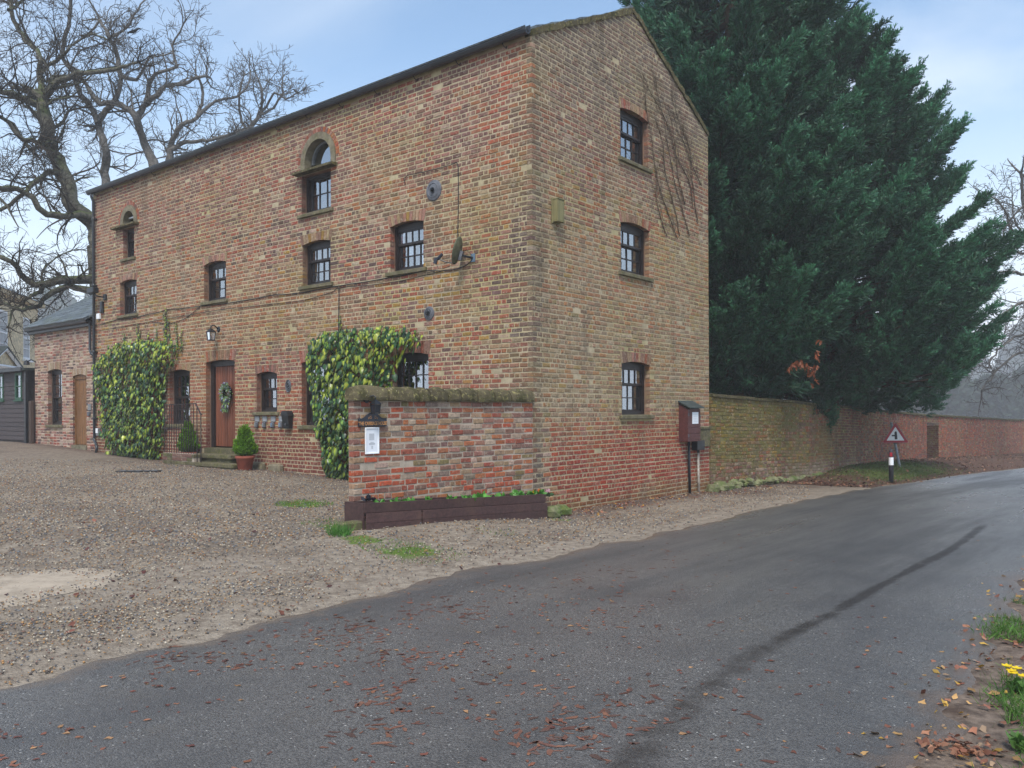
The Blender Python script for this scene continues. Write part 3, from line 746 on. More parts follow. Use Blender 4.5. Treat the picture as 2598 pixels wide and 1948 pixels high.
def wall_face(mb, P, L, zb, top, holes, d=-.0065, s0=0.0, extra=()):
    """mortar face between s0 and L, from zb up to top(s), with rectangular holes"""
    xs = sorted(set([s0, L] + [round(q, 4) for h in holes for q in h[:2]] + list(extra)))
    xs = [x for x in xs if s0 <= x <= L]
    fl = np.dot(np.cross(np.array([*P.t, 0]), np.array([0, 0, 1.0])), np.array([*P.n, 0])) < 0
    for a, b in zip(xs[:-1], xs[1:]):
        if b - a < 1e-5: continue
        mid = (a + b) / 2; cuts = sorted((h[2], h[3]) for h in holes if h[0] < mid < h[1]); z = zb
        for c0, c1 in cuts + [(None, None)]:
            if c0 is None: q = [P(a, z, d), P(b, z, d), P(b, top(b), d), P(a, top(a), d)]
            else: q = [P(a, z, d), P(b, z, d), P(b, c0, d), P(a, c0, d)]
            if c0 is None or c0 - z > 1e-4: mb.quad(*(q[::-1] if fl else q))
            if c0 is not None: z = max(z, c1)

# ------------------------------------------------------------------ windows
def win_hole(w): return (w['s0'] - .006, w['s1'] + .006, w['z0'] - .006, w['z1'] + w.get('rise', 0) + .006)
def lintel_bricks(P, w, zt, seed, pal, mb_list):
    """soldier bricks fanned over the opening; returns prisms for the brick mass"""
    rng = random.Random(seed); s0, s1, z1, rise = w['s0'], w['s1'], w['z1'], w.get('rise', 0); sc, hw = (s0 + s1) / 2, (s1 - s0) / 2
    n = max(6, int(round((s1 - s0 + .06) / .077))); e = np.linspace(s0 - .03, s1 + .03, n + 1)
    for a, b in zip(e[:-1], e[1:]):
        a2, b2 = a + .005, b - .005
        zb = lambda s: z1 + rise * max(0.0, 1 - ((s - sc) / hw) ** 2)
        fan = lambda s: s + (s - sc) * .10
        poly = [P(a2, zb(a2), .003), P(b2, zb(b2), .003), P(fan(b2), zt - .008, .003), P(fan(a2), zt - .008, .003)]
        mb_list.append((poly, jit(rng, choose(rng, pal))))

def build_window(P, parent, w, seed, part='window'):
    """frame > upper and lower sash, panes, sill; curtains, and panels with lit-room colour painted in"""
    rng = random.Random(seed); s0, s1, z0, z1, rise = w['s0'], w['s1'], w['z0'], w['z1'], w.get('rise', 0)
    zt = z1 + rise; dF = w.get('set', -.125)
    B = lambda mb, a, b, c, d, n, f, col=(1, 1, 1): mb.obox(P(a, c, n), P(b, c, n) - P(a, c, n), P(a, c, f) - P(a, c, n), P(a, d, n) - P(a, c, n), col)
    fr = MB(); fw = .052
    B(fr, s0, s0 + fw, z0, zt, dF - .1, dF); B(fr, s1 - fw, s1, z0, zt, dF - .1, dF)
    B(fr, s0 + fw, s1 - fw, z1 - .055, zt, dF - .1, dF - .004); B(fr, s0 + fw, s1 - fw, z0, z0 + .055, dF - .1, dF + .004)
    f = fr.build(part, M_FRAME, parent)
    a, b, lo, hi = s0 + fw, s1 - fw, z0 + .055, z1 - .055
    mid = lo + (hi - lo) * w.get('split', .62)
    for (za, zb, rows, n, nm) in ((mid, hi, w['ru'], dF - .012, 'sash'), (lo, mid + .03, w['rl'], dF - .055, 'sash')):
        if not rows: continue
        sm = MB(); st = .042
        B(sm, a, a + st, za, zb, n - .038, n); B(sm, b - st, b, za, zb, n - .038, n)
        B(sm, a + st, b - st, za, za + st, n - .038, n); B(sm, a + st, b - st, zb - st, zb, n - .038, n)
        ga, gb, gz, gt = a + st, b - st, za + st, zb - st; c = w['cols']; gw_ = .02
        for k in range(1, c): x = ga + (gb - ga) * k / c; B(sm, x - gw_ / 2, x + gw_ / 2, gz, gt, n - .034, n - .006)
        for r in range(1, rows): z = gz + (gt - gz) * r / rows; B(sm, ga, gb, z - gw_ / 2, z + gw_ / 2, n - .033, n - .007)
        sm.build(nm, M_FRAME, f)
        for k in range(c):
            for r in range(rows):
                p0, p1 = ga + (gb - ga) * k / c, ga + (gb - ga) * (k + 1) / c; q0, q1 = gz + (gt - gz) * r / rows, gz + (gt - gz) * (r + 1) / rows
                t1, t2, t3 = (rng.uniform(-.0035, .0035) for _ in range(3)); pm = MB(); dd = n - .022
                B(pm, p0, p1, q0, q1, dd - .004, dd)
                pm.v = [tuple(np.array(v) + np.array([*(P.n * (t1 if i % 2 else t2)), 0]) + np.array([0, 0, 0])) for i, v in enumerate(pm.v)]
                pm.build('pane', M_GLASS, f)
    si = MB(); e = w.get('ear', .09); hs = w.get('sh', .078)
    si.add([P(s0 - e, z0 - hs, -.1), P(s1 + e, z0 - hs, -.1), P(s1 + e, z0 - hs, .055), P(s0 - e, z0 - hs, .055),
            P(s0 - e, z0, -.1), P(s1 + e, z0, -.1), P(s1 + e, z0 - .008, .055), P(s0 - e, z0 - .008, .055)],
           [(0, 1, 2, 3), (7, 6, 5, 4), (0, 4, 5, 1), (1, 5, 6, 2), (2, 6, 7, 3), (3, 7, 4, 0)])
    so_ = si.build('sill', M_SILL, f)
    bv = so_.modifiers.new('edge', 'BEVEL'); bv.width = .008; bv.segments = 1
    for (c0, c1, q0, q1, col, dd) in w.get('curtain', ()):
        cm = MB(); A, Bq = a + (b - a) * c0, a + (b - a) * c1; ZA, ZB = lo + (hi - lo) * q0, lo + (hi - lo) * q1; N = max(2, int((Bq - A) / .035)); cc = lin(col)
        pt = [(A + (Bq - A) * k / N, dF - dd + (.014 if k % 2 else -.014)) for k in range(N + 1)]
        for (x0, y0), (x1, y1) in zip(pt[:-1], pt[1:]): cm.quad(P(x0, ZA, y0), P(x1, ZA, y1), P(x1, ZB, y1), P(x0, ZB, y0), cc)
        cm.build('curtain', M_CURTAIN_LIGHT, f)
    ln = MB(); D = -.42
    def q(p0, p1, p2, p3): ln.quad(p0, p1, p2, p3, (.55, .5, .46))
    for (sa, sb) in ((s0 - .006, s0 - .006), (s1 + .006, s1 + .006)): q(P(sa, z0 - .006, -.01), P(sa, z0 - .006, D), P(sa, zt + .006, D), P(sa, zt + .006, -.01))
    for zz in (z0 - .006, zt + .006): q(P(s0 - .006, zz, -.01), P(s0 - .006, zz, D), P(s1 + .006, zz, D), P(s1 + .006, zz, -.01))
    ln.build('reveal', M_MORTAR_RED, f)
    return f

# ------------------------------------------------------------------ the brick house
HOUSE = thing('brick_house', Fp(7.5, 0.0, -3.0), 'tall three storey weathered brick house with stepped gable end facing the road', 'house')
HOUSE['label'] = 'tall three storey weathered brick house with its gable end towards the road'
zs = lambda z: round(z / COURSE) * COURSE
CURT = (196, 186, 170)
def W_(s0, s1, z0, z1, **k): d = dict(s0=s0, s1=s1, z0=z0, z1=z1, rise=.055, cols=4, ru=1, rl=2, split=.60); d.update(k); return d
FWIN = [W_(12.72, 13.60, 4.19, 5.03, curtain=[(.04, .5, 0, 1, (120, 112, 104), .16)]), W_(8.66, 9.56, 4.19, 5.03, cols=3, curtain=[(.62, .98, 0, 1, (168, 160, 150), .16)]),
        W_(5.00, 5.88, 4.19, 5.01, curtain=[(.66, .97, .0, .55, (206, 140, 62), .14), (.72, .97, .6, 1, (170, 130, 84), .14)]), W_(2.43, 3.28, 4.19, 5.01),  # orange panels: warm lit bits of the room put into the colour
        W_(12.84, 13.42, 5.645, 6.42, rise=0, cols=2, curtain=[(.1, .5, 0, .5, (130, 150, 146), .16)]), W_(4.98, 5.90, 5.645, 6.42, rise=0, cols=3, ru=0, rl=2, split=.97, curtain=[(.62, .98, 0, 1, (120, 100, 88), .2)]),
        W_(10.20, 11.12, 1.37, 2.62, cols=4, ru=2, rl=2, split=.5), W_(13.72, 14.58, 1.37, 2.60, cols=4, ru=2, rl=2, split=.5),
        W_(6.77, 7.50, 1.65, 2.45, cols=3, curtain=[(.30, .62, .62, 1, (206, 178, 96), .22), (.0, .3, .45, 1, (190, 164, 90), .22)]),  # yellow panels: the lit room painted as colour behind the glass
        W_(5.06, 5.93, 1.37, 2.63, cols=3, ru=2, rl=2, split=.5, curtain=[(.45, .9, .0, .45, (150, 148, 150), .16)]),
        W_(2.32, 3.24, 1.37, 2.64, cols=4, ru=2, rl=2, split=.5, curtain=[(.68, .88, .1, .62, (206, 160, 104), .12)])]
GWIN = [W_(2.68, 3.70, 6.30, 7.20), W_(2.68, 3.72, 4.20, 5.10), W_(2.69, 3.72, 1.56, 2.50, curtain=[(.0, .32, .05, .55, (200, 196, 190), .14), (.66, .98, 0, .6, (112, 66, 54), .3)])]
DOOR = dict(s0=8.33, s1=9.50, z0=.80, z1=2.79, rise=.04)
ARCH = [dict(sc=13.10, r=.29, R=.44, zc=6.56, led=(12.58, 13.80)), dict(sc=5.36, r=.41, R=.545, zc=6.66, led=(4.77, 6.03))]
for w in FWIN + GWIN + [DOOR]: w['zt'] = zs(w['z1'] + .235)
BASE_TS = [tz(*Fp(s, 0, .05)[:2]) for s in np.linspace(0, HL, 40)]
baseF = lambda s: np.interp(s, np.linspace(0, HL, 40), BASE_TS) - .12

def cutsF(z0, z1):
    zm = (z0 + z1) / 2; c = []
    for w in FWIN + [DOOR]:
        if w['z0'] - .005 < zm < w['z1'] + .01: c.append((w['s0'], w['s1']))
        elif w['z1'] < zm < w['zt'] and w.get('rise', 0) > 0: c.append((w['s0'] - .055, w['s1'] + .055))
        if w is not DOOR and w['z0'] - .075 < zm <= w['z0']: c.append((w['s0'] - .095, w['s1'] + .095))
    for a in ARCH:
        if 6.41 < zm < 6.50: c.append(a['led'])
        if 6.46 < zm < a['zc']: c.append((a['sc'] - a['R'] - .008, a['sc'] + a['R'] + .008))
        h = zm - a['zc']
        if 0 <= h < a['R'] + .115: q = math.sqrt((a['R'] + .115) ** 2 - h * h); c.append((a['sc'] - q, a['sc'] + q))
    return sorted(c)
def cutsG(z0, z1):
    zm = (z0 + z1) / 2; c = []
    for w in GWIN:
        if w['z0'] - .005 < zm < w['z1'] + .01: c.append((w['s0'], w['s1']))
        elif w['z1'] < zm < w['zt']: c.append((w['s0'] - .055, w['s1'] + .055))
        if w['z0'] - .075 < zm <= w['z0']: c.append((w['s0'] - .095, w['s1'] + .095))
    return sorted(c)
def tintmix(c, *zones):
    for col, f in zones:
        t = lin(col); c = tuple(a * (1 - f) + b * f for a, b in zip(c, t))
    return c
def zoneF(c, s, z):
    n = fbm(s * .5 + 2, z * .55, 101); n2 = fbm(s * 1.4, z * .7, 103)
    return tintmix(c, ((150, 120, 80), .40 * sstep(2.5, 3.4, z) * sstep(6.3, 4.9, z) * sstep(.34, .60, n) * (1 if s < 7 else .8)), ((130, 92, 82), .42 * sstep(5.4, 6.2, z) * (.6 + .4 * n2)), ((146, 90, 72), .38 * sstep(2.9, 2.2, z)), ((108, 62, 54), .55 * sstep(1.35, 1.05, z + (n2 - .5) * .5)), ((92, 80, 74), .42 * sstep(.7, .2, s) * sstep(6.9, 6.4, z)))
def zoneG(c, s, z):
    n = fbm(s * .55 + 9, z * .5, 107); n2 = fbm(s * 1.3, z * 1.3, 17); n3 = fbm(s * .9, z * .3, 111)
    rd = sstep(1.75, 1.0, z + (n2 - .5) * 1.0) * sstep(.0, 1.0, s + (n - .5))
    return tintmix(c, ((148, 132, 98), .44 * sstep(1.0, 2.0, z) * sstep(6.4, 4.4, z) * (.45 + .55 * sstep(.3, .55, n))), ((122, 98, 86), .45 * sstep(5.0, 6.4, z)), ((104, 97, 88), .6 * sstep(7.0, 8.3, z + n3 * 1.2)), ((144, 62, 50), .66 * rd), ((98, 92, 54), .5 * sstep(.34, .02, z + (n2 - .5) * .3)), ((98, 90, 82), .45 * sstep(.45, .1, s)))
def colF(rng, s, z):
    n = fbm(s * .45 + 5, z * .6, 1); n2 = fbm(s * 1.3, z * 1.3, 7)
    w = dict(pink=1.0, brown=.9, purple=.6, red=.75, tan=.3, dark=.22, orange=.25, pale=.12)
    o = sstep(.38, .62, n) * sstep(2.6, 3.6, z) * sstep(6.6, 5.0, z)
    w['ochre'] = .9 * o; w['tan'] += .7 * o; w['orange'] += .3 * o; w['olive'] = .2 * o
    if z < 3.4: f = sstep(3.4, 2.2, z); w['red'] += .9 * f; w['orange'] += .35 * f; w['purple'] *= 1 - .5 * f
    if z < 1.35: f = sstep(1.45, 1.0, z); w['maroon'] = 3.2 * f; w['red'] += .6 * f; w['tan'] *= 1 - f; w['pale'] *= 1 - f; w['pink'] *= 1 - .7 * f
    if z > 6.5: f = sstep(6.4, 7.2, z); w['purple'] += .7 * f; w['red'] += .4 * f; w['pink'] += .3 * f
    if s < 1.2 and z > 4.5: f = sstep(1.2, .3, s) * sstep(5.0, 6.2, z); w['bright'] = 2.4 * f; w['orange'] += f
    if s < .42 and z < 6.8: w['dark'] += 2.6; w['purple'] += 1.2; w['grey'] = .8; w['ochre'] *= .2; w['tan'] *= .4
    if s < 3 and z < 5.6: f = sstep(3.2, 1.5, s); w['tan'] += .5 * f; w['brown'] += .5 * f; w['purple'] += .4 * f; w['ochre'] += .25 * f
    if n2 > .62: w['pale'] += .25
    if abs(s - 2.16) < .15 and 4.55 < z < 5.32: w['dark'] += 5
    if abs(s - 2.29) < .12 and 3.0 < z < 3.24: w['dark'] += 5
    if z > 7.25: w['dark'] += 1.2; w['purple'] += .8
    if .2 < z - 4.19 + (s - 9) * 0 and fbm(s * 3.1, z * .35, 23) > .66: w['dark'] += .5
    return zoneF(jit(rng, choose(rng, w)), s, z)
def colG(rng, s, z):
    n = fbm(s * .5 + 3, z * .5, 11); n2 = fbm(s * 1.1, z * 1.1, 17)
    w = dict(tan=1.0, brown=.9, pale=.35, pink=.7, grey=.4, orange=.35, purple=.4, red=.35, ochre=.2, olive=.12)
    if z > 4.6: f = sstep(4.4, 6.0, z); w['purple'] += .55 * f; w['brown'] += .6 * f; w['red'] += .25 * f; w['tan'] *= 1 - .35 * f; w['pink'] += .3 * f
    if n > .55 and z > 3.2: w['orange'] += .7; w['red'] += .4
    f = sstep(1.7, .95, z + (n2 - .5) * 1.1) * sstep(.1, 1.4, s); w['red'] += 4.2 * f; w['maroon'] = 2.0 * f; w['bright'] = 1.2 * f; w['tan'] *= 1 - .75 * f; w['pale'] *= 1 - .6 * f; w['grey'] *= 1 - .7 * f; w['ochre'] *= 1 - f
    if z < .25: w['olive'] += 1.0 * sstep(.3, 0, z)
    if z > 7.4: w['grey'] += .9; w['dark'] = .3; w['pale'] += .2
    if s < .3: w['grey'] += 1.4; w['dark'] = w.get('dark', 0) + 1.6
    return zoneG(jit(rng, choose(rng, w)), s, z)
gab = lambda s: EAVE + .06 + (RIDGE - EAVE - .06) * (1 - abs(s - HW / 2) / (HW / 2))
def topG(z):
    if z <= EAVE + .06: return (-1, 99)
    f = (z - EAVE - .06) / (RIDGE - EAVE - .06); return (HW / 2 * f, HW - HW / 2 * f)
bf = lay(Fp, HL, -2, 94, cutsF, colF, 1, start=lambda k: 0.0 if k % 2 == 0 else .108, basefn=baseF)
bg = lay(Gp, HW, -4, 114, cutsG, colG, 2, topfn=topG, start=lambda k: .108 if k % 2 == 0 else 0.0, header_every=4)
nobj = brick_objects
# which bricks show largest: compare both faces together
def rank(P, b):
    c = P((b[0] + b[1]) / 2, (b[2] + b[3]) / 2, 0); d = np.array([0, 0, EYE]) - c; r = np.linalg.norm(d); return (b[1] - b[0]) * np.dot(d[:2], P.n) / r ** 3
hidF = lambda s, z: (z < 1.98 and s < 4.7) or (.3 < z < 3.2 and 3.0 < s < 5.7)
hidG = lambda s, z: z < .5 and s < .7
sc_all = sorted([rank(Fp, b) for b in bf if not hidF(b[0], b[2])] + [rank(Gp, b) for b in bg if not hidG(b[0], b[2])], reverse=True)
th = sc_all[298]
nF = sum(1 for b in bf if rank(Fp, b) > th and not hidF(b[0], b[2]))
rf = brick_objects(Fp, bf, HOUSE, nF, hidF); rg_ = brick_objects(Gp, bg, HOUSE, 299 - nF, hidG)
lint = []
for i, w in enumerate(FWIN + [DOOR]):
    if w.get('rise', 0) > 0:
        pal = dict(red=.5, brown=.8, pink=.8, tan=.5) if w['z0'] < 3 else dict(ochre=.3, tan=.8, pink=.7, brown=.8)
        lintel_bricks(Fp, w, w['zt'], 50 + i, pal, lint)
for i, w in enumerate(GWIN): lintel_bricks(Gp, w, w['zt'], 80 + i, dict(tan=.9, pink=.6, brown=.9, red=.2), lint)
rr = random.Random(8)
for a in ARCH:                                    # brick ring round each stone arch
    n = int(math.pi * (a['R'] + .05) / .075)
    for k in range(n):
        t0, t1 = math.pi * (k + .07) / n, math.pi * (k + .93) / n; R0, R1 = a['R'] + .006, a['R'] + .105
        lint.append(([Fp(a['sc'] + R * math.cos(t), a['zc'] + R * math.sin(t), .002) for R, t in ((R0, t0), (R1, t0), (R1, t1), (R0, t1))], jit(rr, choose(rr, dict(red=1, pink=.6, orange=.3, purple=.3)))))
mass = MB(); r3 = random.Random(3)
for P, bl in ((Fp, rf), (Gp, rg_)):
    for s0, s1, z0, z1, col, pr in bl: brick_faces(mass, P, s0, s1, z0, z1, col, proud=pr, rng=r3)
for poly, col in lint:
    nrm = np.cross(poly[1] - poly[0], poly[2] - poly[0]); cvec = np.array([0, 0, EYE]) - poly[0]
    nn = nrm / np.linalg.norm(nrm); nn = nn if np.dot(nn, cvec) > 0 else -nn
    mass.prism([p for p in poly], -nn * .1, col)
mass.build('brick', MB_BRICK, HOUSE, kind='stuff')

wm = MB()
def arch_holes(a):
    h = [(a['sc'] - a['r'], a['sc'] + a['r'], 6.5, a['zc'])]; n = 10
    for k in range(n):
        x0 = -a['r'] + 2 * a['r'] * k / n; x1 = x0 + 2 * a['r'] / n; xm = 0.0 if x0 * x1 < 0 else min(abs(x0), abs(x1)); h.append((a['sc'] + x0, a['sc'] + x1, a['zc'], a['zc'] + math.sqrt(max(.0004, a['r'] ** 2 - xm ** 2))))
    return h
holesF = [win_hole(w) for w in FWIN] + [win_hole(DOOR)] + [q for a in ARCH for q in arch_holes(a)]
wall_face(wm, Fp, HL, -.3, lambda s: EAVE + .1, holesF, s0=.009)
wall_face(wm, Gp, HW, -.4, gab, [win_hole(w) for w in GWIN], s0=.009, extra=(HW / 2,))
# the two sides that face away, and the floors inside that keep the rooms dark
Bk = lambda s, z, d: Fp(s, z, d)
wm.quad(Fp(0, -.4, -HW), Fp(HL, -.4, -HW), Fp(HL, EAVE + .1, -HW), Fp(0, EAVE + .1, -HW))
wm.add([Fp(HL, -.4, 0), Fp(HL, -.4, -HW), Fp(HL, EAVE + .1, -HW), Fp(HL, RIDGE, -HW / 2), Fp(HL, EAVE + .1, 0)], [(0, 1, 2, 3, 4)])
wm.build('wall', M_MORTAR, HOUSE)
im = MB()
for z in (-.2, 2.95, 5.45): im.quad(Fp(.2, z, -.45), Fp(HL - .2, z, -.45), Fp(HL - .2, z, -HW + .2), Fp(.2, z, -HW + .2))
for z0, z1 in ((-.2, 2.95), (2.95, 5.45), (5.45, 7.4)):
    im.quad(Fp(.2, z0, -2.6), Fp(HL - .2, z0, -2.6), Fp(HL - .2, z1, -2.6), Fp(.2, z1, -2.6))
    for s in (2.0, 4.4, 6.4, 8.0, 9.9, 12.0): im.quad(Fp(s, z0, -.45), Fp(s, z0, -2.6), Fp(s, z1, -2.6), Fp(s, z1, -.45))
im.build('inner_wall', M_INTERIOR, HOUSE)
for i, w in enumerate(FWIN): build_window(Fp, HOUSE, w, 200 + i)
for i, w in enumerate(GWIN): build_window(Gp, HOUSE, w, 300 + i)

# stone arches, their ledges and what fills them
for ai, a in enumerate(ARCH):
    n = 18; sc_, zc, r, R = a['sc'], a['zc'], a['r'], a['R']; st = MB()
    prof = [(r, .022), (R, .022), (R, -.12), (r, -.17)]
    ang = [math.pi * k / n for k in range(n + 1)]
    vs = [Fp(sc_ + rr_ * math.cos(t), zc + rr_ * math.sin(t), d) for t in ang for rr_, d in prof]
    fs = [(i * 4 + k, i * 4 + (k + 1) % 4, (i + 1) * 4 + (k + 1) % 4, (i + 1) * 4 + k) for i in range(n) for k in range(4)]
    st.add(vs, fs); ring = st.build('stone_arch', M_DRESSED, HOUSE)
    for sg in (-1, 1):
        lg = MB(); x0, x1 = sorted((sc_ + sg * r, sc_ + sg * R)); lg.obox(Fp(x0, 6.5, -.15), Fp(x1, 6.5, -.15) - Fp(x0, 6.5, -.15), Fp(x0, 6.5, .02) - Fp(x0, 6.5, -.15), (0, 0, zc - 6.504)); lg.build('jamb_stone', M_DRESSED, ring)
    le = MB(); l0, l1 = a['led']
    le.add([Fp(l0, 6.43, -.15), Fp(l1, 6.43, -.15), Fp(l1, 6.44, .15), Fp(l0, 6.44, .15), Fp(l0, 6.51, -.15), Fp(l1, 6.51, -.15), Fp(l1, 6.485, .15), Fp(l0, 6.485, .15)],
           [(0, 1, 2, 3), (7, 6, 5, 4), (0, 4, 5, 1), (1, 5, 6, 2), (2, 6, 7, 3), (3, 7, 4, 0)])
    le.build('stone_ledge', M_COPING, HOUSE)
    pts = [(sc_ + r * math.cos(t), zc + r * math.sin(t)) for t in ang]
    if ai == 1:
        fr = MB(); R0, R1 = r - .045, r
        vs = [Fp(sc_ + q * math.cos(t), zc + q * math.sin(t), d) for t in ang for q, d in ((R0, -.15), (R1, -.15), (R1, -.2), (R0, -.2))]
        fr.add(vs, [(i * 4 + k, i * 4 + (k + 1) % 4, (i + 1) * 4 + (k + 1) % 4, (i + 1) * 4 + k) for i in range(n) for k in range(4)])
        fr.obox(Fp(sc_ - r, 6.51, -.2), Fp(sc_ + r, 6.51, -.2) - Fp(sc_ - r, 6.51, -.2), Fp(sc_, 6.51, -.15) - Fp(sc_, 6.51, -.2), (0, 0, .05))
        af = fr.build('arched_window', M_PLASTIC, HOUSE)
        gm_ = MB(); poly = [Fp(x, z, -.18) for x, z in [(sc_ + r - .04, 6.55)] + [(sc_ + (r - .04) * math.cos(t), zc + (r - .04) * math.sin(t)) for t in ang] + [(sc_ - r + .04, 6.55)]]
        gm_.prism(poly, np.array([*VD, 0]) * .006); gm_.build('pane', M_GLASS, af)
        cm = MB(); cm.prism([p + np.array([*VD, 0]) * .03 for p in poly], np.array([*VD, 0]) * .01, lin((214, 222, 232))); cm.build('curtain', M_CURTAIN_LIGHT, af)  # no real curtain: pale panel added to paint the sky's reflection
    else:
        bm_ = MB(); poly = [Fp(x, z, -.17) for x, z in [(sc_ + r, 6.74)] + [(sc_ + r * math.cos(t), zc + r * math.sin(t)) for t in ang if zc + r * math.sin(t) > 6.745] + [(sc_ - r, 6.74)]]
        bm_.prism(poly, np.array([*VD, 0]) * .03); bo = bm_.build('vent_board', M_FRAME, HOUSE)
        wb = MB(); wb.obox(Fp(sc_ - r + .03, 6.70, -.2), Fp(sc_ + r - .03, 6.70, -.2) - Fp(sc_ - r + .03, 6.70, -.2), Fp(sc_, 6.7, -.12) - Fp(sc_, 6.7, -.2), (0, 0, .035)); wb.build('vent_bar', M_WHITE, bo)
        ib = MB(); ib.quad(Fp(sc_ - r, 6.5, -.4), Fp(sc_ + r, 6.5, -.4), Fp(sc_ + r, 6.9, -.4), Fp(sc_ - r, 6.9, -.4)); ib.build('vent_back', M_INTERIOR, bo)

# front door in its deep frame
rv = MB(); D0 = DOOR
for s in (D0['s0'] - .006, D0['s1'] + .006): rv.quad(Fp(s, .5, -.01), Fp(s, .5, -.3), Fp(s, 2.84, -.3), Fp(s, 2.84, -.01), (.6, .55, .5))
rv.quad(Fp(D0['s0'] - .006, 2.836, -.01), Fp(D0['s0'] - .006, 2.836, -.3), Fp(D0['s1'] + .006, 2.836, -.3), Fp(D0['s1'] + .006, 2.836, -.01), (.6, .55, .5))
df = MB(); bx = lambda mb, P, a, b, c, d, n, f: mb.obox(P(a, c, n), P(b, c, n) - P(a, c, n), P(a, c, f) - P(a, c, n), (0, 0, d - c))
bx(df, Fp, 8.335, 8.41, .83, 2.83, -.24, -.13); bx(df, Fp, 9.38, 9.495, .83, 2.83, -.24, -.13); bx(df, Fp, 8.41, 9.38, 2.70, 2.83, -.24, -.135)
dpart = df.build('door', M_FRAME, HOUSE)
rv.build('reveal', M_MORTAR_RED, dpart)
for k in range(10):
    pb = MB(); a = 8.412 + k * .0967; bx(pb, Fp, a + .005, a + .0917, .86, 2.70, -.215, -.175 + (k % 2) * .003)
    o = pb.build('plank', M_DOOR, dpart); bv = o.modifiers.new('e', 'BEVEL'); bv.width = .014; bv.segments = 2; q = .85 + .3 * rr.random(); o.color = (q, q, q, 1)
hb = MB(); bx(hb, Fp, 8.50, 8.53, 1.75, 1.93, -.175, -.155); hb.tube([Fp(8.515, 1.86, -.155), Fp(8.515, 1.86, -.12), Fp(8.62, 1.86, -.115)], .009); hb.build('handle', M_BLACK, dpart)
th_ = MB(); bx(th_, Fp, 8.30, 9.53, .70, .835, -.25, .03); th_.build('threshold', M_STEP, dpart)

# roof, gutter, downpipes, verge
slope = np.array([*(VD * (HW / 2 + .14)), RIDGE - EAVE - .05]); sl = slope / np.linalg.norm(slope); LS = np.linalg.norm(slope)
rf_ = MB(); e0 = Fp(.06, EAVE + .065, .12); e1 = Fp(HL + .06, EAVE + .065, .12)
nz = np.cross(e1 - e0, slope); nz /= np.linalg.norm(nz); nz = nz if nz[2] > 0 else -nz
rf_.obox(e0, e1 - e0, slope, nz * .05)
slope2 = np.array([*(-VD * (HW / 2 + .14)), RIDGE - EAVE - .05]); e2, e3 = Fp(.06, EAVE + .065, -HW - .14), Fp(HL + .06, EAVE + .065, -HW - .14)
nz2 = np.cross(e3 - e2, slope2); nz2 /= np.linalg.norm(nz2); nz2 = nz2 if nz2[2] > 0 else -nz2
rf_.obox(e2, e3 - e2, slope2, nz2 * .05)
roof = rf_.build('roof', M_SLATE, HOUSE)
sb = MB(); rs = random.Random(4); ux = (e1 - e0) / np.linalg.norm(e1 - e0)
for r in range(15):
    for k in range(51):
        a = k * .3 + (r % 2) * .15; q = .8 + .4 * rs.random()
        if a > HL: continue
        o_ = e0 + ux * (a + .004) + sl * (r * .23 - .05) + nz * (.052 + rs.uniform(0, .004)); sb.obox(o_, ux * .292, sl * .3 + nz * .016 * -1 + nz * 0, nz * .012, (q, q, q))
sb.build('slate', M_SLATE, roof, kind='stuff')
vg = MB(); nv = 22
for k in range(nv):                               # mossy verge pieces up the near slope and down the far one
    for sg in (0, 1):
        f0, f1 = k / nv, (k + .985) / nv; s0_, s1_ = (HW / 2 * f0, HW / 2 * f1) if sg == 0 else (HW - HW / 2 * f0, HW - HW / 2 * f1)
        jz = rs.uniform(-.012, .012)
        A, B_ = Gp(s0_, gab(s0_) - .03 + jz, .03 + rs.uniform(-.01, .012)), Gp(s1_, gab(s1_) - .03 + jz, .03 + rs.uniform(-.01, .012)); q = .75 + .4 * rs.random()
        vg.obox(A, B_ - A, np.array([*U, 0]) * .16, np.array([0, 0, .10 + rs.uniform(-.015, .02)]), (q, q, q * .95))
vg.build('verge', M_COPING, HOUSE, kind='stuff')
rd = MB(); rd.tube([Fp(.02, RIDGE + .03, -HW / 2), Fp(HL + .06, RIDGE + .06, -HW / 2)], .1, 8, (.7, .7, .68)); rd.build('ridge', M_SLATE, roof)
gt = MB(); gp = [(.035, .10), (.035, .0), (.065, -.045), (.11, -.06), (.15, -.045), (.172, .0), (.178, .055), (.166, .055), (.16, .0), (.11, -.045), (.06, -.03), (.05, .1)]
vs = [Fp(s, EAVE + .07 + z, d) for s in (-.01, HL + .04) for d, z in gp]; n = len(gp)
gt.add(vs, [(k, (k + 1) % n, n + (k + 1) % n, n + k) for k in range(n)] + [tuple(range(n)), tuple(range(2 * n - 1, n - 1, -1))])
fa = MB()
go = gt.build('gutter', M_GUTTER, HOUSE)
for s in np.arange(.5, HL, 1.02):
    bk = MB(); bk.tube([Fp(s, EAVE + .0, .0), Fp(s, EAVE - .05, .02), Fp(s, EAVE - .03, .09), Fp(s, EAVE + .01, .12)], .008, 5); bk.build('bracket', M_BLACK, go)
for s in (2.9, 5.9, 9.0, 12.1):
    un = MB(); vs = [Fp(x, EAVE + .07 + z * 1.08 - .002, d * 1.02 - .002) for x in (s, s + .11) for d, z in gp[:7]]; un.add(vs, [(k, k + 1, 7 + k + 1, 7 + k) for k in range(6)]); un.build('joint', M_GUTTER, go)
dp = MB(); sP = 14.93; gz = tz(*Fp(14.7, 0, .1)[:2])
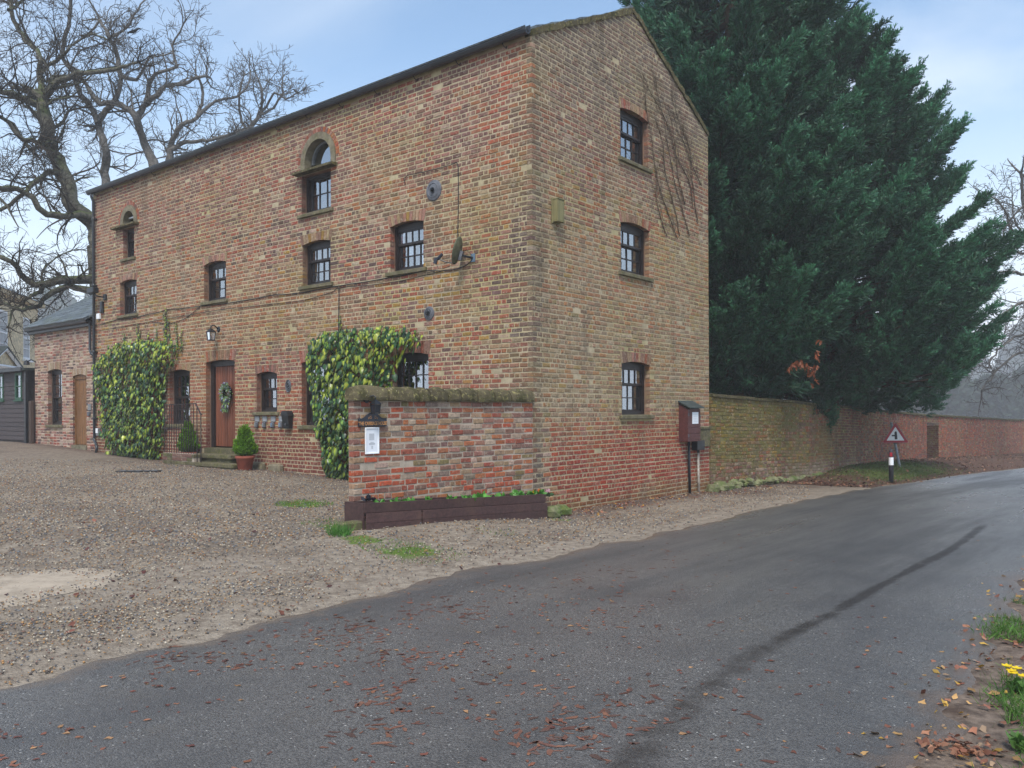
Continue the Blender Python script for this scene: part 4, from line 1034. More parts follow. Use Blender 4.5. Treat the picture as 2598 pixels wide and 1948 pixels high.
dp.tube([Fp(sP, 7.58, .12), Fp(sP, 7.50, .12), Fp(sP, 7.38, .07), Fp(sP, 1.0, .07), Fp(sP, .92, .08), Fp(14.62, .80, .16), Fp(14.55, .72, .18), Fp(14.55, gz - .02, .2)], .036, 10)
dpo = dp.build('downpipe', M_GUTTER, HOUSE, smooth=True)
for z in (6.9, 5.1, 3.3, 1.5):
    c_ = MB(); c_.lathe([(.046, -.03), (.05, -.02), (.05, .02), (.046, .03)], Fp(sP, z, .07), 12); c_.obox(Fp(sP - .07, z - .015, .0), Fp(sP + .07, z - .015, 0) - Fp(sP - .07, z - .015, 0), Fp(sP, z, .06) - Fp(sP, z, 0), (0, 0, .03)); c_.build('collar', M_GUTTER, dpo)
d2 = MB(); d2.tube([Fp(15.18, 4.2, .09), Fp(15.17, 4.0, .07), Fp(15.17, 3.36, .07), Fp(15.1, 3.26, .07), Fp(14.97, 3.22, .07)], .034, 10); d2.build('downpipe', M_GUTTER, HOUSE, smooth=True)
# pattress plates of the tie rods
for (s, z, r) in ((2.16, 5.50, .185), (2.29, 3.36, .125)):
    pp = MB(); ax = np.array([*Fp.n, 0]); c_ = Fp(s, z, -.01)
    pp.lathe([(.0, .045), (r * .3, .05), (r * .34, .04), (r * .62, .034), (r * .66, .042), (r * .74, .034), (r * .93, .026), (r, .012), (r, 0)], c_, 26, axis=ax); po = pp.build('wall_anchor_plate', M_IRON, HOUSE)
    nb_ = MB(); nb_.lathe([(.0, .10), (.026, .095), (.03, .075), (.03, .06), (.05, .06), (.05, .045)], c_, 6, axis=ax); nb_.build('nut', M_BLACK, po)
# ------------------------------------------------------------------ sign wall with half-round coping
SWALL = thing('boundary_wall', Sp(1.75, .1, -.1), 'short red brick wall with mossy half-round stone coping carrying the house name', 'wall')
SL, STOP = 3.50, 1.775
def colS(rng, s, z):
    w = dict(brown=1.0, red=.6, orange=.75, pink=.4, tan=.75, grey=.3, purple=.12, pale=.3, olive=.08)
    if z < 1.0: f = sstep(1.05, .7, z); w['bright'] = 1.3 * f; w['orange'] += .6 * f; w['tan'] *= 1 - .4 * f
    if fbm(s * 1.2, z * 1.5, 61) > .6: w['red'] += .5; w['bright'] = w.get('bright', 0) + .4
    return jit(rng, choose(rng, w))
bs = lay(Sp, SL, 1, 22, lambda a, b: [], colS, 6, header_every=99, joint=.016, messy=.6, start=lambda k: .012, unit=.222)
rs_ = brick_objects(Sp, bs, SWALL, 300, material=MB_CLEAN)
if rs_: brick_mass([(Sp, rs_)], SWALL, material=MB_CLEAN)
wm = MB(); mq = lambda a, b, z0, z1, d0, d1: wm.obox(Sp(a, z0, d0), Sp(b, z0, d0) - Sp(a, z0, d0), Sp(a, z0, d1) - Sp(a, z0, d0), (0, 0, z1 - z0))
mq(.004, SL - .008, -.3, STOP + .02, -.112, -.008); wm.build('wall_core', M_MORTAR_GREY, SWALL)
em = MB(); re_ = random.Random(12)                # end face bricks
class EP:
    t = -SN; n = SD
    def __call__(self, s, z, d): return np.array([*(C0 + SD * (SL - .001 + d) - SN * s), z])
EPf = EP(); 
for k in range(1, 22):
    z0, z1 = k * COURSE + .007, (k + 1) * COURSE - .007
    if k == 5: brick_faces(em, EPf, .101, .112, z0, z1, colS(re_, 0, (z0 + z1) / 2), depth=.05)
em.build('brick', MB_CLEAN, SWALL, kind='stuff')
cut = [0, .55, .92, 1.28, 1.62, 1.88, 2.22, 2.42, 2.95, 3.53]; rc = random.Random(2)
for a, b in zip(cut[:-1], cut[1:]):
    cp = MB(); n = 9; N = 5; rx = [rc.uniform(-.006, .006) for _ in range(4)]; q = rc.uniform(.8, 1.15)
    prof = [(.055, 0), (.062, .03)] + [(-.055 + .118 * math.cos(t), .04 + (.155 + rx[0]) * math.sin(t)) for t in np.linspace(.05, math.pi - .05, n)] + [(-.172, .03), (-.165, 0)]
    vs = []
    for i in range(N):
        f = i / (N - 1); s = a + .011 + (b - a - .022) * f; sh = 1 - .12 * (1 if i in (0, N - 1) else 0)
        for d, z in prof: vs.append(Sp(s, STOP + z * sh + (fbm(s * 6, d * 8 + z * 9, 70) - .5) * .035 + rx[1], -.055 + (d + .055) * sh + (fbm(s * 5, z * 12, 71) - .5) * .03 + rx[2]))
    m_ = len(prof); fs = [(i * m_ + k, i * m_ + (k + 1) % m_, (i + 1) * m_ + (k + 1) % m_, (i + 1) * m_ + k) for i in range(N - 1) for k in range(m_)] + [tuple(range(m_)), tuple(range(N * m_ - 1, (N - 1) * m_ - 1, -1))]
    cp.add(vs, fs, (q, q, q)); cp.build('coping_stone', M_COPING, SWALL, smooth=False)
jm = MB(); jm.obox(Sp(.02, STOP, -.13), Sp(3.49, STOP, -.13) - Sp(.02, STOP, -.13), Sp(0, 0, .0) - Sp(0, 0, -.13), (0, 0, .06)); jm.build('coping_bed', M_RUBBLE, SWALL)

# wall lantern, name plaque, framed notice on the sign wall
def sbox(mb, a, b, z0, z1, d0, d1, col=(1, 1, 1), P=Sp): mb.obox(P(a, z0, d0), P(b, z0, d0) - P(a, z0, d0), P(a, z0, d1) - P(a, z0, d0), (0, 0, z1 - z0), col)
M_SMOKE = simple('smoked_glass', (40, 42, 50), 0.12, 0.6, var=.1)
def lantern(P, s, z, label, arm=True, sc=1.0):
    t = thing('wall_lantern', P(s, z, .0), label, 'lamp', 'wall lanterns')
    dC = .15 * sc
    mb = MB(); mb.lathe([(0, .02), (.03 * sc, .02), (.052 * sc, .008), (.055 * sc, 0)], P(s + (.05 if arm else 0), z + .10 * sc, -.002), 14, axis=np.array([*P.n, 0])); mb.build('back_plate', M_BLACK, t)
    mb = MB(); s0 = s + (.05 if arm else 0)
    mb.tube([P(s0, z + .10 * sc, .02), P(s0 - .005, z + .15 * sc, .06 * sc), P(s, z + .165 * sc, .10 * sc), P(s, z + .14 * sc, dC), P(s, z + .11 * sc, dC)], .011 * sc, 7); mb.build('bracket', M_BLACK, t, smooth=True)
    def ring(r, zz): return [P(s + r * a, zz, dC + r * b) for a, b in ((-1, -1), (1, -1), (1, 1), (-1, 1))]
    mb = MB(); A, B_, D = ring(.068 * sc, z + .035 * sc), ring(.05 * sc, z + .06 * sc), ring(.012 * sc, z + .105 * sc); mb.add(A + B_ + D, [(k, (k + 1) % 4, 4 + (k + 1) % 4, 4 + k) for k in range(4)] + [(4 + k, 4 + (k + 1) % 4, 8 + (k + 1) % 4, 8 + k) for k in range(4)] + [(8, 9, 10, 11), (3, 2, 1, 0)]); mb.lathe([(.0, .13 * sc), (.012 * sc, .118 * sc), (.006 * sc, .106 * sc)], P(s, z, dC), 8); mb.build('hood', M_BLACK, t)
    mb = MB(); A, B_ = ring(.055 * sc, z + .034 * sc), ring(.044 * sc, z - .10 * sc)
    for k in range(4): mb.tube([A[k], B_[k]], .007 * sc, 4)
    Bx = ring(.05 * sc, z - .10 * sc); By = ring(.05 * sc, z - .118 * sc); mb.add(Bx + By, [(k, (k + 1) % 4, 4 + (k + 1) % 4, 4 + k) for k in range(4)] + [(0, 3, 2, 1), (4, 5, 6, 7)]); mb.build('cage', M_BLACK, t)
    mb = MB(); A, B_ = ring(.051 * sc, z + .03 * sc), ring(.041 * sc, z - .098 * sc); mb.add(A + B_, [(k, (k + 1) % 4, 4 + (k + 1) % 4, 4 + k) for k in range(4)]); mb.build('glass', M_SMOKE if arm else M_GLASS, t)
    mb = MB(); mb.lathe([(0, .0), (.014 * sc, .005), (.02 * sc, .04 * sc), (.012 * sc, .07 * sc), (0, .08 * sc)], P(s, z - .09 * sc, dC), 8); mb.build('bulb', M_WHITE, t)
    return t
lantern(Sp, 3.245, 1.70, 'black lantern bracketed under the stone coping above the name plaque', sc=.84)
lantern(Fp, 8.96, 3.40, 'black lantern fixed to the brickwork above the planked front door', arm=False, sc=1.25)
pq = thing('name_plaque', Sp(3.205, 1.44, .01), 'dark curved-top plaque with gold lettering naming the house', 'sign')
top = [(-.228, .10), (-.215, .112), (-.19, .104), (-.14, .115), (-.09, .155), (-.04, .180), (0, .186), (.04, .180), (.09, .155), (.14, .115), (.19, .104), (.215, .112), (.228, .10)]
poly = [Sp(3.205 + .228, 1.44, .004), Sp(3.205 - .228, 1.44, .004)] + [Sp(3.205 - x * -1 * -1, 1.44 + z, .004) for x, z in reversed(top)]
poly = [Sp(3.205 - x, 1.44 + z, .004) for x, z in [(-.228, 0), (.228, 0)] + [(x, z) for x, z in reversed(top)]]
mb = MB(); mb.prism(poly, np.array([*SN, 0]) * .018); mb.build('board', M_NAVY, pq)
rim = MB(); q_ = [(-.22, .008), (.22, .008)] + [(x * .965, z - .006) for x, z in reversed(top)]; pts = [Sp(3.205 - x, 1.44 + z, .023) for x, z in q_]; rim.tube(pts + [pts[0]], .0035, 5); rim.build('rim', M_NAVY, pq)
def text_on(P, txt, s, z, d, size, material, parent, name='lettering', sx=1.0, flip=-1):
    cu = bpy.data.curves.new(name, 'FONT'); cu.body = txt; cu.size = size; cu.align_x = 'CENTER'; cu.align_y = 'CENTER'; cu.extrude = .0015; cu.offset = .0012; cu.resolution_u = 3
    tmp = bpy.data.objects.new('tmp', cu); COL.objects.link(tmp); dg = bpy.context.evaluated_depsgraph_get(); me = bpy.data.meshes.new_from_object(tmp.evaluated_get(dg)); bpy.data.objects.remove(tmp)
    w = np.array(parent.location); org = P(s, z, d); X = np.array([*P.t, 0]) * flip; N = np.array([*P.n, 0])
    M = Matrix(((X[0], 0, N[0]), (X[1], 0, N[1]), (0, 1, 0)))
    for v in me.vertices: v.co = M @ Vector((v.co.x * sx, v.co.y, v.co.z))
    me.materials.clear(); me.materials.append(material); o = bpy.data.objects.new(name, me); COL.objects.link(o); o.parent = parent; o.location = Vector(org - w); return o
text_on(Sp, "'THE CARRIAGE HOUSE'", 3.205, 1.478, .025, .066, M_GOLD, pq, sx=.66)
sw = MB()
for sg in (-1, 1):
    for cx_, cz_, r0, tr in ((.035, .115, .022, 1.6), (.068, .105, .011, 1.2)):
        P_ = [Sp(3.205 + sg * (cx_ + (r0 * (1 - .28 * t)) * math.cos(2.2 - t * 2.6)), 1.44 + cz_ + (r0 * (1 - .28 * t)) * math.sin(2.2 - t * 2.6), .024) for t in np.linspace(0, tr * 1.6, 18)]; sw.tube(P_, .0022, 4)
sw.build('scroll', M_GOLD, pq)
nf = thing('notice_frame', Sp(3.213, 1.085, .01), 'white framed notice screwed to the bricks below the name plaque', 'notice')
mb = MB()
for a, b, z0, z1 in ((3.10, 3.326, 1.085, 1.103), (3.10, 3.326, 1.412, 1.43), (3.10, 3.118, 1.103, 1.412), (3.308, 3.326, 1.103, 1.412)): sbox(mb, a, b, z0, z1, .004, .022)
o = mb.build('frame', M_WHITE, nf); bv = o.modifiers.new('e', 'BEVEL'); bv.width = .003
mb = MB(); sbox(mb, 3.118, 3.308, 1.103, 1.412, .004, .011); mb.build('sheet', M_PAPER, nf)
mb = MB(); sbox(mb, 3.178, 3.26, 1.265, 1.35, .011, .0125); mb.build('printed_square', M_PRINT, nf)
mb = MB(); sbox(mb, 3.165, 3.262, 1.205, 1.228, .011, .0125); sbox(mb, 3.185, 3.24, 1.232, 1.239, .011, .0125); sbox(mb, 3.2, 3.225, 1.15, 1.19, .011, .0125); mb.build('printed_lines', M_PRINT, nf)

# long planter of brown boards along the foot of the sign wall
pl = thing('planter', Sp(1.7, .02, .35), 'long dark brown plank planter along the foot of the boundary wall', 'planter')
PZ = lambda s: .0 + .045 * s                       # follows the slope of the ground
def pboard(a, b, z0, z1, d0, d1, q, tilt=0.0, parent=pl, nm='plank'):
    mb = MB(); P0 = [Sp(a, z0 + PZ(a), d0), Sp(b, z0 + PZ(b), d0), Sp(b, z0 + PZ(b), d1), Sp(a, z0 + PZ(a), d1)]; P1 = [p + np.array([0, 0, z1 - z0]) + np.array([*SN, 0]) * tilt for p in P0]
    mb.add(P0 + P1, [(0, 3, 2, 1), (4, 5, 6, 7), (0, 1, 5, 4), (1, 2, 6, 5), (2, 3, 7, 6), (3, 0, 4, 7)])
    c_ = Sp((a + b) / 2, (z0 + z1) / 2, d1); o = mb.build(nm, M_PLANTER, parent); o.color = (q, q, q, 1)
    w = o.location.copy(); bv = o.modifiers.new('e', 'BEVEL'); bv.width = .004; return o
pboard(.20, 1.55, .225, .35, .40, .422, 1.0, .004); pboard(1.555, 3.66, .225, .35, .40, .422, .92, .004)
pboard(.18, 2.72, .105, .222, .418, .44, 1.1); pboard(.18, 2.72, -.02, .103, .418, .44, .95)
pboard(2.73, 3.63, .10, .222, .405, .427, 1.25); pboard(2.73, 3.63, .0, .097, .405, .427, 1.15)
pboard(.20, 3.66, .2, .34, .02, .04, .9)
for s in (.20, 3.64):
    mb = MB(); A = Sp(s, .0 + PZ(s), .02); mb.obox(A, Sp(s + .02, .0 + PZ(s), .02) - A, Sp(s, .0 + PZ(s), .40) - A, (0, 0, .345)); mb.build('end_board', M_PLANTER, pl)
mb = MB(); A, B_, C_, D_ = Sp(.22, .29 + PZ(.22), .04), Sp(3.64, .29 + PZ(3.64), .04), Sp(3.64, .29 + PZ(3.64), .40), Sp(.22, .29 + PZ(.22), .40); mb.add([A, B_, C_, D_] + [p - np.array([0, 0, .1]) for p in (A, B_, C_, D_)], [(0, 1, 2, 3), (0, 4, 5, 1), (2, 6, 7, 3)]); mb.build('soil', M_SOIL, pl)

# ------------------------------------------------------------------ lower brick annexe at the far end
ANX = thing('brick_annexe', Fp(17.1, .7, -1.5), 'low pinkish brick annexe with a slate roof at the far end of the house', 'building')
A0, A1, AE = 15.12, 18.97, 4.13
AW = [W_(17.12, 18.06, 1.31, 2.88, cols=2, ru=2, rl=2, split=.5, ear=.07, curtain=[(.42, .98, 0, .45, (206, 210, 220), .1)])]; ADOOR = dict(s0=15.56, s1=16.40, z0=.72, z1=2.68, rise=.05)
for w in AW + [ADOOR]: w['zt'] = zs(w['z1'] + .24)
def cutsA(z0, z1):
    zm = (z0 + z1) / 2; c = []
    for w in AW + [ADOOR]:
        if w['z0'] - .005 < zm < w['z1'] + .01: c.append((w['s0'], w['s1']))
        elif w['z1'] < zm < w['zt']: c.append((w['s0'] - .055, w['s1'] + .055))
        if w is not ADOOR and w['z0'] - .075 < zm <= w['z0']: c.append((w['s0'] - .075, w['s1'] + .075))
    return sorted(c)
def colA(rng, s, z):
    w = dict(pale=1.0, pink=1.1, tan=.5, purple=.35, dark=.22, red=.25, brown=.45)
    if z < 1.5: w['red'] += .5; w['pale'] *= .7
    if fbm(s, z * 2, 33) > .58: w['dark'] += .5
    return jit(rng, choose(rng, w), .1)
ba = lay(Fp, A1, 7, 52, cutsA, colA, 21, start=lambda k: A0, header_every=99, messy=.4)
ra = brick_objects(Fp, ba, ANX, 300, material=MB_CLEAN); lint = []
for i, w in enumerate(AW + [ADOOR]): lintel_bricks(Fp, w, w['zt'], 120 + i, dict(tan=.8, pale=.7, pink=.7), lint)
mass = MB()
for s0, s1, z0, z1, col, pr in ra: brick_faces(mass, Fp, s0, s1, z0, z1, col, proud=pr, rng=r3)
for poly, col in lint: mass.prism(poly, np.array([*VD, 0]) * .1, col)
mass.build('brick', MB_CLEAN, ANX, kind='stuff')
wm = MB(); wall_face(wm, Fp, A1, .2, lambda s: AE + .1, [win_hole(w) for w in AW + [ADOOR]], s0=A0)
AD, AR = 4.4, 5.62
wm.add([Fp(A1, .2, -.0), Fp(A1, .2, -AD), Fp(A1, AE + .1, -AD), Fp(A1, AR - .05, -AD / 2), Fp(A1, AE + .1, 0)], [(0, 1, 2, 3, 4)])
wm.quad(Fp(A0, .2, -AD), Fp(A1, .2, -AD), Fp(A1, AE, -AD), Fp(A0, AE, -AD)); wm.build('wall', M_MORTAR_PINK, ANX)
im = MB(); im.quad(Fp(A0, .2, -1.6), Fp(A1, .2, -1.6), Fp(A1, 4, -1.6), Fp(A0, 4, -1.6)); im.build('inner_wall', M_INTERIOR, ANX)
build_window(Fp, ANX, AW[0], 401)
mb = MB(); bx(mb, Fp, 15.566, 15.60, .74, 2.73, -.14, -.05); bx(mb, Fp, 16.36, 16.394, .74, 2.73, -.14, -.05); bx(mb, Fp, 15.60, 16.36, 2.60, 2.73, -.14, -.05); d_ = mb.build('door', M_DOOR2, ANX)
for k in range(6):
    mb = MB(); a = 15.602 + k * .1263; bx(mb, Fp, a + .002, a + .124, .76, 2.60, -.12, -.075); o = mb.build('plank', M_DOOR2, d_); q = .85 + .35 * rr.random(); o.color = (q, q, q, 1); bv = o.modifiers.new('e', 'BEVEL'); bv.width = .004
mb = MB(); bx(mb, Fp, 15.53, 16.43, .58, .75, -.2, .04); mb.build('threshold', M_DRESSED, d_)
sl1 = Fp(0, AR, -AD / 2) - Fp(0, AE + .05, .22); e0 = Fp(A0 - .02, AE + .05, .22); e1 = Fp(A1 + .3, AE + .05, .22); ux = (e1 - e0) / np.linalg.norm(e1 - e0); LS = np.linalg.norm(sl1); sl = sl1 / LS
nz = np.cross(ux, sl); nz = nz if nz[2] > 0 else -nz
mb = MB(); mb.obox(e0, e1 - e0, sl1, nz * .04); mb.obox(Fp(A0, AE + .05, -AD - .22), e1 - e0, Fp(0, AR, -AD / 2) - Fp(0, AE + .05, -AD - .22), np.array([0, 0, .05])); ar = mb.build('roof', M_SLATE, ANX)
sm_ = []; L_ = np.linalg.norm(e1 - e0); rs = random.Random(14)
me_s = []
for v_ in range(4):
    mb = MB(); mb.add([(0, 0, 0), (.318, 0, 0), (.318, .30, -.012), (0, .30, -.012), (.004, .004, .013), (.314, .003 + .006 * v_, .013), (.314, .30, .002), (.004, .30, .002)], [(0, 3, 2, 1), (4, 5, 6, 7), (0, 1, 5, 4), (1, 2, 6, 5), (2, 3, 7, 6), (3, 0, 4, 7)])
    me = bpy.data.meshes.new('slate'); me.from_pydata(mb.v, [], mb.f); at_ = me.color_attributes.new('col', 'FLOAT_COLOR', 'POINT'); at_.data.foreach_set('color', np.ones(32, np.float32)); me.materials.append(M_SLATE); me_s.append(me)
RM = Matrix((ux, sl, nz)).transposed(); RM = RM if RM.determinant() > 0 else Matrix((ux, sl, nz)).transposed()
rows = int(LS / .215) + 1
for r in range(rows):
    for k in range(-1, int(L_ / .325) + 1):
        a = k * .325 + (r % 2) * .16; 
        if a < -.02 or a + .32 > L_ + .03: continue
        o = bpy.data.objects.new('slate', rs.choice(me_s)); COL.objects.link(o); o.parent = ar
        o.matrix_local = Matrix.Translation(Vector(e0 + ux * a + sl * (r * .215 - .03) + nz * (.05 + rs.uniform(0, .005)) - np.array(ANX.location))) @ RM.to_4x4(); q = .75 + .5 * rs.random(); o.color = (q, q, q, 1)
mb = MB(); gp2 = [(.10, .06), (.10, -.03), (.15, -.06), (.20, -.04), (.215, .03), (.2, .03), (.15, -.04), (.12, .06)]; n = len(gp2)
vs = [Fp(s, AE + .03 + z, d) for s in (A0 + .02, A1 + .26) for d, z in gp2]; mb.add(vs, [(k, (k + 1) % n, n + (k + 1) % n, n + k) for k in range(n)] + [tuple(range(n)), tuple(range(2 * n - 1, n - 1, -1))]); mb.build('gutter', M_GUTTER, ANX)
mb = MB(); bx(mb, Fp, A0 + .02, A1 + .2, AE - .1, AE + .06, .0, .10); mb.build('fascia', M_BLACK, ANX)

# timber-clad shed with green windows, and the post beside it
SHZ = .78
SH = thing('timber_shed', Fp(21.5, SHZ, -1.2), 'dark boarded shed with two green framed windows beside the annexe', 'shed')
def shx(s, z, d): return Fp(s, z, d + .12)
shx.t, shx.n, shx.o = U, -VD, C0
nb = 15; hb_ = (2.92 - SHZ - .05) / nb
swn = [(19.57, 20.08, 2.06, 2.90), (21.0, 21.50, 2.06, 2.90)]
for k in range(nb):
    z0 = SHZ + .06 + k * hb_; iv = [(19.32, 25.6)]
    for a, b, c, d in swn:
        if c - hb_ * .5 < z0 < d - hb_ * .4: iv = subtract(iv, [(a, b)])
    for a, b in iv:
        mb = MB(); v_ = [shx(a, z0 - .012, -.02), shx(b, z0 - .012, -.02), shx(b, z0 - .012, .022), shx(a, z0 - .012, .022), shx(a, z0 + hb_, -.02), shx(b, z0 + hb_, -.02), shx(b, z0 + hb_, .004), shx(a, z0 + hb_, .004)]
        mb.add(v_, [(0, 1, 2, 3), (7, 6, 5, 4), (0, 4, 5, 1), (1, 5, 6, 2), (2, 6, 7, 3), (3, 7, 4, 0)]); o = mb.build('board', M_SHED, SH); q = .85 + .3 * rr.random(); o.color = (q, q, q, 1)
mb = MB(); bx(mb, shx, 19.33, 25.6, SHZ - .2, 2.96, -2.6, -.04); mb.build('body', M_SHED, SH)
mb = MB(); bx(mb, shx, 19.22, 19.34, SHZ - .12, 2.95, -.05, .05); mb.build('corner_post', M_BLACK, SH)
mb = MB(); A = shx(19.15, 2.95, .18); mb.obox(A, shx(25.8, 2.95, .18) - A, shx(19.15, 3.05, -2.9) - A, (0, 0, .07)); mb.build('roof', M_LEAD, SH)
mb = MB(); bx(mb, shx, 19.15, 25.8, 2.93, 3.05, .18, .21); mb.build('fascia', M_BLACK, SH)
for a, b, c, d in swn:
    mb = MB(); bx(mb, shx, a, a + .07, c, d, -.03, .035); bx(mb, shx, b - .07, b, c, d, -.03, .035); bx(mb, shx, a + .07, b - .07, d - .08, d, -.03, .035); bx(mb, shx, a + .07, b - .07, c, c + .08, -.03, .035); bx(mb, shx, a + .07, b - .07, (c + d) / 2 - .02, (c + d) / 2 + .02, -.03, .03); bx(mb, shx, a - .05, b + .05, c - .04, c, -.03, .07)
    w = mb.build('window', M_GREENPAINT, SH)
    for q0, q1 in ((c + .08, (c + d) / 2 - .02), ((c + d) / 2 + .02, d - .08)): mb = MB(); bx(mb, shx, a + .07, b - .07, q0, q1, -.012, -.006); mb.build('pane', M_GLASS, w)
    mb = MB(); bx(mb, shx, a + .07, b - .07, c + .08, d - .08, -.035, -.028); mb.build('blind', M_PLASTIC, w)
po = MB(); bx(po, Fp, 18.88, 19.04, .62, 2.02, .06, .16); o = po.build('timber_post', M_POSTWOOD); tag(o, 'rough brown timber post standing between the shed and the annexe', 'post')
bv = o.modifiers.new('e', 'BEVEL'); bv.width = .012

# ------------------------------------------------------------------ garden wall running along the road
GW = thing('garden_wall', (10.5, 25.3, -.4), 'long mossy red brick garden wall curving away beside the road', 'wall')
gseg = list(zip(GWALL[:-1], GWALL[1:])); TOPZ = [2.03, 1.93, 1.83, 1.64, 1.47, 1.05, .55]
def colW(rng, s, z):
    n = fbm(s * .35, z * .7, 91); w = dict(brown=.9, red=.8, maroon=.5, pink=.4, purple=.4, tan=.25)
    m_ = sstep(9, 5.5, s) * sstep(.30, .5, fbm(s * .5 + 3, z * .8, 93)); w['olive'] = 2.6 * m_ + .3 * sstep(.55, .7, n) ; w['ochre'] = .7 * m_
    if z < .45 and s < 10: w['pale'] = 1.2 * sstep(.6, .1, z) ; w['grey'] = .6
    if s > 12: w['red'] += .8; w['orange'] = .3; w['bright'] = .35 * (1 if fbm(s * .8, z, 97) > .55 else 0)
    n3 = fbm(s * .55 + 7, z * .9, 131); gz = sstep(9.5, 5.5, s) * sstep(.2, .7, z)
    return tintmix(jit(rng, choose(rng, w)), ((98, 98, 44), .62 * gz * sstep(.28, .55, n3)), ((92, 70, 60), .4 * (1 - gz) * sstep(12, 8, s)), ((150, 142, 124), .5 * sstep(.5, .1, z) * sstep(.42, .6, n3) * (s < 11)))
s_acc = 0; allb = []; core = MB(); cop = MB(); rcw = random.Random(31)
for gi, (a, b) in enumerate(gseg):
    e = b - a; L = float(np.linalg.norm(e)); e = e / L; nn = np.array([e[1], -e[0]]); t0, t1 = TOPZ[gi], TOPZ[gi + 1]
    class GP:
        pass
    def mk(a=a, e=e, nn=nn, L=L, t0=t0, t1=t1):
        def P(s, z, d=0.0): return np.array([*(a + e * s + nn * d), z + (t0 + (t1 - t0) * s / L) - 2.03])
        P.t, P.n, P.o = e, nn, a; return P
    P = mk(); sa = s_acc
    zb = min(tz(*a), tz(*b)) - .25 - min(t0, t1) + 2.03; k0 = int(math.floor(zb / COURSE)) - 1
    cuts = (lambda z0, z1: [(.2, 1.95)]) if gi == 4 else (lambda z0, z1: [])
    bl = lay(P, L, k0, 24, cuts, lambda rng, s, z, sa=sa: colW(rng, s + sa, z), 500 + gi, header_every=4, messy=1.0, joint=.014)
    allb.append((P, bl)); s_acc += L
    q = [P(0, zb - .3, -.012), P(L, zb - .3, -.012), P(L, 1.97, -.012), P(0, 1.97, -.012)]; (core.quad(*q) if gi != 4 else [core.quad(P(x0, za, dd), P(x1, za, dd), P(x1, zc, dd), P(x0, zc, dd)) for x0, x1, za, zc, dd in ((0, .2, zb - .3, 1.97, -.012), (1.95, L, zb - .3, 1.97, -.012), (.2, 1.95, 1.55, 1.97, -.012), (.2, 1.95, zb - .3, 1.56, -.11))])
    q2 = [P(0, zb - .3, -.34), P(L, zb - .3, -.34), P(L, 1.97, -.34), P(0, 1.97, -.34)]; core.quad(*q2[::-1])
    x = 0.0
    while x < L - .05:
        l = min(rcw.uniform(.34, .5), L - x); q = rcw.uniform(.75, 1.1); dz = rcw.uniform(-.012, .012)
        v_ = [P(x + .004, 1.945 + dz, .05), P(x + l - .004, 1.945 + dz, .05), P(x + l - .004, 1.945 + dz, -.40), P(x + .004, 1.945 + dz, -.40), P(x + .004, 2.0 + dz, .045), P(x + l - .004, 2.0 + dz, .045), P(x + l - .006, 2.03 + dz, -.17), P(x + .006, 2.03 + dz, -.17), P(x + l - .004, 2.0 + dz, -.395), P(x + .004, 2.0 + dz, -.395)]
        mb = MB(); mb.add(v_, [(0, 3, 2, 1), (0, 1, 5, 4), (4, 5, 6, 7), (7, 6, 8, 9), (9, 8, 2, 3), (1, 2, 8, 6, 5), (3, 0, 4, 7, 9)], (q, q, q)); o = mb.build('coping_slab', M_COPING, GW); x += l
    if gi == 4:                                    # bricked-up doorway set back in the wall, its lintel course
        rb = MB(); rg2 = random.Random(77)
        for k in range(k0, 24):
            z0, z1 = k * COURSE + .007, (k + 1) * COURSE - .007
            for s0, s1 in fill(rg2, .21, 1.94, .2155, .1 * (k % 2)): brick_faces(rb, P, s0 + .006, s1 - .006, z0, z1, jit(rg2, choose(rg2, dict(brown=1, maroon=.6, olive=.5, purple=.6))), proud=-.10 if z1 < 1.55 else 0, depth=.16)
        for s in np.arange(.22, 1.9, .085): brick_faces(rb, P, s, s + .068, 1.565, 1.66, PAL['dark'], proud=.012)
        rb.build('brick', MB_BRICK, GW, kind='stuff')
core.build('wall_core', M_MORTAR_MOSS, GW)
n_left = 299; rest = []
P0b, b0 = allb[0]; rest.append((P0b, brick_objects(P0b, b0, GW, 299, lambda s, z: z < tz(*P0b(s, 0)[:2]) )))
rest += allb[1:]; brick_mass(rest, GW)
rq = random.Random(41)
def rock(mb, c, r, rng, sq=.7, col=(1, 1, 1)):
    n, m_ = 7, 5; ph = rng.uniform(0, 6); vs = []
    for i in range(1, m_):
        th_ = math.pi * i / m_
        for k in range(n):
            q = 2 * math.pi * k / n + ph; rr_ = r * rng.uniform(.78, 1.12)
            vs.append((c[0] + rr_ * math.sin(th_) * math.cos(q), c[1] + rr_ * math.sin(th_) * math.sin(q), c[2] + rr_ * sq * math.cos(th_)))
    vs += [(c[0], c[1], c[2] + r * sq * .9), (c[0], c[1], c[2] - r * sq)]
    fs = [(i * n + k, (i + 1) * n + k, (i + 1) * n + (k + 1) % n, i * n + (k + 1) % n) for i in range(m_ - 2) for k in range(n)]
    fs += [(len(vs) - 2, k, (k + 1) % n) for k in range(n)] + [(len(vs) - 1, (m_ - 2) * n + (k + 1) % n, (m_ - 2) * n + k) for k in range(n)]
    mb.add(vs, fs, col)
# pale footing stones showing under the bricks
ft = []
for k in range(46):
    f = k / 45; p = np.array([np.interp(f * 2.3, np.arange(len(GWALL)), GWALL[:, q]) for q in (0, 1)]); e = GWALL[1] - GWALL[0]; e /= np.linalg.norm(e); nn = np.array([e[1], -e[0]])
    p = p + nn * rq.uniform(.0, .05); mb = MB(); rock(mb, (*p, tz(*p) + rq.uniform(.02, .16)), rq.uniform(.07, .14), rq, .7, (1.15,) * 3); o = mb.build('footing_stone', M_RUBBLE, GW)
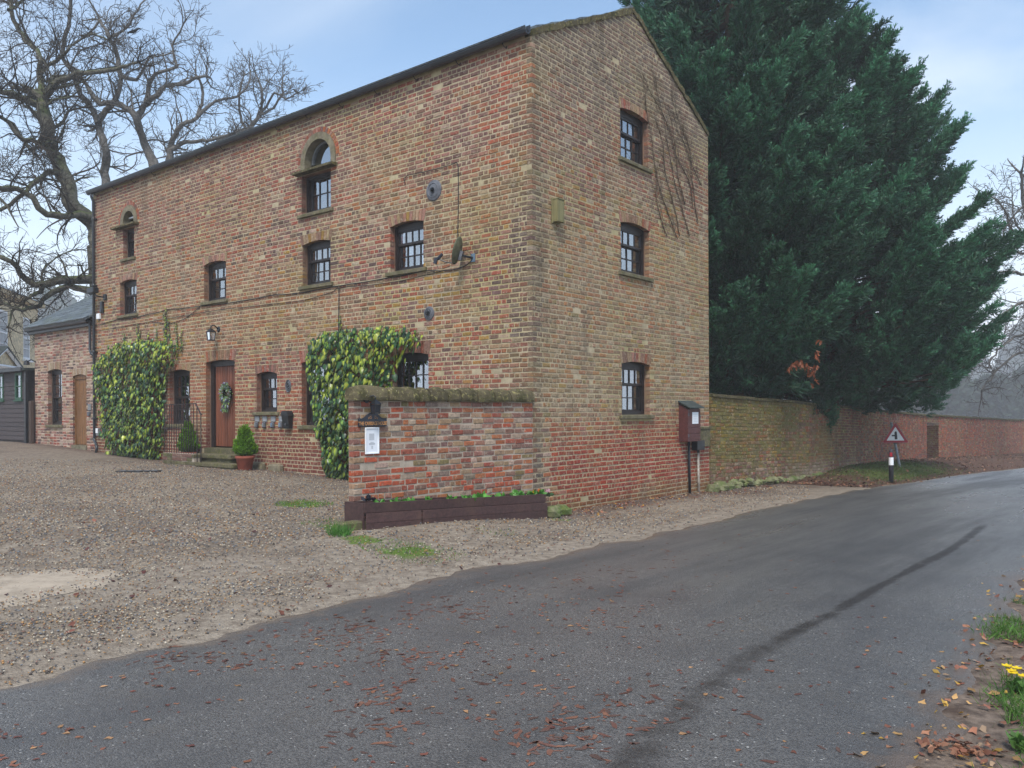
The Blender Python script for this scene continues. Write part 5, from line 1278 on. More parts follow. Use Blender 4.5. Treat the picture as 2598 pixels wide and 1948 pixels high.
# loose mossy boulders where house, wall and planter meet the ground
for i, (s, d, r, lb) in enumerate(((6.15, .16, .17, 'mossy boulder at the right foot of the gable beside the pipes'), (6.55, .14, .21, 'largest mossy boulder at the start of the garden wall'), (7.0, .12, .16, 'mossy boulder lying against the garden wall footing'), (7.45, .10, .13, 'small mossy boulder furthest along the garden wall'))):
    c_ = C0 + VD * s - U * d; mb = MB(); rock(mb, (*c_, tz(*c_) + r * .35), r, rq, .75); o = mb.build('boulder', M_RUBBLE); tag(o, lb, 'boulder', 'mossy boulders along the wall foot')
for i, (s, d, r, lb) in enumerate(((.02, .40, .17, 'broken green-grey stone block at the right end of the planter'), (-.42, .24, .16, 'broken green-grey stone lying against the gable beside the planter'))):
    c_ = C0 + SD * s + SN * d; mb = MB(); rock(mb, (*c_, tz(*c_) + r * .4), r, rq, .8); o = mb.build('stone_block', M_RUBBLE); tag(o, lb, 'stone', 'stone blocks by the planter')
c_ = C0 + SD * 3.95 + SN * .22; mb = MB(); mb.obox((*(c_ - SD * .0), tz(*c_) - .04), np.array([*SD, 0]) * -.45, np.array([*SN, 0]) * .16, (0, 0, .14)); o = mb.build('kerb_stone', M_STEP); tag(o, 'low worn kerb stone at the left end of the planter', 'stone'); bv = o.modifiers.new('e', 'BEVEL'); bv.width = .02
for s, d, lb in ((7.35, .12, 'pale stone block at the wall foot right of the potted conifer'), (6.72, .10, 'cream stone block at the wall foot under the black letterbox')):
    p = Fp(s, 0, d); mb = MB(); mb.obox(Fp(s + .2, tz(*p[:2]) - .06, .0), np.array([*(-U * .4), 0]), np.array([*(-VD), 0]) * .14, (0, 0, .2)); o = mb.build('footing_block', M_DRESSED); tag(o, lb, 'stone', 'stone blocks at the foot of the house'); bv = o.modifiers.new('e', 'BEVEL'); bv.width = .03
# ------------------------------------------------------------------ door steps, dwarf wall and railing
ST = thing('door_steps', Fp(8.6, .4, .3), 'worn mossy stone steps with a dwarf wall in front of the planked door', 'steps')
def fbox(name, a, b, z0, z1, d0, d1, material, parent, bev=.015, P=Fp, col=(1, 1, 1)):
    mb = MB(); mb.obox(P(a, z0, d0), P(b, z0, d0) - P(a, z0, d0), P(a, z0, d1) - P(a, z0, d0), (0, 0, z1 - z0), col); o = mb.build(name, material, parent)
    if bev: bv = o.modifiers.new('e', 'BEVEL'); bv.width = bev; bv.segments = 2
    return o
fbox('landing_slab', 7.95, 9.44, .62, .715, .03, .34, M_STEP, ST); fbox('riser', 8.0, 9.40, .3, .618, .03, .29, M_STEP, ST)
for a, b in ((7.46, 8.22), (8.225, 8.98)): fbox('tread', a, b, .46, .545, .30, .60, M_STEP, ST)
for a, b in ((7.5, 7.9), (7.905, 8.45), (8.455, 8.96)): fbox('riser_block', a, b, .22, .458, .30, .575, M_STEP, ST, .02)
rw = random.Random(17); x = 9.0
for r in range(5):
    z0 = .30 + r * .085; x = 8.99 + (.1 if r % 2 else 0)
    while x < 10.33:
        l = min(rw.choice((.21, .21, .105)), 10.34 - x)
        o = fbox('block', x, x + l - .012, z0, z0 + .075, .44, .60 + rw.uniform(-.008, .008), M_STEP if rw.random() < .6 else MB_BRICK, ST, .006); 
        if o.data.materials[0] is MB_BRICK: o.color = (*lin((112, 84, 76)), 1)
        x += l
fbox('wall_core', 9.0, 10.33, .25, .72, .45, .585, M_MORTAR_GREY, ST, 0)
RL = thing('iron_railing', Fp(9.6, .7, .53), 'dark wrought iron railing on the dwarf wall beside the front steps', 'railing')
rt = [Fp(10.36, 1.82, .53), Fp(8.98, 1.84, .53)]
mb = MB(); mb.obox(rt[0] + np.array([0, 0, -.008]), rt[1] - rt[0], np.array([*(-VD), 0]) * .04, (0, 0, .016)); mb.build('handrail', M_RAIL, RL)
mb = MB(); mb.tube([Fp(8.99, 1.84, .55), Fp(8.70, 1.60, .60), Fp(8.66, 1.60, .60)], .017, 6); mb.build('handrail', M_RAIL, RL)
mb = MB(); mb.obox(Fp(10.36, 1.28, .535), Fp(9.3, 1.28, .535) - Fp(10.36, 1.28, .535), np.array([*(-VD), 0]) * .03, (0, 0, .014)); mb.build('lower_rail', M_RAIL, RL)
for k in range(13):
    s = 10.33 - k * .104; mb = MB(); mb.tube([Fp(s, .68, .55), Fp(s, 1.835, .55)], .0085, 6); mb.build('baluster', M_RAIL, RL)
for s, z, zz in ((8.88, .54, 1.74), (8.72, .50, 1.61)):
    mb = MB(); mb.tube([Fp(s, z, .585), Fp(s, zz, .585)], .011, 6); mb.build('baluster', M_RAIL, RL)

# potted conifers: cone of many small sprays
def spray_template(n, L, wd, droop, seed, spread=.55):
    """feathery plume along +z: many thin leaflets"""
    r = np.random.default_rng(seed); V, T, Cc = [], [], []
    for k in range(n):
        f = (k + .5) / n; a = r.uniform(0, 2 * math.pi) if k % 3 == 0 else (k % 2) * math.pi + r.normal() * .35
        base = np.array([droop * f * f * L * .3, 0, f * L * .88]); ln = L * (.42 * (1 - f) + .14) * r.uniform(.7, 1.2)
        d = np.array([math.cos(a) * spread, math.sin(a) * spread, .75]) + r.normal(size=3) * .12; d /= np.linalg.norm(d)
        sd = np.cross(d, r.normal(size=3)); sd /= np.linalg.norm(sd); w = wd * r.uniform(.7, 1.3)
        o = len(V); V += [base - sd * w * .5, base + sd * w * .5, base + d * ln + sd * w * .15, base + d * ln * .55 - sd * w * .8]
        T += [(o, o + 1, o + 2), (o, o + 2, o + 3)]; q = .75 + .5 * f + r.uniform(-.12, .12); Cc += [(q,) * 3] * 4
    return np.array(V), np.array(T), np.array(Cc)
def pot_tree(P0, h, r, label, potr, poth, seed, rimcol=M_TERRA):
    t = thing('potted_conifer', P0, label, 'plant', 'potted conifers by the front door')
    P0 = np.array(P0); mb = MB(); mb.lathe([(0, .0), (potr * .66, 0), (potr * .70, .01), (potr * .9, poth * .78), (potr * .96, poth * .80), (potr, poth * .84), (potr, poth), (potr * .92, poth), (potr * .88, poth * .9), (0, poth * .88)], P0, 28); mb.build('pot', rimcol, t, smooth=True)
    mb = MB(); mb.lathe([(0, poth * .93), (potr * .86, poth * .9)], P0, 16); mb.build('soil', M_SOIL, t)
    mb = MB(); mb.tube([P0 + (0, 0, poth * .88), P0 + (0, 0, poth + h * .8)], [.016, .006], 5, (.8, .7, .6)); mb.build('trunk', M_TWIG, t)
    rg = np.random.default_rng(seed); N = 1500; f = 1 - np.sqrt(rg.random(N)) * .98; az_ = rg.random(N) * 2 * math.pi; prof = np.minimum(1, (f + .03) * 9) * (1 - f) ** .8 * (1 + .22 * np.sin(az_ * 3 + f * 9) * (1 - f))
    rr_ = r * 1.2 * prof * rg.uniform(.55, 1.05, N)
    pos = P0 + np.stack([rr_ * np.cos(az_), rr_ * np.sin(az_), poth * .95 + f * h * .97], 1); dirs = np.stack([np.cos(az_) * .5, np.sin(az_) * .5, np.full(N, 1.0)], 1) + rg.normal(size=(N, 3)) * .25
    tints = lin((104, 146, 34)) * np.ones((N, 3)) * rg.uniform(.55, 1.25, (N, 1)) * np.array([1, 1, 1]); 
    scatter('foliage', [spray_template(9, .13, .022, .3, s) for s in range(4)], pos, frames(dirs, rg), rg.uniform(.7, 1.15, N), rg.integers(0, 4, N), M_PLANT, tints, t, None)
pz = tz(*Fp(7.34, 0, .42)[:2])
pot_tree(Fp(7.30, pz, .42), .60, .17, 'terracotta pot with a bright green conical conifer right of the steps', .2, .30, 3)
pot_tree(Fp(9.86, .42, .24), .68, .16, 'narrow bright green potted conifer standing behind the iron railing', .2, .31, 4)

# door wreath: ring of leaves, cones and a hanging spray
wr = thing('door_wreath', Fp(8.83, 2.04, -.15), 'full green and blue-grey leaf wreath hanging on the planked front door', 'wreath')
rg = np.random.default_rng(7); N = 420; th_ = rg.random(N) * 2 * math.pi; tb = rg.random(N) * 2 * math.pi; rr_ = .145 + .07 * np.cos(tb) * rg.random(N) ** .5; dz = .05 * np.sin(tb)
low = rg.random(N) < .28; sx = np.where(low, rg.normal(size=N) * .07 + .02, rr_ * np.cos(th_)); sz_ = np.where(low, -.18 - rg.random(N) * .22, rr_ * np.sin(th_) * 1.05)
pos = np.array([Fp(8.83 + a, 2.08 + b, -.13 + c) for a, b, c in zip(sx, sz_, np.abs(dz) + .01)])
dirs = (pos - Fp(8.83, 2.08, -.16)) + rg.normal(size=(N, 3)) * .09 + np.array([0, 0, -.04])
lf = np.array([(0, 0, 0), (.012, .004, .02), (0, -.003, .05), (-.012, .004, .02)], float), np.array([(0, 1, 2), (0, 2, 3)]), np.ones((4, 3))
pc = np.array([lin(c) for c in ((96, 130, 76), (128, 150, 122), (140, 152, 164), (80, 108, 74), (164, 184, 104), (122, 112, 142))])
scatter('leaves', [lf], pos, frames(dirs, rg), rg.uniform(1.0, 1.7, N), np.zeros(N, int), M_PLANT, pc[rg.integers(0, 6, N)] * rg.uniform(.8, 1.3, (N, 1)), wr, 'stuff')
mb = MB(); mb.tube([Fp(8.83 + .145 * math.cos(t), 2.08 + .145 * math.sin(t), -.14) for t in np.linspace(0, 2 * math.pi, 20)], .03, 6, lin((80, 70, 50))); mb.build('ring', M_TWIG, wr)
for k in range(7):
    a = k * .9 + .3; mb = MB(); c_ = Fp(8.83 + .145 * math.cos(a), 2.08 + .145 * math.sin(a), -.085); mb.lathe([(0, -.016), (.014, -.006), (.016, .004), (0, .016)], c_, 8, (.9, .45, .5) if k % 2 else (.7, .6, .45)); mb.build('bauble' if k % 2 else 'cone', M_PETAL, wr)

# letterbox, key safes with their plates, oval plaque
lb = thing('letterbox', Fp(6.32, 1.30, .0), 'black curved-top letterbox on the brick wall right of the key safes', 'letterbox')
mb = MB(); X = lambda x, z, d: Fp(6.32 - x, 1.30 + z, d)
bt = [X(-.095, 0, .01), X(.095, 0, .01), X(.095, 0, .10), X(-.095, 0, .10)]; tp = [X(-.115, .27, .01), X(.115, .27, .01), X(.115, .27, .13), X(-.115, .27, .13)]
mb.add(bt + tp, [(0, 3, 2, 1), (4, 5, 6, 7), (0, 1, 5, 4), (1, 2, 6, 5), (2, 3, 7, 6), (3, 0, 4, 7)]); mb.build('body', M_BLACK, lb)
mb = MB(); mb.prism([X(x, z, .0) for x, z in ((-.14, .265), (.14, .265), (.10, .325), (.07, .365), (-.07, .365), (-.10, .325))], np.array([*(-VD), 0]) * .15); mb.build('lid', M_BLACK, lb)
mb = MB(); mb.obox(X(-.08, .235, .118), X(.08, .235, .118) - X(-.08, .235, .118), np.array([*(-VD), 0]) * .014, (0, 0, .02)); mb.build('flap', M_BLACK, lb)
mb = MB(); mb.prism([X(0, .055, .108), X(.028, .09, .112), X(0, .125, .116), X(-.028, .09, .112)], np.array([*(-VD), 0]) * .008); mb.build('lock_plate', M_IRON, lb)
for s, face, lb_ in ((7.47, None, 'key safe with a grey cover below the left end of the sill'), (7.19, None, 'plain dark grey key safe second from the steps'), (6.89, 1, 'key safe with a blue dial, third from the steps'), (6.61, 1, 'key safe with a blue dial beside the black letterbox')):
    t = thing('key_safe', Fp(s, 1.33, .0), lb_, 'key safe', 'key safes under the small window')
    fbox('name_plate', s - .085, s + .085, 1.435, 1.555, .003, .012, M_PLASTIC, t, .004)
    for q in range(3): fbox('printed_line', s - .06, s + .06, 1.46 + q * .03, 1.466 + q * .03, .012, .0135, M_PRINT, t, 0)
    o = fbox('body', s - .05, s + .05, 1.31, 1.43, .003, .055, M_IRON, t, .018)
    fbox('dial', s - .022, s + .026, 1.33, 1.41, .055, .064, M_BLUE if face else M_PLASTIC, t, .012)
ov = thing('oval_plaque', Fp(6.36, 2.07, .0), 'small cast iron oval plaque between the small and tall windows', 'plaque')
mb = MB(); ax = np.array([*Fp.n, 0])
def oval(mb, sx_, sz2, d, w_): mb.tube([Fp(6.36 + sx_ * math.cos(t), 2.18 + sz2 * math.sin(t), d) for t in np.linspace(0, 2 * math.pi, 26)], w_, 6)
oval(mb, .085, .125, .012, .010); oval(mb, .055, .09, .014, .006); mb.build('rim', M_IRON, ov)
mb = MB(); mb.prism([Fp(6.36 + .08 * math.cos(t), 2.18 + .12 * math.sin(t), .002) for t in np.linspace(0, 2 * math.pi, 24)[:-1]], ax * .006); mb.build('plate', M_BLACK, ov)
mb = MB(); mb.tube([Fp(6.36 + .03 * math.cos(t), 2.22 + .035 * math.sin(t), .014) for t in np.linspace(0, 5.5, 14)], .007, 5); mb.tube([Fp(6.36 - .02 + .02 * k, 2.15 - .012 * k, .014) for k in range(4)], .008, 5); mb.build('relief', M_IRON, ov)

# satellite dish seen from the side, on its wall arm
sd_ = thing('satellite_dish', Fp(1.27, 4.22, .0), 'mossy grey-green satellite dish on a bracket above the wall cable', 'satellite dish')
c_ = Fp(1.41, 4.32, .22); A = np.array([*(U * .90 - VD * .42), .28]); A /= np.linalg.norm(A)          # looks along the wall, away from the road
mb = MB(); rp = [(.0, -.055), (.07, -.051), (.14, -.037), (.20, -.016), (.235, .0), (.24, .006), (.232, .006), (.2, -.008), (.13, -.03), (.0, -.046)]
hx = np.cross(A, (0, 0, 1.0)); hx /= np.linalg.norm(hx); hz = np.cross(hx, A); n = 30
vs = [c_ + A * z + hx * r_ * .92 * math.cos(2 * math.pi * k / n) + hz * r_ * math.sin(2 * math.pi * k / n) for r_, z in rp for k in range(n)]
mb.add(vs, [(i * n + k, i * n + (k + 1) % n, (i + 1) * n + (k + 1) % n, (i + 1) * n + k) for i in range(len(rp) - 1) for k in range(n)]); mb.build('reflector', M_DISH, sd_, smooth=True)
back = c_ - A * .06 - hz * .06
mb = MB(); mb.obox(back - hx * .03 - hz * .09, hx * .06, hz * .16, -A * .05); mb.build('mount', M_IRON, sd_)
mb = MB(); mb.tube([back - A * .03, Fp(1.29, 4.22, .10), Fp(1.25, 4.21, .02)], .02, 8); mb.build('wall_arm', M_BLACK, sd_)
fbox('wall_plate', 1.20, 1.29, 4.14, 4.28, .002, .02, M_BLUE, sd_, .004)
mb = MB(); tip = c_ + A * .30 - hz * .17; mb.tube([c_ - hz * .22 - A * .02, c_ + A * .14 - hz * .23, tip - hz * .04], .011, 6); mb.build('feed_arm', M_BLACK, sd_)
mb = MB(); mb.tube([tip - hz * .05, tip + hz * .06 - A * .06], [.03, .026], 8); mb.obox(tip - hx * .028 - hz * .13 + A * .0, hx * .056, hz * .10, A * .05); mb.build('receiver', M_NAVY, sd_)
mb = MB(); mb.tube([back - A * .03, back - A * .06 + hz * .06, Fp(1.30, 4.33, .1), Fp(1.25, 4.25, .04)], .004, 5); mb.tube([tip - hz * .13, tip - hz * .2 - A * .06, tip - hz * .18 - A * .14, c_ - hz * .23], .004, 5); mb.build('lead', M_BLACK, sd_)
# cables clipped along the front of the house
def cable(pts, r, label, seed):
    rg = random.Random(seed); P_ = []
    for (a, b), (c, d) in zip(pts[:-1], pts[1:]):
        for k in range(5): f = k / 5; P_.append(Fp(a + (c - a) * f, b + (d - b) * f - .012 * math.sin(math.pi * f) * rg.random(), .014))
    P_.append(Fp(*pts[-1], .014)); mb = MB(); mb.tube(P_, r, 6, cap=True); o = mb.build('wall_cable', M_BLACK); tag(o, label, 'cable', 'cables clipped to the house front')
cable([(15.0, 4.02), (13.69, 4.10), (12.9, 4.08), (12.2, 4.10), (11.1, 4.15), (9.86, 4.11), (8.63, 4.08), (6.78, 4.10), (5.9, 4.06), (5.0, 4.09), (3.39, 4.09), (2.42, 4.12), (1.71, 4.06), (1.40, 4.10), (1.26, 4.18)], .009, 'thick black cable running along the house front up to the satellite dish', 1)
cable([(15.0, 3.86), (11.66, 3.93), (8.87, 3.96), (6.79, 3.92), (5.85, 3.90), (4.95, 3.98), (4.75, 4.05), (3.18, 4.0), (1.95, 4.07)], .006, 'thinner cable running below the thick one along the house front', 2)
cable([(2.86, 5.72), (2.90, 5.84), (2.81, 5.88), (1.88, 5.86), (1.60, 5.88), (1.57, 5.8), (1.57, 5.28), (1.59, 4.58)], .007, 'thin wire looping above the upper anchor plate and dropping to the dish', 3)
cable([(4.72, 4.04), (4.73, 3.6), (4.74, 3.2)], .008, 'short cable dropping from the thick one towards the ivy', 4)
cable([(9.7, 4.10), (10.4, 3.86), (11.1, 3.80), (11.9, 3.90)], .007, 'slack wire loop hanging over the left ivy shoots', 5)
# hooks under the eaves are part of the gutter; security kit by the downpipe
fl = thing('floodlight', Fp(14.6, 4.78, .0), 'dark security floodlight on an arm by the black downpipe', 'lamp'); mb = MB(); mb.tube([Fp(14.45, 4.74, 0), Fp(14.45, 4.76, .2), Fp(14.55, 4.84, .24)], .02, 7); mb.build('arm', M_BLACK, fl); fbox('lamp_head', 14.42, 14.80, 4.84, 4.99, .16, .32, M_BLACK, fl, .02); fbox('base', 14.3, 14.46, 4.66, 4.82, .0, .05, M_BLACK, fl, .02)
sn = thing('sensor', Fp(14.53, 4.38, 0), 'narrow black sensor under the floodlight beside the downpipe', 'sensor'); fbox('body', 14.47, 14.6, 4.32, 4.64, .0, .07, M_BLACK, sn, .02); fbox('lens', 14.49, 14.58, 4.34, 4.42, .07, .085, M_NAVY, sn, .01)
jb = thing('junction_box', Fp(14.74, 4.22, 0), 'small white junction box on the bricks beside the downpipe', 'box'); fbox('case', 14.66, 14.82, 4.18, 4.33, .0, .06, M_WHITE, jb, .01); fbox('gland', 14.72, 14.76, 4.14, 4.18, .015, .04, M_PLASTIC, jb, .005)
gb = thing('socket_box', Fp(14.78, 1.0, 0), 'small pale grey box low on the wall beside the downpipe', 'box'); fbox('case', 14.71, 14.85, 1.03, 1.24, .0, .07, M_PLASTIC, gb, .015); fbox('cover', 14.72, 14.84, 1.10, 1.23, .07, .082, M_WHITE, gb, .01)
pb_ = thing('meter_plate', Fp(15.32, 1.6, 0), 'grey entry panel on the annexe wall beside its brown door', 'box'); fbox('plate', 15.24, 15.42, 1.72, 1.90, .0, .03, M_PLASTIC, pb_, .01); fbox('lock_case', 15.28, 15.40, 1.56, 1.68, .0, .06, M_IRON, pb_, .015)
al = thing('corner_lamp', Fp(18.93, 3.22, 0), 'small black lamp high on the far corner of the annexe', 'lamp'); mb = MB(); mb.tube([Fp(18.9, 3.2, 0), Fp(18.92, 3.26, .12), Fp(19.05, 3.2, .2)], .018, 6); mb.build('arm', M_BLACK, al); mb = MB(); mb.lathe([(0, .1), (.07, .05), (.09, -.05), (.0, -.06)], Fp(19.05, 3.16, .2), 10); mb.build('shade', M_BLACK, al)

# meter cabinet, boxes and pipes on the gable
mc = thing('meter_cabinet', Gp(5.2, 1.0, .1), 'dark red-brown boarded meter cabinet with a felt roof on the gable', 'cabinet')
g0, g1, gd = 4.90, 5.47, .20
for k in range(5): fbox('board', g0, g1, 1.03 + k * .128, 1.03 + k * .128 + .125, gd - .02, gd + (.004 if k % 2 else 0), M_CABINET, mc, .004, Gp)
for s in (g0, g1 - .02): 
    mb = MB(); q = [Gp(s, 1.02, .0), Gp(s, 1.02, gd - .02), Gp(s, 1.67, gd - .02), Gp(s, 1.78, .0)]; mb.prism(q, Gp(s + .02, 1.02, 0) - Gp(s, 1.02, 0)); mb.build('side_panel', M_CABINET, mc)
mb = MB(); A = Gp(g0 - .04, 1.815, .0); mb.obox(A, Gp(g1 + .05, 1.815, 0) - A, Gp(g0 - .04, 1.675, gd + .07) - A, (0, 0, .022)); mb.build('roof', M_LEAD, mc)
fbox('base_board', g0, g1, 1.0, 1.025, .0, gd, M_CABINET, mc, 0, Gp)
fbox('notice', 5.09, 5.36, 1.36, 1.60, gd + .004, gd + .009, M_PAPER, mc, 0, Gp)
for q in range(5): fbox('printed_line', 5.13, 5.32, 1.40 + q * .035, 1.406 + q * .035, gd + .009, gd + .0105, M_PRINT, mc, 0, Gp)
for z in (1.12, 1.55): fbox('hinge', 4.905, 4.945, z - .03, z + .03, gd + .004, gd + .012, M_IRON, mc, .003, Gp)
mb = MB(); mb.tube([Gp(5.43, 1.52, gd), Gp(5.43, 1.52, gd + .02)], .016, 8); mb.build('knob', M_IRON, mc)
gx = thing('utility_box', Gp(5.98, .85, .06), 'mossy grey utility box half behind the meter cabinet on the gable', 'box'); fbox('case', 5.62, 6.16, .86, 1.24, .0, .10, M_STEP, gx, .012, Gp); fbox('lid', 5.60, 6.18, 1.24, 1.285, .0, .125, M_STEP, gx, .01, Gp)
bxx = thing('cable_box', Gp(5.62, .82, .06), 'black cable box under the meter cabinet', 'box'); fbox('case', 5.45, 5.80, .80, 1.0, .0, .14, M_BLACK, bxx, .01, Gp); mb = MB(); mb.tube([Gp(5.65, .80, .06), Gp(5.65, .74, .06)], .03, 8); mb.build('gland', M_BLACK, bxx)
mb = MB(); gz_ = tz(*Gp(5.26, 0, .05)[:2]); mb.tube([Gp(5.24, 1.0, .05), Gp(5.25, .5, .05), Gp(5.28, gz_ - .05, .05)], .028, 10); o = mb.build('conduit_pipe', M_BLACK, smooth=True); tag(o, 'straight black pipe running down from the meter cabinet', 'pipe')
mb = MB(); mb.tube([Gp(5.65, .74, .06), Gp(5.65, .3, .06), Gp(5.67, gz_ - .05, .06)], [.024, .024, .026], 10); o = mb.build('conduit_pipe', M_PIPE_PALE, smooth=True); tag(o, 'peeling black and white pipe below the black cable box', 'pipe')
bb = thing('bird_box', Gp(.62, 4.68, .0), 'pale green weathered wooden box high on the gable near the corner', 'bird box')
fbox('body', .52, .70, 4.74, 5.08, .0, .13, M_BIRDBOX, bb, .006, Gp); fbox('back_board', .51, .71, 4.70, 5.11, .0, .025, M_BIRDBOX, bb, .004, Gp); fbox('base', .517, .703, 4.72, 4.74, .025, .133, M_BIRDBOX, bb, .003, Gp); fbox('lid', .515, .705, 5.08, 5.10, .025, .14, M_BIRDBOX, bb, .004, Gp)

# road sign leaning against its post, marker post, hose, tile heap
sg_ = thing('road_sign', (11.72, 25.05, -.05), 'leaning red-bordered triangular road junction warning sign on a grey post', 'sign')
SP0 = np.array([11.74, 25.05, -.12]); SP1 = np.array([11.46, 25.0, 1.25]); ax_ = SP1 - SP0; ax_ /= np.linalg.norm(ax_)
mb = MB(); mb.tube([SP0, SP1], .038, 10); mb.build('post', M_SIGNPOST, sg_)
fN = np.array([-.42, -.9, .06]); fN /= np.linalg.norm(fN); fX = np.cross(fN, (0, 0, 1.0)) * -1; fX /= np.linalg.norm(fX); fX = fX if fX[0] > 0 else -fX
ca, sa_ = math.cos(.06), math.sin(.06); up_ = np.cross(fX, fN); up_ = up_ if up_[2] > 0 else -up_
tX = fX * ca - up_ * sa_ * -.3; tX /= np.linalg.norm(tX); tU = up_
TC = np.array([11.565, 24.95, .86]) + fN * .05
def tri(r, cn, d, mb, thick=.006):
    pts = []
    for k in range(3):
        a = math.pi / 2 + k * 2 * math.pi / 3
        for q in (-.6, 0, .6): c_ = np.array([math.cos(a), math.sin(a)]) * (r - 2 * cn) + np.array([math.cos(a + q), math.sin(a + q)]) * cn; pts.append(TC + tX * c_[0] * 1.0 + tU * (c_[1] * .98 - .02) + fN * d)
    mb.prism(pts, fN * thick)
mb = MB(); tri(.43, .03, 0, mb, .012); mb.build('plate', M_SIGNPOST, sg_)
mb = MB(); tri(.42, .03, .012, mb, .003); mb.build('red_border', M_RED, sg_)
mb = MB(); tri(.285, .012, .015, mb, .003); mb.build('white_panel', M_WHITE, sg_)
mb = MB(); S2 = lambda x, z: TC + tX * x + tU * z + fN * .018
mb.prism([S2(x, z) for x, z in ((-.02, -.125), (.055, -.125), (.04, .09), (.012, .125), (-.025, .09))], fN * .002); mb.prism([S2(x, z) for x, z in ((-.10, -.03), (-.021, -.03), (-.021, .012), (-.10, .012))], fN * .002); mb.build('junction_symbol', M_SIGNBLACK, sg_)
for z in (.62, 1.0):
    mb = MB(); p = SP0 + ax_ * (z + .12); mb.obox(p - tX * .06 - fN * -.02, tX * .12, fN * .04, (0, 0, .03)); mb.build('clip', M_IRON, sg_)
bx0 = np.array([9.62, 21.0]); bz = tz(*bx0); bo_ = thing('marker_post', (*bx0, bz), 'black roadside marker post with white band and red reflector', 'bollard')
mb = MB(); mb.lathe([(0, -.1), (.057, -.1), (.057, .52), (.055, .74), (.05, .80), (.034, .855), (0, .87)], (*bx0, bz + .02), 18); mb.build('body', M_SIGNBLACK, bo_, smooth=True)
mb = MB(); mb.lathe([(.0595, .46), (.0595, .655)], (*bx0, bz + .02), 18); mb.build('white_band', M_WHITE, bo_, smooth=True)
dcam = np.array([-bx0[0], -bx0[1], 0]) / np.linalg.norm(bx0); hx = np.cross(dcam, (0, 0, 1.0)); c_ = np.array([*bx0, bz + .70]) + dcam * .052
mb = MB(); mb.obox(c_ - hx * .032, hx * .064, dcam * .01, (0, 0, .10)); mb.build('reflector', M_RED, bo_)
Hs = [(14.2, 31.0, 1.62), (14.6, 31.4, 1.72), (15.0, 31.9, 1.71), (15.4, 32.4, 1.66), (15.9, 32.9, 1.72), (16.2, 33.1, 1.86)]
mb = MB(); mb.tube([np.array(p) + np.array([-.15, .05, .0]) for p in Hs], .035, 8); o = mb.build('hose', M_BLUEHOSE, smooth=True); tag(o, 'pale blue hose lying along the top of the garden wall', 'hose')
th2 = thing('tile_heap', (14.6, 32.6, 1.4), 'heap of broken orange roof tiles behind the garden wall top', 'tiles'); rt_ = random.Random(23)
mb = MB(); mb.obox((13.0, 32.2, -.9), (3.0, 3.6, 0), (-.5, .42, 0), (0, 0, 2.35)); mb.build('ledge', M_MORTAR_RED, th2)
for k in range(60):
    f = rt_.random(); p = np.array([13.0 + 3.0 * f - rt_.random() * .4, 32.25 + 3.6 * f + rt_.random() * .3, 1.46 + rt_.random() * .25 * (1 - abs(f - .6))]); a = rt_.random() * 3; b = rt_.uniform(-.4, .4)
    mb = MB(); mb.obox(p, (math.cos(a) * .34, math.sin(a) * .34, b * .2), (-math.sin(a) * .24, math.cos(a) * .24, rt_.uniform(-.08, .08)), (0, 0, .016)); mb.build('tile', M_ORANGE, th2)
dr = thing('drain_cover', (-7.6, 16.8, tz(-7.6, 16.8)), 'dark flat drain cover sunk in the gravel in front of the left ivy', 'drain cover'); zz = tz(-7.6, 16.8)
mb = MB(); mb.obox((-8.0, 16.65, tz(-8.0, 16.65) + .005), (.85, .05, tz(-7.15, 16.7) - tz(-8.0, 16.65)), (-.05, .3, 0), (0, 0, .02)); mb.build('frame', M_BLACK, dr)
for k in range(5): mb = MB(); mb.obox((-7.95 + k * .16, 16.70, zz + .026), (.12, .01, 0), (-.03, .2, 0), (0, 0, .006)); mb.build('bar', M_IRON, dr)
# bare concrete patch showing through the gravel
m, t = mat('worn_concrete'); M_CONC = m
c = t.mix(t.rng(t.noise(5, 7, .68), .3, .7), lin((140, 128, 112)), lin((172, 158, 140))); c = t.mix(t.rng(t.noise(33, 4, .6), .64, .72, 0, .7), c, lin((104, 94, 84))); t.out(c, .85, .25, t.bump(t.noise(60, 5), .3, .006))
pts = [(-5.6, 6.3), (-4.5, 6.5), (-4.0, 6.75), (-3.85, 7.2), (-3.62, 7.5), (-3.6, 7.8), (-3.95, 8.05), (-4.5, 8.0), (-5.2, 7.8), (-6.2, 7.6), (-6.3, 6.6)]
P_ = []
for (a, b), (c_, d) in zip(pts, pts[1:] + pts[:1]):
    for k in range(6): f = k / 6; x, y = a + (c_ - a) * f, b + (d - b) * f; P_.append((x + (fbm(x * 5, y * 5, 3) - .5) * .22, y + (fbm(x * 5, y * 5, 5) - .5) * .22))
ctr = np.mean(P_, 0); vs = [(*ctr, tz(*ctr) + .016)]; fs = []
for rr_ in (.5, 1.0): vs += [(*(ctr + (np.array(p) - ctr) * rr_), tz(*(ctr + (np.array(p) - ctr) * rr_)) + (.022 if rr_ < 1 else .002)) for p in P_]
n = len(P_); fs = [(0, 1 + k, 1 + (k + 1) % n) for k in range(n)] + [(1 + k, 1 + n + k, 1 + n + (k + 1) % n, 1 + (k + 1) % n) for k in range(n)]
mb = MB(); mb.add(vs, fs); mb.build('concrete_patch', M_CONC, kind='structure')
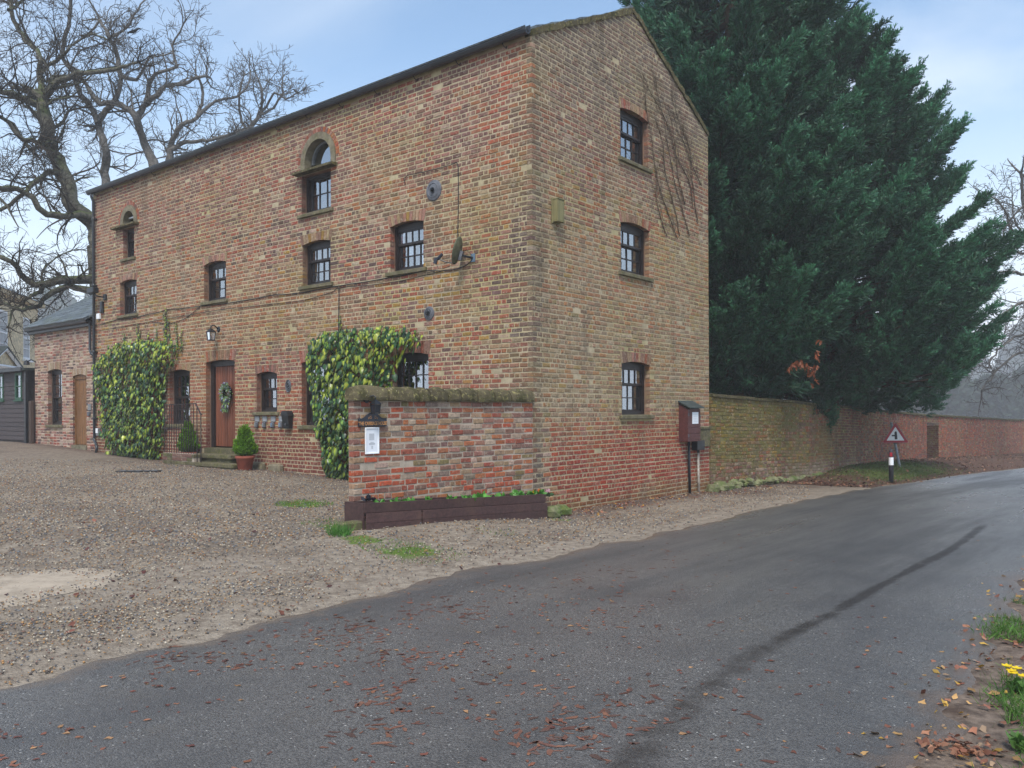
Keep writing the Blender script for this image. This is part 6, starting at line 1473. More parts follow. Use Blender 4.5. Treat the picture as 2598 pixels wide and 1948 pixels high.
# ------------------------------------------------------------------ bare trees
LA = [
    ([(-14.99, 30.0, 7.7), (-15.35, 30.37, 8.64), (-15.8, 29.84, 9.06), (-16.24, 30.22, 10.19), (-16.92, 30.58, 11.27), (-16.86, 30.05, 12.07), (-17.26, 30.44, 12.95), (-17.27, 30.5, 13.21)], 0.372, 0.218),
    ([(-17.27, 30.5, 13.21), (-16.8, 30.5, 13.76), (-15.47, 29.59, 13.82), (-14.7, 29.61, 13.88), (-14.04, 29.6, 14.02), (-13.06, 29.0, 13.94)], 0.160, 0.041),
    ([(-17.27, 30.5, 13.21), (-17.43, 31.3, 14.15), (-17.29, 31.5, 14.48)], 0.131, 0.075),
    ([(-17.3, 30.5, 13.09), (-17.67, 31.05, 14.36), (-17.4, 30.69, 14.77), (-18.03, 31.26, 15.45), (-18.85, 31.8, 16.4), (-18.95, 31.44, 16.99), (-19.41, 32.0, 18.17)], 0.145, 0.076),
    ([(-17.33, 30.5, 12.97), (-17.72, 30.18, 13.09), (-17.52, 28.94, 12.86), (-17.67, 28.63, 12.8), (-17.96, 28.0, 12.84)], 0.160, 0.080),
    ([(-16.65, 30.2, 11.09), (-16.99, 29.95, 11.38), (-17.03, 28.79, 11.24), (-17.32, 28.56, 11.68), (-17.4, 28.0, 11.76)], 0.130, 0.053),
    ([(-16.95, 30.3, 11.92), (-16.75, 30.95, 12.63), (-16.58, 31.0, 12.96)], 0.087, 0.044),
    ([(-15.07, 30.0, 8.79), (-15.49, 29.7, 8.78), (-16.01, 28.49, 8.5), (-16.52, 28.21, 9.17), (-16.9, 27.9, 9.26), (-17.01, 27.0, 9.01)], 0.172, 0.077),
    ([(-16.12, 30.0, 10.12), (-16.61, 29.8, 10.37), (-16.81, 28.69, 9.36), (-17.27, 28.51, 8.85), (-17.64, 28.0, 8.44)], 0.129, 0.053),
    ([(-14.48, 29.0, 6.37), (-15.25, 28.89, 6.33), (-15.3, 27.86, 6.13), (-15.74, 27.76, 5.97), (-16.23, 27.63, 6.14), (-16.08, 26.61, 6.57), (-16.64, 26.5, 6.81)], 0.235, 0.063),
    ([(-14.48, 29.0, 5.93), (-15.25, 28.89, 6.02), (-15.21, 27.86, 5.84), (-15.58, 27.76, 5.6), (-15.8, 27.63, 5.28), (-15.77, 26.61, 4.97), (-16.26, 26.5, 5.17)], 0.138, 0.051),
    ([(-15.59, 27.5, 5.9), (-15.82, 27.6, 5.64), (-15.6, 26.79, 5.4), (-15.94, 26.91, 5.2), (-16.25, 27.0, 4.98), (-16.14, 26.5, 4.41)], 0.105, 0.025),
    ([(-17.29, 28.0, 11.71), (-17.32, 28.8, 11.65), (-16.86, 29.0, 10.9)], 0.067, 0.041),
    ([(-18.81, 31.0, 16.78), (-19.15, 32.3, 17.67), (-19.03, 33.0, 18.41)], 0.074, 0.047),
    ([(-17.52, 30.8, 14.26), (-17.04, 30.94, 14.87), (-16.07, 30.17, 14.91), (-16.09, 30.33, 15.22), (-15.36, 30.46, 15.58), (-14.59, 30.0, 15.18)], 0.088, 0.029),
]
LB = [
    ([(-18.59, 38.0, 11.85), (-18.86, 38.41, 13.12), (-18.62, 37.92, 13.73), (-19.13, 38.34, 15.1), (-18.93, 38.74, 15.86), (-18.23, 38.25, 16.3), (-18.27, 38.68, 17.32), (-18.61, 39.07, 18.58), (-18.68, 38.58, 19.14), (-19.35, 39.0, 20.2)], 0.235, 0.074),
    ([(-18.96, 38.0, 14.98), (-19.34, 38.02, 15.75), (-19.33, 37.12, 16.02), (-19.64, 37.15, 17.0), (-20.09, 37.16, 17.61), (-19.46, 36.26, 18.32), (-19.25, 36.3, 19.35), (-19.02, 36.0, 19.93)], 0.163, 0.069),
    ([(-16.8, 39.0, 13.2), (-17.29, 39.05, 14.32), (-17.29, 38.19, 15.35), (-17.77, 38.26, 15.76), (-18.33, 38.3, 15.97), (-18.6, 37.44, 15.69), (-19.08, 37.51, 16.32), (-19.4, 37.55, 16.79), (-19.34, 37.0, 16.94)], 0.279, 0.071),
    ([(-17.65, 39.0, 15.64), (-17.32, 39.14, 16.16), (-16.43, 38.36, 16.41), (-16.03, 38.51, 16.85), (-15.3, 38.63, 17.05), (-14.23, 37.86, 17.04), (-13.98, 38.0, 17.1)], 0.186, 0.054),
    ([(-17.04, 38.7, 16.15), (-16.95, 38.86, 17.15), (-16.17, 38.11, 17.38), (-15.47, 38.29, 17.68), (-15.68, 38.44, 18.75), (-15.04, 38.0, 19.47)], 0.148, 0.036),
    ([(-18.11, 38.5, 17.32), (-17.48, 38.64, 17.29), (-16.51, 37.86, 17.89), (-15.88, 38.0, 18.1)], 0.110, 0.036),
    ([(-18.35, 38.5, 16.39), (-19.12, 38.8, 15.57), (-19.28, 38.5, 15.0)], 0.110, 0.092),
    ([(-18.97, 39.0, 19.33), (-18.24, 39.3, 19.94), (-17.49, 38.69, 20.51), (-17.0, 39.0, 21.28)], 0.074, 0.037),
]
LC = [
    ([(-18.16, 44.0, 14.77), (-18.19, 44.3, 16.02), (-17.4, 43.69, 16.88), (-16.73, 44.01, 17.33), (-16.48, 44.3, 18.77), (-16.54, 44.0, 19.37)], 0.189, 0.063),
    ([(-18.06, 44.0, 15.66), (-17.2, 44.05, 16.11), (-15.91, 43.19, 15.83), (-15.14, 43.26, 16.1), (-14.36, 43.0, 16.19)], 0.126, 0.061),
    ([(-17.12, 45.0, 15.43), (-16.41, 45.3, 16.24), (-14.84, 44.69, 16.76), (-14.22, 45.01, 17.13), (-13.76, 45.3, 17.96), (-13.39, 44.69, 18.91), (-13.84, 45.0, 20.03)], 0.172, 0.043),
    ([(-14.21, 45.0, 17.13), (-13.32, 45.05, 18.32), (-12.62, 44.19, 18.72), (-12.01, 44.26, 18.38), (-11.41, 44.0, 18.63)], 0.107, 0.031),
    ([(-13.67, 45.0, 17.85), (-13.12, 45.64, 18.45), (-12.59, 45.36, 19.16), (-12.67, 46.0, 20.24)], 0.086, 0.033),
    ([(-16.64, 44.0, 17.42), (-15.77, 44.3, 18.33), (-14.5, 43.69, 18.36), (-13.89, 44.01, 19.18), (-13.88, 44.0, 20.06)], 0.105, 0.031),
    ([(-14.4, 45.0, 17.04), (-14.76, 45.3, 17.88), (-14.65, 44.69, 18.92), (-14.47, 45.0, 20.03)], 0.086, 0.032),
]
LE = [
    ([(27.85, 40.0, 0.82), (27.69, 40.3, 4.27), (26.15, 39.69, 6.89), (25.61, 40.01, 9.22), (25.04, 40.3, 11.59), (24.67, 40.0, 13.04)], 0.381, 0.076),
    ([(26.54, 40.0, 6.55), (25.47, 39.8, 6.91), (23.83, 38.69, 6.58), (22.8, 38.51, 6.01), (21.77, 38.0, 5.41)], 0.191, 0.036),
    ([(26.36, 40.0, 6.93), (25.06, 40.05, 8.09), (23.4, 39.19, 8.14), (22.31, 39.26, 7.78), (21.61, 39.0, 7.93)], 0.153, 0.037),
    ([(25.79, 40.0, 8.84), (25.04, 40.64, 9.35), (23.91, 40.36, 9.3), (23.4, 41.0, 8.25)], 0.114, 0.029),
    ([(25.6, 40.0, 9.22), (24.66, 40.64, 10.51), (23.92, 40.36, 11.61), (23.52, 41.0, 12.36)], 0.114, 0.029),
    ([(27.3, 40.0, 4.64), (25.84, 39.8, 5.01), (23.83, 38.69, 5.1), (22.79, 38.51, 4.54), (21.94, 38.0, 3.78)], 0.172, 0.036),
    ([(27.48, 40.0, 3.87), (25.83, 39.8, 4.25), (23.64, 38.69, 4.18), (22.42, 38.51, 3.26), (21.58, 38.0, 2.51)], 0.153, 0.036),
    ([(24.85, 40.0, 11.51), (24.27, 40.3, 10.82), (23.51, 40.0, 9.23)], 0.076, 0.029),
    ([(25.98, 40.0, 8.08), (25.45, 40.97, 10.19), (25.0, 41.03, 10.99), (25.46, 42.0, 12.41)], 0.095, 0.030),
]
def smooth_poly(P, step):
    """Catmull-Rom through the limb points"""
    P = [np.array(p, float) for p in P]; P = [2 * P[0] - P[1]] + P + [2 * P[-1] - P[-2]]; out = []
    for i in range(1, len(P) - 2):
        n = max(2, int(np.linalg.norm(P[i + 1] - P[i]) / step))
        for k in range(n):
            t = k / n; out.append(.5 * (2 * P[i] + (P[i + 1] - P[i - 1]) * t + (2 * P[i - 1] - 5 * P[i] + 4 * P[i + 1] - P[i + 2]) * t * t + (3 * P[i] - P[i - 1] - 3 * P[i + 1] + P[i + 2]) * t ** 3))
    out.append(P[-2]); return out
def bare_tree(name, limbs, base, label, seed, bark, dens=1.0, levels=3, L0=3.0, rmin=.007, up=.25, curl=.42, group=None, twig=(.75, .72, .7), trunk_r=.42):
    rng = random.Random(seed); root = thing(name, base, label, 'tree', group); tr = MB(); tw = MB(); nseg = [0]
    rnd = lambda: np.array([rng.gauss(0, 1), rng.gauss(0, 1), rng.gauss(0, 1)])
    def branch(p, d, L, r, lev):
        n = max(3, int(L / (.26 if lev < 2 else .17))); pts = [p]; rad = [r]; d = d / np.linalg.norm(d); st = L / n; bend = rnd() * .16
        for k in range(n):
            if k % 3 == 0: bend = rnd() * .24
            d = d + bend * curl * 1.5 + rnd() * curl * .36 + np.array([0, 0, up * .11]); d /= np.linalg.norm(d); p = p + d * st; pts.append(p); rad.append(max(rmin * .75, r * (1 - .72 * (k + 1) / n)))
        (tr if r > .045 else tw).tube(pts, rad, 6 if r > .05 else (4 if r > .018 else 3), twig, cap=False); nseg[0] += n
        if lev >= levels: return
        m_ = max(2, int(L * dens * (2.5 if lev == 1 else 3.6)))
        for k in range(m_):
            f = rng.uniform(.15, 1.0); i = min(n - 1, int(f * n)); t = pts[i + 1] - pts[i]; t /= np.linalg.norm(t); q = rnd(); q -= t * np.dot(q, t); q /= np.linalg.norm(q)
            a = rng.uniform(.55, 1.2); dd = t * math.cos(a) + q * math.sin(a) + np.array([0, 0, up * .5])
            branch(pts[i], dd, L * rng.uniform(.28, .55) * (1.15 - .4 * f), max(rmin, rad[i] * rng.uniform(.35, .6)), lev + 1)
    for P, r0, r1 in limbs:
        Q = smooth_poly(P, .28); n = len(Q); Q = [q + rnd() * .03 * min(1, i, n - 1 - i) for i, q in enumerate(Q)]; rad = [r0 + (r1 - r0) * (i / (n - 1)) ** .8 for i in range(n)]
        rad = [r * (1 + .14 * (vnoise(i * .6, r0 * 90, seed) - .5) * 2) for i, r in enumerate(rad)]
        tr.tube(Q, rad, 9, (1, 1, 1), cap=False); Lt = n * .28
        for k in range(int(Lt * dens * 2.1)):
            f = rng.uniform(.06, 1.0) if r0 < .3 else rng.uniform(.35, 1); i = min(n - 2, int(f * (n - 1))); t = Q[i + 1] - Q[i]; t /= np.linalg.norm(t); q = rnd(); q -= t * np.dot(q, t); q /= np.linalg.norm(q)
            a = rng.uniform(.6, 1.25); branch(Q[i], t * math.cos(a) + q * math.sin(a) + np.array([0, 0, up]), L0 * rng.uniform(.35, 1.0), max(.012, min(.05, rad[i] * rng.uniform(.25, .45))), 1)
        e = Q[-1] - Q[-2]
        for k in range(3): branch(Q[-1], e + rnd() * np.linalg.norm(e) * .5, L0 * rng.uniform(.3, .6), max(.012, r1 * .8), 1)
    top = np.array(limbs[0][0][0]); bs_ = np.array(base, float); bs_[2] -= .2
    Q = smooth_poly([bs_, bs_ * .5 + top * .5 + np.array([.12, 0, 0]), top], .4); tr.tube(Q, [trunk_r * (1.25 - .3 * i / len(Q)) for i in range(len(Q))], 12, cap=False)
    tr.build('trunk', bark, root, smooth=True); tw.build('crown', M_TWIG, root, smooth=False); return nseg[0]
LA = [(a, b * .82, c) for a, b, c in LA]; LB = [(a, b * .85, c) for a, b, c in LB]
bare_tree('bare_tree', LA, (-14.7, 30.0, tz(-14.7, 30)), 'big gnarled bare tree with mossy limbs rising behind the far end of the house', 11, M_BARK, dens=1.5, L0=2.7, trunk_r=.38, rmin=.010, curl=.46)
bare_tree('bare_tree', LB, (-18.6, 38.3, tz(-18.6, 38.3)), 'grey bare tree with forked twisting limbs above the middle of the roof slope', 12, M_BARK2, dens=1.25, L0=2.9, twig=(1.2, 1.22, 1.25), trunk_r=.4, rmin=.012, curl=.46)  # twigs tinted paler: distance haze is put into their colour
bare_tree('bare_tree', LC, (-17.5, 44.5, tz(-17.5, 44.5)), 'farthest bare tree with a fine round crown showing just above the roof line', 13, M_BARK2, dens=1.3, L0=2.7, twig=(1.25, 1.27, 1.3), trunk_r=.35, rmin=.013, curl=.46)  # haze painted into the twig tint here too
LE = [(a, b * (.45 if i == 0 else .7), c) for i, (a, b, c) in enumerate(LE)]
bare_tree('bare_tree', LE, (27.9, 40.4, tz(27.9, 40.4)), 'bare tree reaching its drooping twigs over the garden wall beyond the conifers', 14, M_BARK2, dens=1.3, L0=2.6, up=.05, twig=(.95, .95, 1.0), trunk_r=.4, rmin=.012, curl=.55)
# two crows and a small bird perched in the twigs
def bird(P0, size, yaw, label):
    t = thing('crow', P0, label, 'bird', 'birds perched in the bare trees'); P0 = np.array(P0); f = np.array([math.cos(yaw), math.sin(yaw), 0]); u_ = np.array([0, 0, 1.0])
    mb = MB(); pr = [(-.55, .05, .015), (-.35, .10, .05), (-.1, .2, .12), (.12, .32, .13), (.28, .46, .09), (.36, .56, .075), (.44, .60, .07), (.50, .60, .045), (.62, .585, .006)]
    mb.tube([P0 + (f * a + u_ * b) * size for a, b, r in pr], [r * size for a, b, r in pr], 10); mb.build('body', M_BIRD, t, smooth=True)
    sdv = np.cross(f, u_)
    for sg in (-1, 1): mb = MB(); mb.prism([P0 + (f * a + u_ * b + sdv * sg * .12) * size for a, b in ((.2, .42), (-.05, .22), (-.5, .02), (-.3, .2), (.05, .42))], sdv * sg * .02 * size); mb.build('wing', M_BIRD, t)
    for sg in (-1, 1): mb = MB(); mb.tube([P0 + (f * .08 + u_ * .22 + sdv * sg * .05) * size, P0 + (f * .1 + sdv * sg * .05) * size], .014 * size, 5); mb.build('leg', M_BIRD, t)
bird((-13.45, 29.5, 15.15), .40, .5, 'larger dark crow perched high in the big mossy bare tree')
bird((-11.45, 44.2, 18.7), .42, 2.9, 'small dark bird at the right tip of the farthest bare crown')

# ------------------------------------------------------------------ conifers over the garden wall
def conifer(name, cx_, cy_, prof, label, seed, n, wind, tint, extra=(), lobes=5, tuft=.5, squash=None):
    """prof: (height, radius); branches end in plumes of feathery sprays"""
    rg = np.random.default_rng(seed); z0 = tz(cx_, cy_); root = thing(name, (cx_, cy_, z0), label, 'tree', 'conifers behind the garden wall')
    hz_ = np.array([p[0] for p in prof]); rz_ = np.array([p[1] for p in prof]); top = hz_[-1]
    mb = MB(); mb.tube([(cx_, cy_, z0 - .2), (cx_ + .1, cy_, z0 + top * .5), (cx_, cy_, z0 + top * .96)], [.34, .22, .03], 10, (.9, .72, .6)); mb.build('trunk', M_TWIG, root, smooth=True)
    zz = np.linspace(hz_[0], top, 400); wgt = np.interp(zz, hz_, rz_) + .25; wgt /= wgt.sum()
    pos, dr, sc, tn = [], [], [], []; br = MB()
    tips = []
    ncl = n
    for k in range(ncl):
        z = rg.choice(zz, p=wgt); az_ = rg.uniform(0, 2 * math.pi); R = float(np.interp(z, hz_, rz_))
        lob = .72 + .38 * vnoise(az_ * lobes / 2 + seed, z * .55, seed) + rg.normal() * .09
        tips.append((z, az_, R * lob, 1.0))
    for e in extra: tips.append(e)
    for z, az_, R, q in tips:
        o = np.array([math.cos(az_), math.sin(az_), 0]); d = o * .80 + np.array([0, 0, .62]) + wind * .55 + rg.normal(size=3) * .12; d /= np.linalg.norm(d)
        tip = np.array([cx_, cy_, z0 + z]) + o * R; Lb = min(R * .8, rg.uniform(1.3, 2.4)) * q
        m_ = max(4, int(Lb / .105)); shade = rg.uniform(.55, 1.6)
        side_ = np.cross(d, (0, 0, 1.0)); side_ /= np.linalg.norm(side_) + 1e-9; up2 = np.cross(side_, d)
        for j in range(m_):
            f = (j + rg.random()) / m_; c = tip - d * Lb * f - np.array([0, 0, .12]) * (f * Lb) ** 1.2; wdt = (.08 + .66 * f * (1 - f * .5)) * .58 * min(1.5, Lb)
            for s in range(3 if f < .12 else 10):
                ph = rg.uniform(0, 2 * math.pi); rr_ = wdt * rg.uniform(.2, 1.0); off = side_ * math.cos(ph) * rr_ + up2 * math.sin(ph) * rr_ * .55
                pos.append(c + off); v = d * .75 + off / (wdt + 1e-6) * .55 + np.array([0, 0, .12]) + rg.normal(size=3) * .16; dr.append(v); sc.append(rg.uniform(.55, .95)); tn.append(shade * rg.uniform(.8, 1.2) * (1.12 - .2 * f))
        if R > 1.2 and z > 3.6: br.tube([np.array([cx_, cy_, z0 + z - R * .3]), tip - d * Lb * .8 - np.array([0, 0, .15]), tip - d * .1], [.05, .022, .008], 4, (.8, .62, .5), cap=False)
    br.build('branches', M_TWIG, root, kind='stuff')
    N = len(pos); pos = np.array(pos); dr = np.array(dr); tn = np.array(tn)
    col = np.array(lin(tint))[None] * tn[:, None] * (1 + rg.normal(size=(N, 3)) * .04)
    # deep old growth round the trunk closes the crown
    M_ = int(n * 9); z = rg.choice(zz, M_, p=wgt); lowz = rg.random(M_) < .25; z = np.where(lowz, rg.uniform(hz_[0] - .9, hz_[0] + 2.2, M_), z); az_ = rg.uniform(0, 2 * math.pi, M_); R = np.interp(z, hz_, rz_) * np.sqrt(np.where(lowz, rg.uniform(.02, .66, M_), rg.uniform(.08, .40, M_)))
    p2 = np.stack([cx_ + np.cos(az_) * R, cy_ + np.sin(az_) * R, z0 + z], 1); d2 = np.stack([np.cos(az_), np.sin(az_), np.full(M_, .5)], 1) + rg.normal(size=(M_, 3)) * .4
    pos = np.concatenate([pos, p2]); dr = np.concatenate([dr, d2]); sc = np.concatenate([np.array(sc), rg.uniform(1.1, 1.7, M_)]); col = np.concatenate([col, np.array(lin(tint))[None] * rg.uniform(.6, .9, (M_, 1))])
    tm = [spray_template(21, .42 * tuft / .5, .024, .5, 100 + s, .58) for s in range(6)]
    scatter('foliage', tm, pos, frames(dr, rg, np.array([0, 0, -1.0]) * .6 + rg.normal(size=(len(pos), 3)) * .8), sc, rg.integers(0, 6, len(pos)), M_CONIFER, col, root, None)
    return root, N
WIND = np.array([.55, .05, .10])
ext = [(5.2, .02, 5.3, 1.5), (4.9, -.05, 5.5, 1.4), (5.5, .10, 5.2, 1.5), (4.3, -.12, 4.9, 1.4), (9.4, .05, 3.9, 1.3), (11.2, .0, 3.3, 1.3), (12.5, .1, 2.3, 1.2), (7.3, .02, 4.9, 1.3), (3.7, -1.75, 4.0, .8), (3.7, -1.5, 4.2, .8), (3.6, -1.3, 4.3, .8), (3.8, -1.05, 4.5, .8), (3.8, -.8, 4.6, .8), (3.9, -2.0, 3.9, .8)]
_, n1 = conifer('conifer', 9.6, 25.2, [(2.9, 3.3), (3.5, 4.5), (4.6, 4.9), (6.5, 4.8), (8.8, 4.3), (10.8, 3.4), (12.6, 2.2), (14.4, .9), (15.6, .15)], 'largest dense conifer, leaning right over the garden wall above the road sign', 21, 340, WIND, (50, 94, 66), ext)
CON2, n2 = conifer('conifer', 5.75, 21.75, [(3.1, 2.3), (3.6, 3.0), (4.8, 3.4), (8.5, 3.3), (11.5, 2.9), (14.5, 2.0), (17.5, .9), (19, .1)], 'dense dark conifer growing against the right corner of the house gable', 22, 300, np.array([.28, -.1, .1]), (48, 88, 62))
_, n3 = conifer('conifer', 5.4, 27.5, [(3.0, 2.2), (6, 3.2), (10, 3.0), (14, 2.2), (18, .9), (19.5, .1)], 'tall conifer showing behind the apex of the gable, farther back than the others', 23, 170, np.array([.2, 0, .1]), (58, 104, 86))
# dead orange sprays hanging in the lower right of the near conifer
ds = np.random.default_rng(5); Np = 46; ctr = np.array([6.9, 19.3, 2.55]); t_ = ds.random(Np); P_ = np.where(t_[:, None] < .5, ctr + np.stack([t_ * .9 - .4, t_ * 0, .25 - (t_ - .25) ** 2 * 3], 1), ctr + np.stack([.28 - (t_ - .5) * .35, t_ * 0, .75 - (t_ - .5) * 2.0], 1)) + ds.normal(size=(Np, 3)) * .03
o = scatter('dead_spray', [spray_template(9, .2, .02, .4, 7)], P_, frames(ds.normal(size=(Np, 3)) * .4 + np.array([0, 0, -1.0]), ds), ds.uniform(.6, 1.1, Np), np.zeros(Np, int), M_PLANT, np.array(lin((158, 92, 60))) * ds.uniform(.7, 1.2, (Np, 1)), CON2, 'stuff'); o['label'] = 'hanging dead orange-brown spray'

# ------------------------------------------------------------------ variegated ivy on the house front
def ivy_leaf(seed):
    """heart-shaped drooping leaf, tip along +z, face along +y; yellow heart and dark green margin"""
    r = random.Random(seed); hw = .036 * r.uniform(.85, 1.1); L = .105 * r.uniform(.9, 1.15); cu = r.uniform(.008, .02)
    rib = [(0, 0, 0), (0, .006, L * .35), (0, .004, L * .7), (0, -cu, L)]
    lf = [(-hw * .75, .004 - .01, -.012), (-hw * 1.15, -.010, L * .22), (-hw * .85, -.012, L * .55), (-hw * .3, -cu * .8, L * .85)]
    rt = [(-a, b, c) for a, b, c in lf]; V = rib + lf + rt
    T = [(0, 4, 5), (0, 5, 1), (1, 5, 6), (1, 6, 2), (2, 6, 7), (2, 7, 3), (0, 9, 8), (0, 1, 9), (1, 10, 9), (1, 2, 10), (2, 11, 10), (2, 3, 11)]
    kind = seed % 5; gd, gm, ye = lin((24, 50, 28)), lin((48, 82, 40)), lin((152, 166, 52))
    if kind in (0, 1): c = [ye, ye, lin((126, 150, 48)), gm] + [gd] * 8
    elif kind == 2: c = [gm, gm, gm, gd] + [gd] * 8
    elif kind == 3: c = [lin((162, 166, 60))] * 4 + [lin((118, 146, 50)), ye, gm, gd] * 2
    else: c = [lin((84, 124, 52)), lin((120, 152, 56)), gm, gd] + [gd] * 8
    return np.array(V, float), np.array(T), np.array(c)
def in_poly(x, y, P):
    c = False; j = len(P) - 1
    for i in range(len(P)):
        if (P[i][1] > y) != (P[j][1] > y) and x < (P[j][0] - P[i][0]) * (y - P[i][1]) / (P[j][1] - P[i][1]) + P[i][0]: c = not c
        j = i
    return c
def edge_dist(x, y, P): 
    return float(poly_dist(np.array([x]), np.array([y]), np.array(list(P) + [P[0]], float))[0])
LT = [ivy_leaf(k) for k in range(10)]; LM = []
for V, T, Cc in LT:
    me = bpy.data.meshes.new('leaf'); me.from_pydata([tuple(v) for v in V], [], [tuple(t) for t in T]); at = me.color_attributes.new('col', 'FLOAT_COLOR', 'POINT'); at.data.foreach_set('color', np.concatenate([Cc, np.ones((len(V), 1))], 1).astype(np.float32).ravel()); me.polygons.foreach_set('use_smooth', [True] * len(T)); me.materials.append(M_IVY); LM.append(me)
def ivy(poly, shoots, label, seed, N, thick, base, size=1.0):
    r = random.Random(seed); root = thing('climbing_ivy', base, label, 'climber', 'ivies on the house front'); xs = [p[0] for p in poly]; ys = [p[1] for p in poly]; items = []; w = np.array(root.location)
    st = MB()
    for k in range(26):
        x = r.uniform(min(xs) + .3, max(xs) - .3); y0 = min(ys); P_ = []; xx = np.mean(xs) * .5 + x * .5
        for q in range(14):
            f = q / 13; xx += r.gauss(0, .05) + (x - xx) * .12; zz = y0 - .1 + (max(ys) - y0) * f
            if f > .15 and not in_poly(xx, zz, poly): break
            P_.append(Fp(xx, zz, .03 + .05 * r.random()))
        if len(P_) > 2: st.tube(P_, [.014 * (1 - .6 * i / len(P_)) for i in range(len(P_))], 5, (.8, .7, .6), cap=False)
    while len(items) < N:
        x, y = r.uniform(min(xs), max(xs)), r.uniform(min(ys), max(ys))
        if not in_poly(x, y, poly): 
            if edge_dist(x, y, poly) > .16 * r.random() ** 3: continue
        e = edge_dist(x, y, poly); d = thick * min(1, e / .3 + .2) * r.uniform(.25, 1.0) * (.7 + .6 * fbm(x * 2.2, y * 2.2, seed)) + .03
        items.append((Fp(x, y, d), r.choice((.55, .75, .9, 1.0, 1.15, 1.4)) * r.uniform(.85, 1.15) * size, 1.0, (y - min(ys)) / (max(ys) - min(ys))))
    for (sx_, sz0, sz1) in shoots:
        xx = sx_; P_ = []
        n = int((sz1 - sz0) / .055)
        for q in range(n):
            xx += r.gauss(0, .012); z = sz0 + (sz1 - sz0) * q / n; P_.append(Fp(xx, z, .02))
            for s in range(2): items.append((Fp(xx + r.gauss(0, .045 * (1 - .5 * q / n)), z, .03 + .02 * r.random()), r.uniform(.45, .75) * (1.1 - .4 * q / n), .9, 1.0))
        st.tube(P_, .006, 4, (.7, .7, .5), cap=False)
    st.build('stems', M_TWIG, root)
    near = sorted(range(len(items)), key=lambda i: -items[i][1] * (1 + np.dot(items[i][0][:2] - C0, -VD)))
    R3 = []; 
    for P, s, b, f in items:
        out = np.array([*(-VD * r.uniform(.5, 1.0) + U * r.gauss(0, .45)), r.uniform(.15, .7)]); dn = np.array([*(U * r.gauss(0, .35) - VD * r.uniform(.0, .5)), -1.0]); z_ = dn / np.linalg.norm(dn); y_ = out - z_ * np.dot(out, z_); y_ /= np.linalg.norm(y_); R3.append(np.stack([np.cross(y_, z_), y_, z_], 1))
    kindw = lambda f: r.choices(range(10), [.7, .7, 1.3, .1 + .9 * f * f, 1.0] * 2)[0]
    kinds = [kindw(it[3]) for it in items]
    for i in near[:298]:
        P, s, b, f = items[i]; o = bpy.data.objects.new('leaf', LM[kinds[i]]); COL.objects.link(o); o.parent = root; M = Matrix(R3[i].tolist()).to_4x4(); o.matrix_local = Matrix.Translation(Vector(P - w)) @ M @ Matrix.Diagonal((s, s, s, 1)); q = r.uniform(.85, 1.5); o.color = (q, q, q * .9, 1)
    rest = near[298:]; sc_ = np.array([items[i][1] for i in rest]); tint = np.array([[q, q, q * .9] for q in (r.uniform(.8, 1.4) for i in rest)])
    scatter('leaf', LT, np.array([items[i][0] for i in rest]), np.array([R3[i] for i in rest]), sc_, np.array([kinds[i] for i in rest]), M_IVY, tint, root, 'stuff')
IV1 = [(14.72, 3.0), (14.1, 3.28), (13.3, 3.5), (12.4, 3.45), (11.5, 3.42), (10.7, 3.28), (10.62, 2.95), (11.02, 2.66), (11.25, 2.18), (11.2, 1.6), (11.42, .62), (12.6, .52), (13.7, .6), (14.1, 1.0), (14.42, 2.2)]
ivy(IV1, [(13.3, 3.4, 3.76), (12.61, 3.4, 3.95), (12.5, 3.4, 3.8), (12.1, 3.4, 3.70), (11.67, 3.4, 3.78), (11.26, 3.3, 4.25), (11.18, 3.3, 4.1), (10.97, 3.2, 3.95), (10.72, 3.2, 3.85), (10.5, 3.15, 3.68)], 'broad variegated ivy climbing the house front left of the door railing', 61, 2700, .38, Fp(12.7, .55, .2), 1.0)
IV2 = [(5.52, 3.08), (5.1, 3.2), (4.28, 3.22), (3.4, 3.15), (2.81, 3.04), (2.36, 2.98), (2.43, 2.88), (2.85, 2.74), (3.15, 2.38), (3.31, 2.04), (3.6, 1.9), (4.0, 1.2), (4.3, .45), (4.99, .36), (5.1, .85), (5.25, 1.23), (5.33, 1.75), (5.45, 2.23), (5.52, 2.63)]
ivy(IV2, [(4.65, 3.1, 3.55), (4.5, 3.1, 3.35), (3.4, 3.1, 3.2), (3.19, 3.05, 3.22), (2.88, 3.0, 3.24), (2.62, 2.95, 3.12)], 'variegated ivy between the tall window and the corner window above the sign wall', 62, 2100, .34, Fp(4.6, .35, .2))

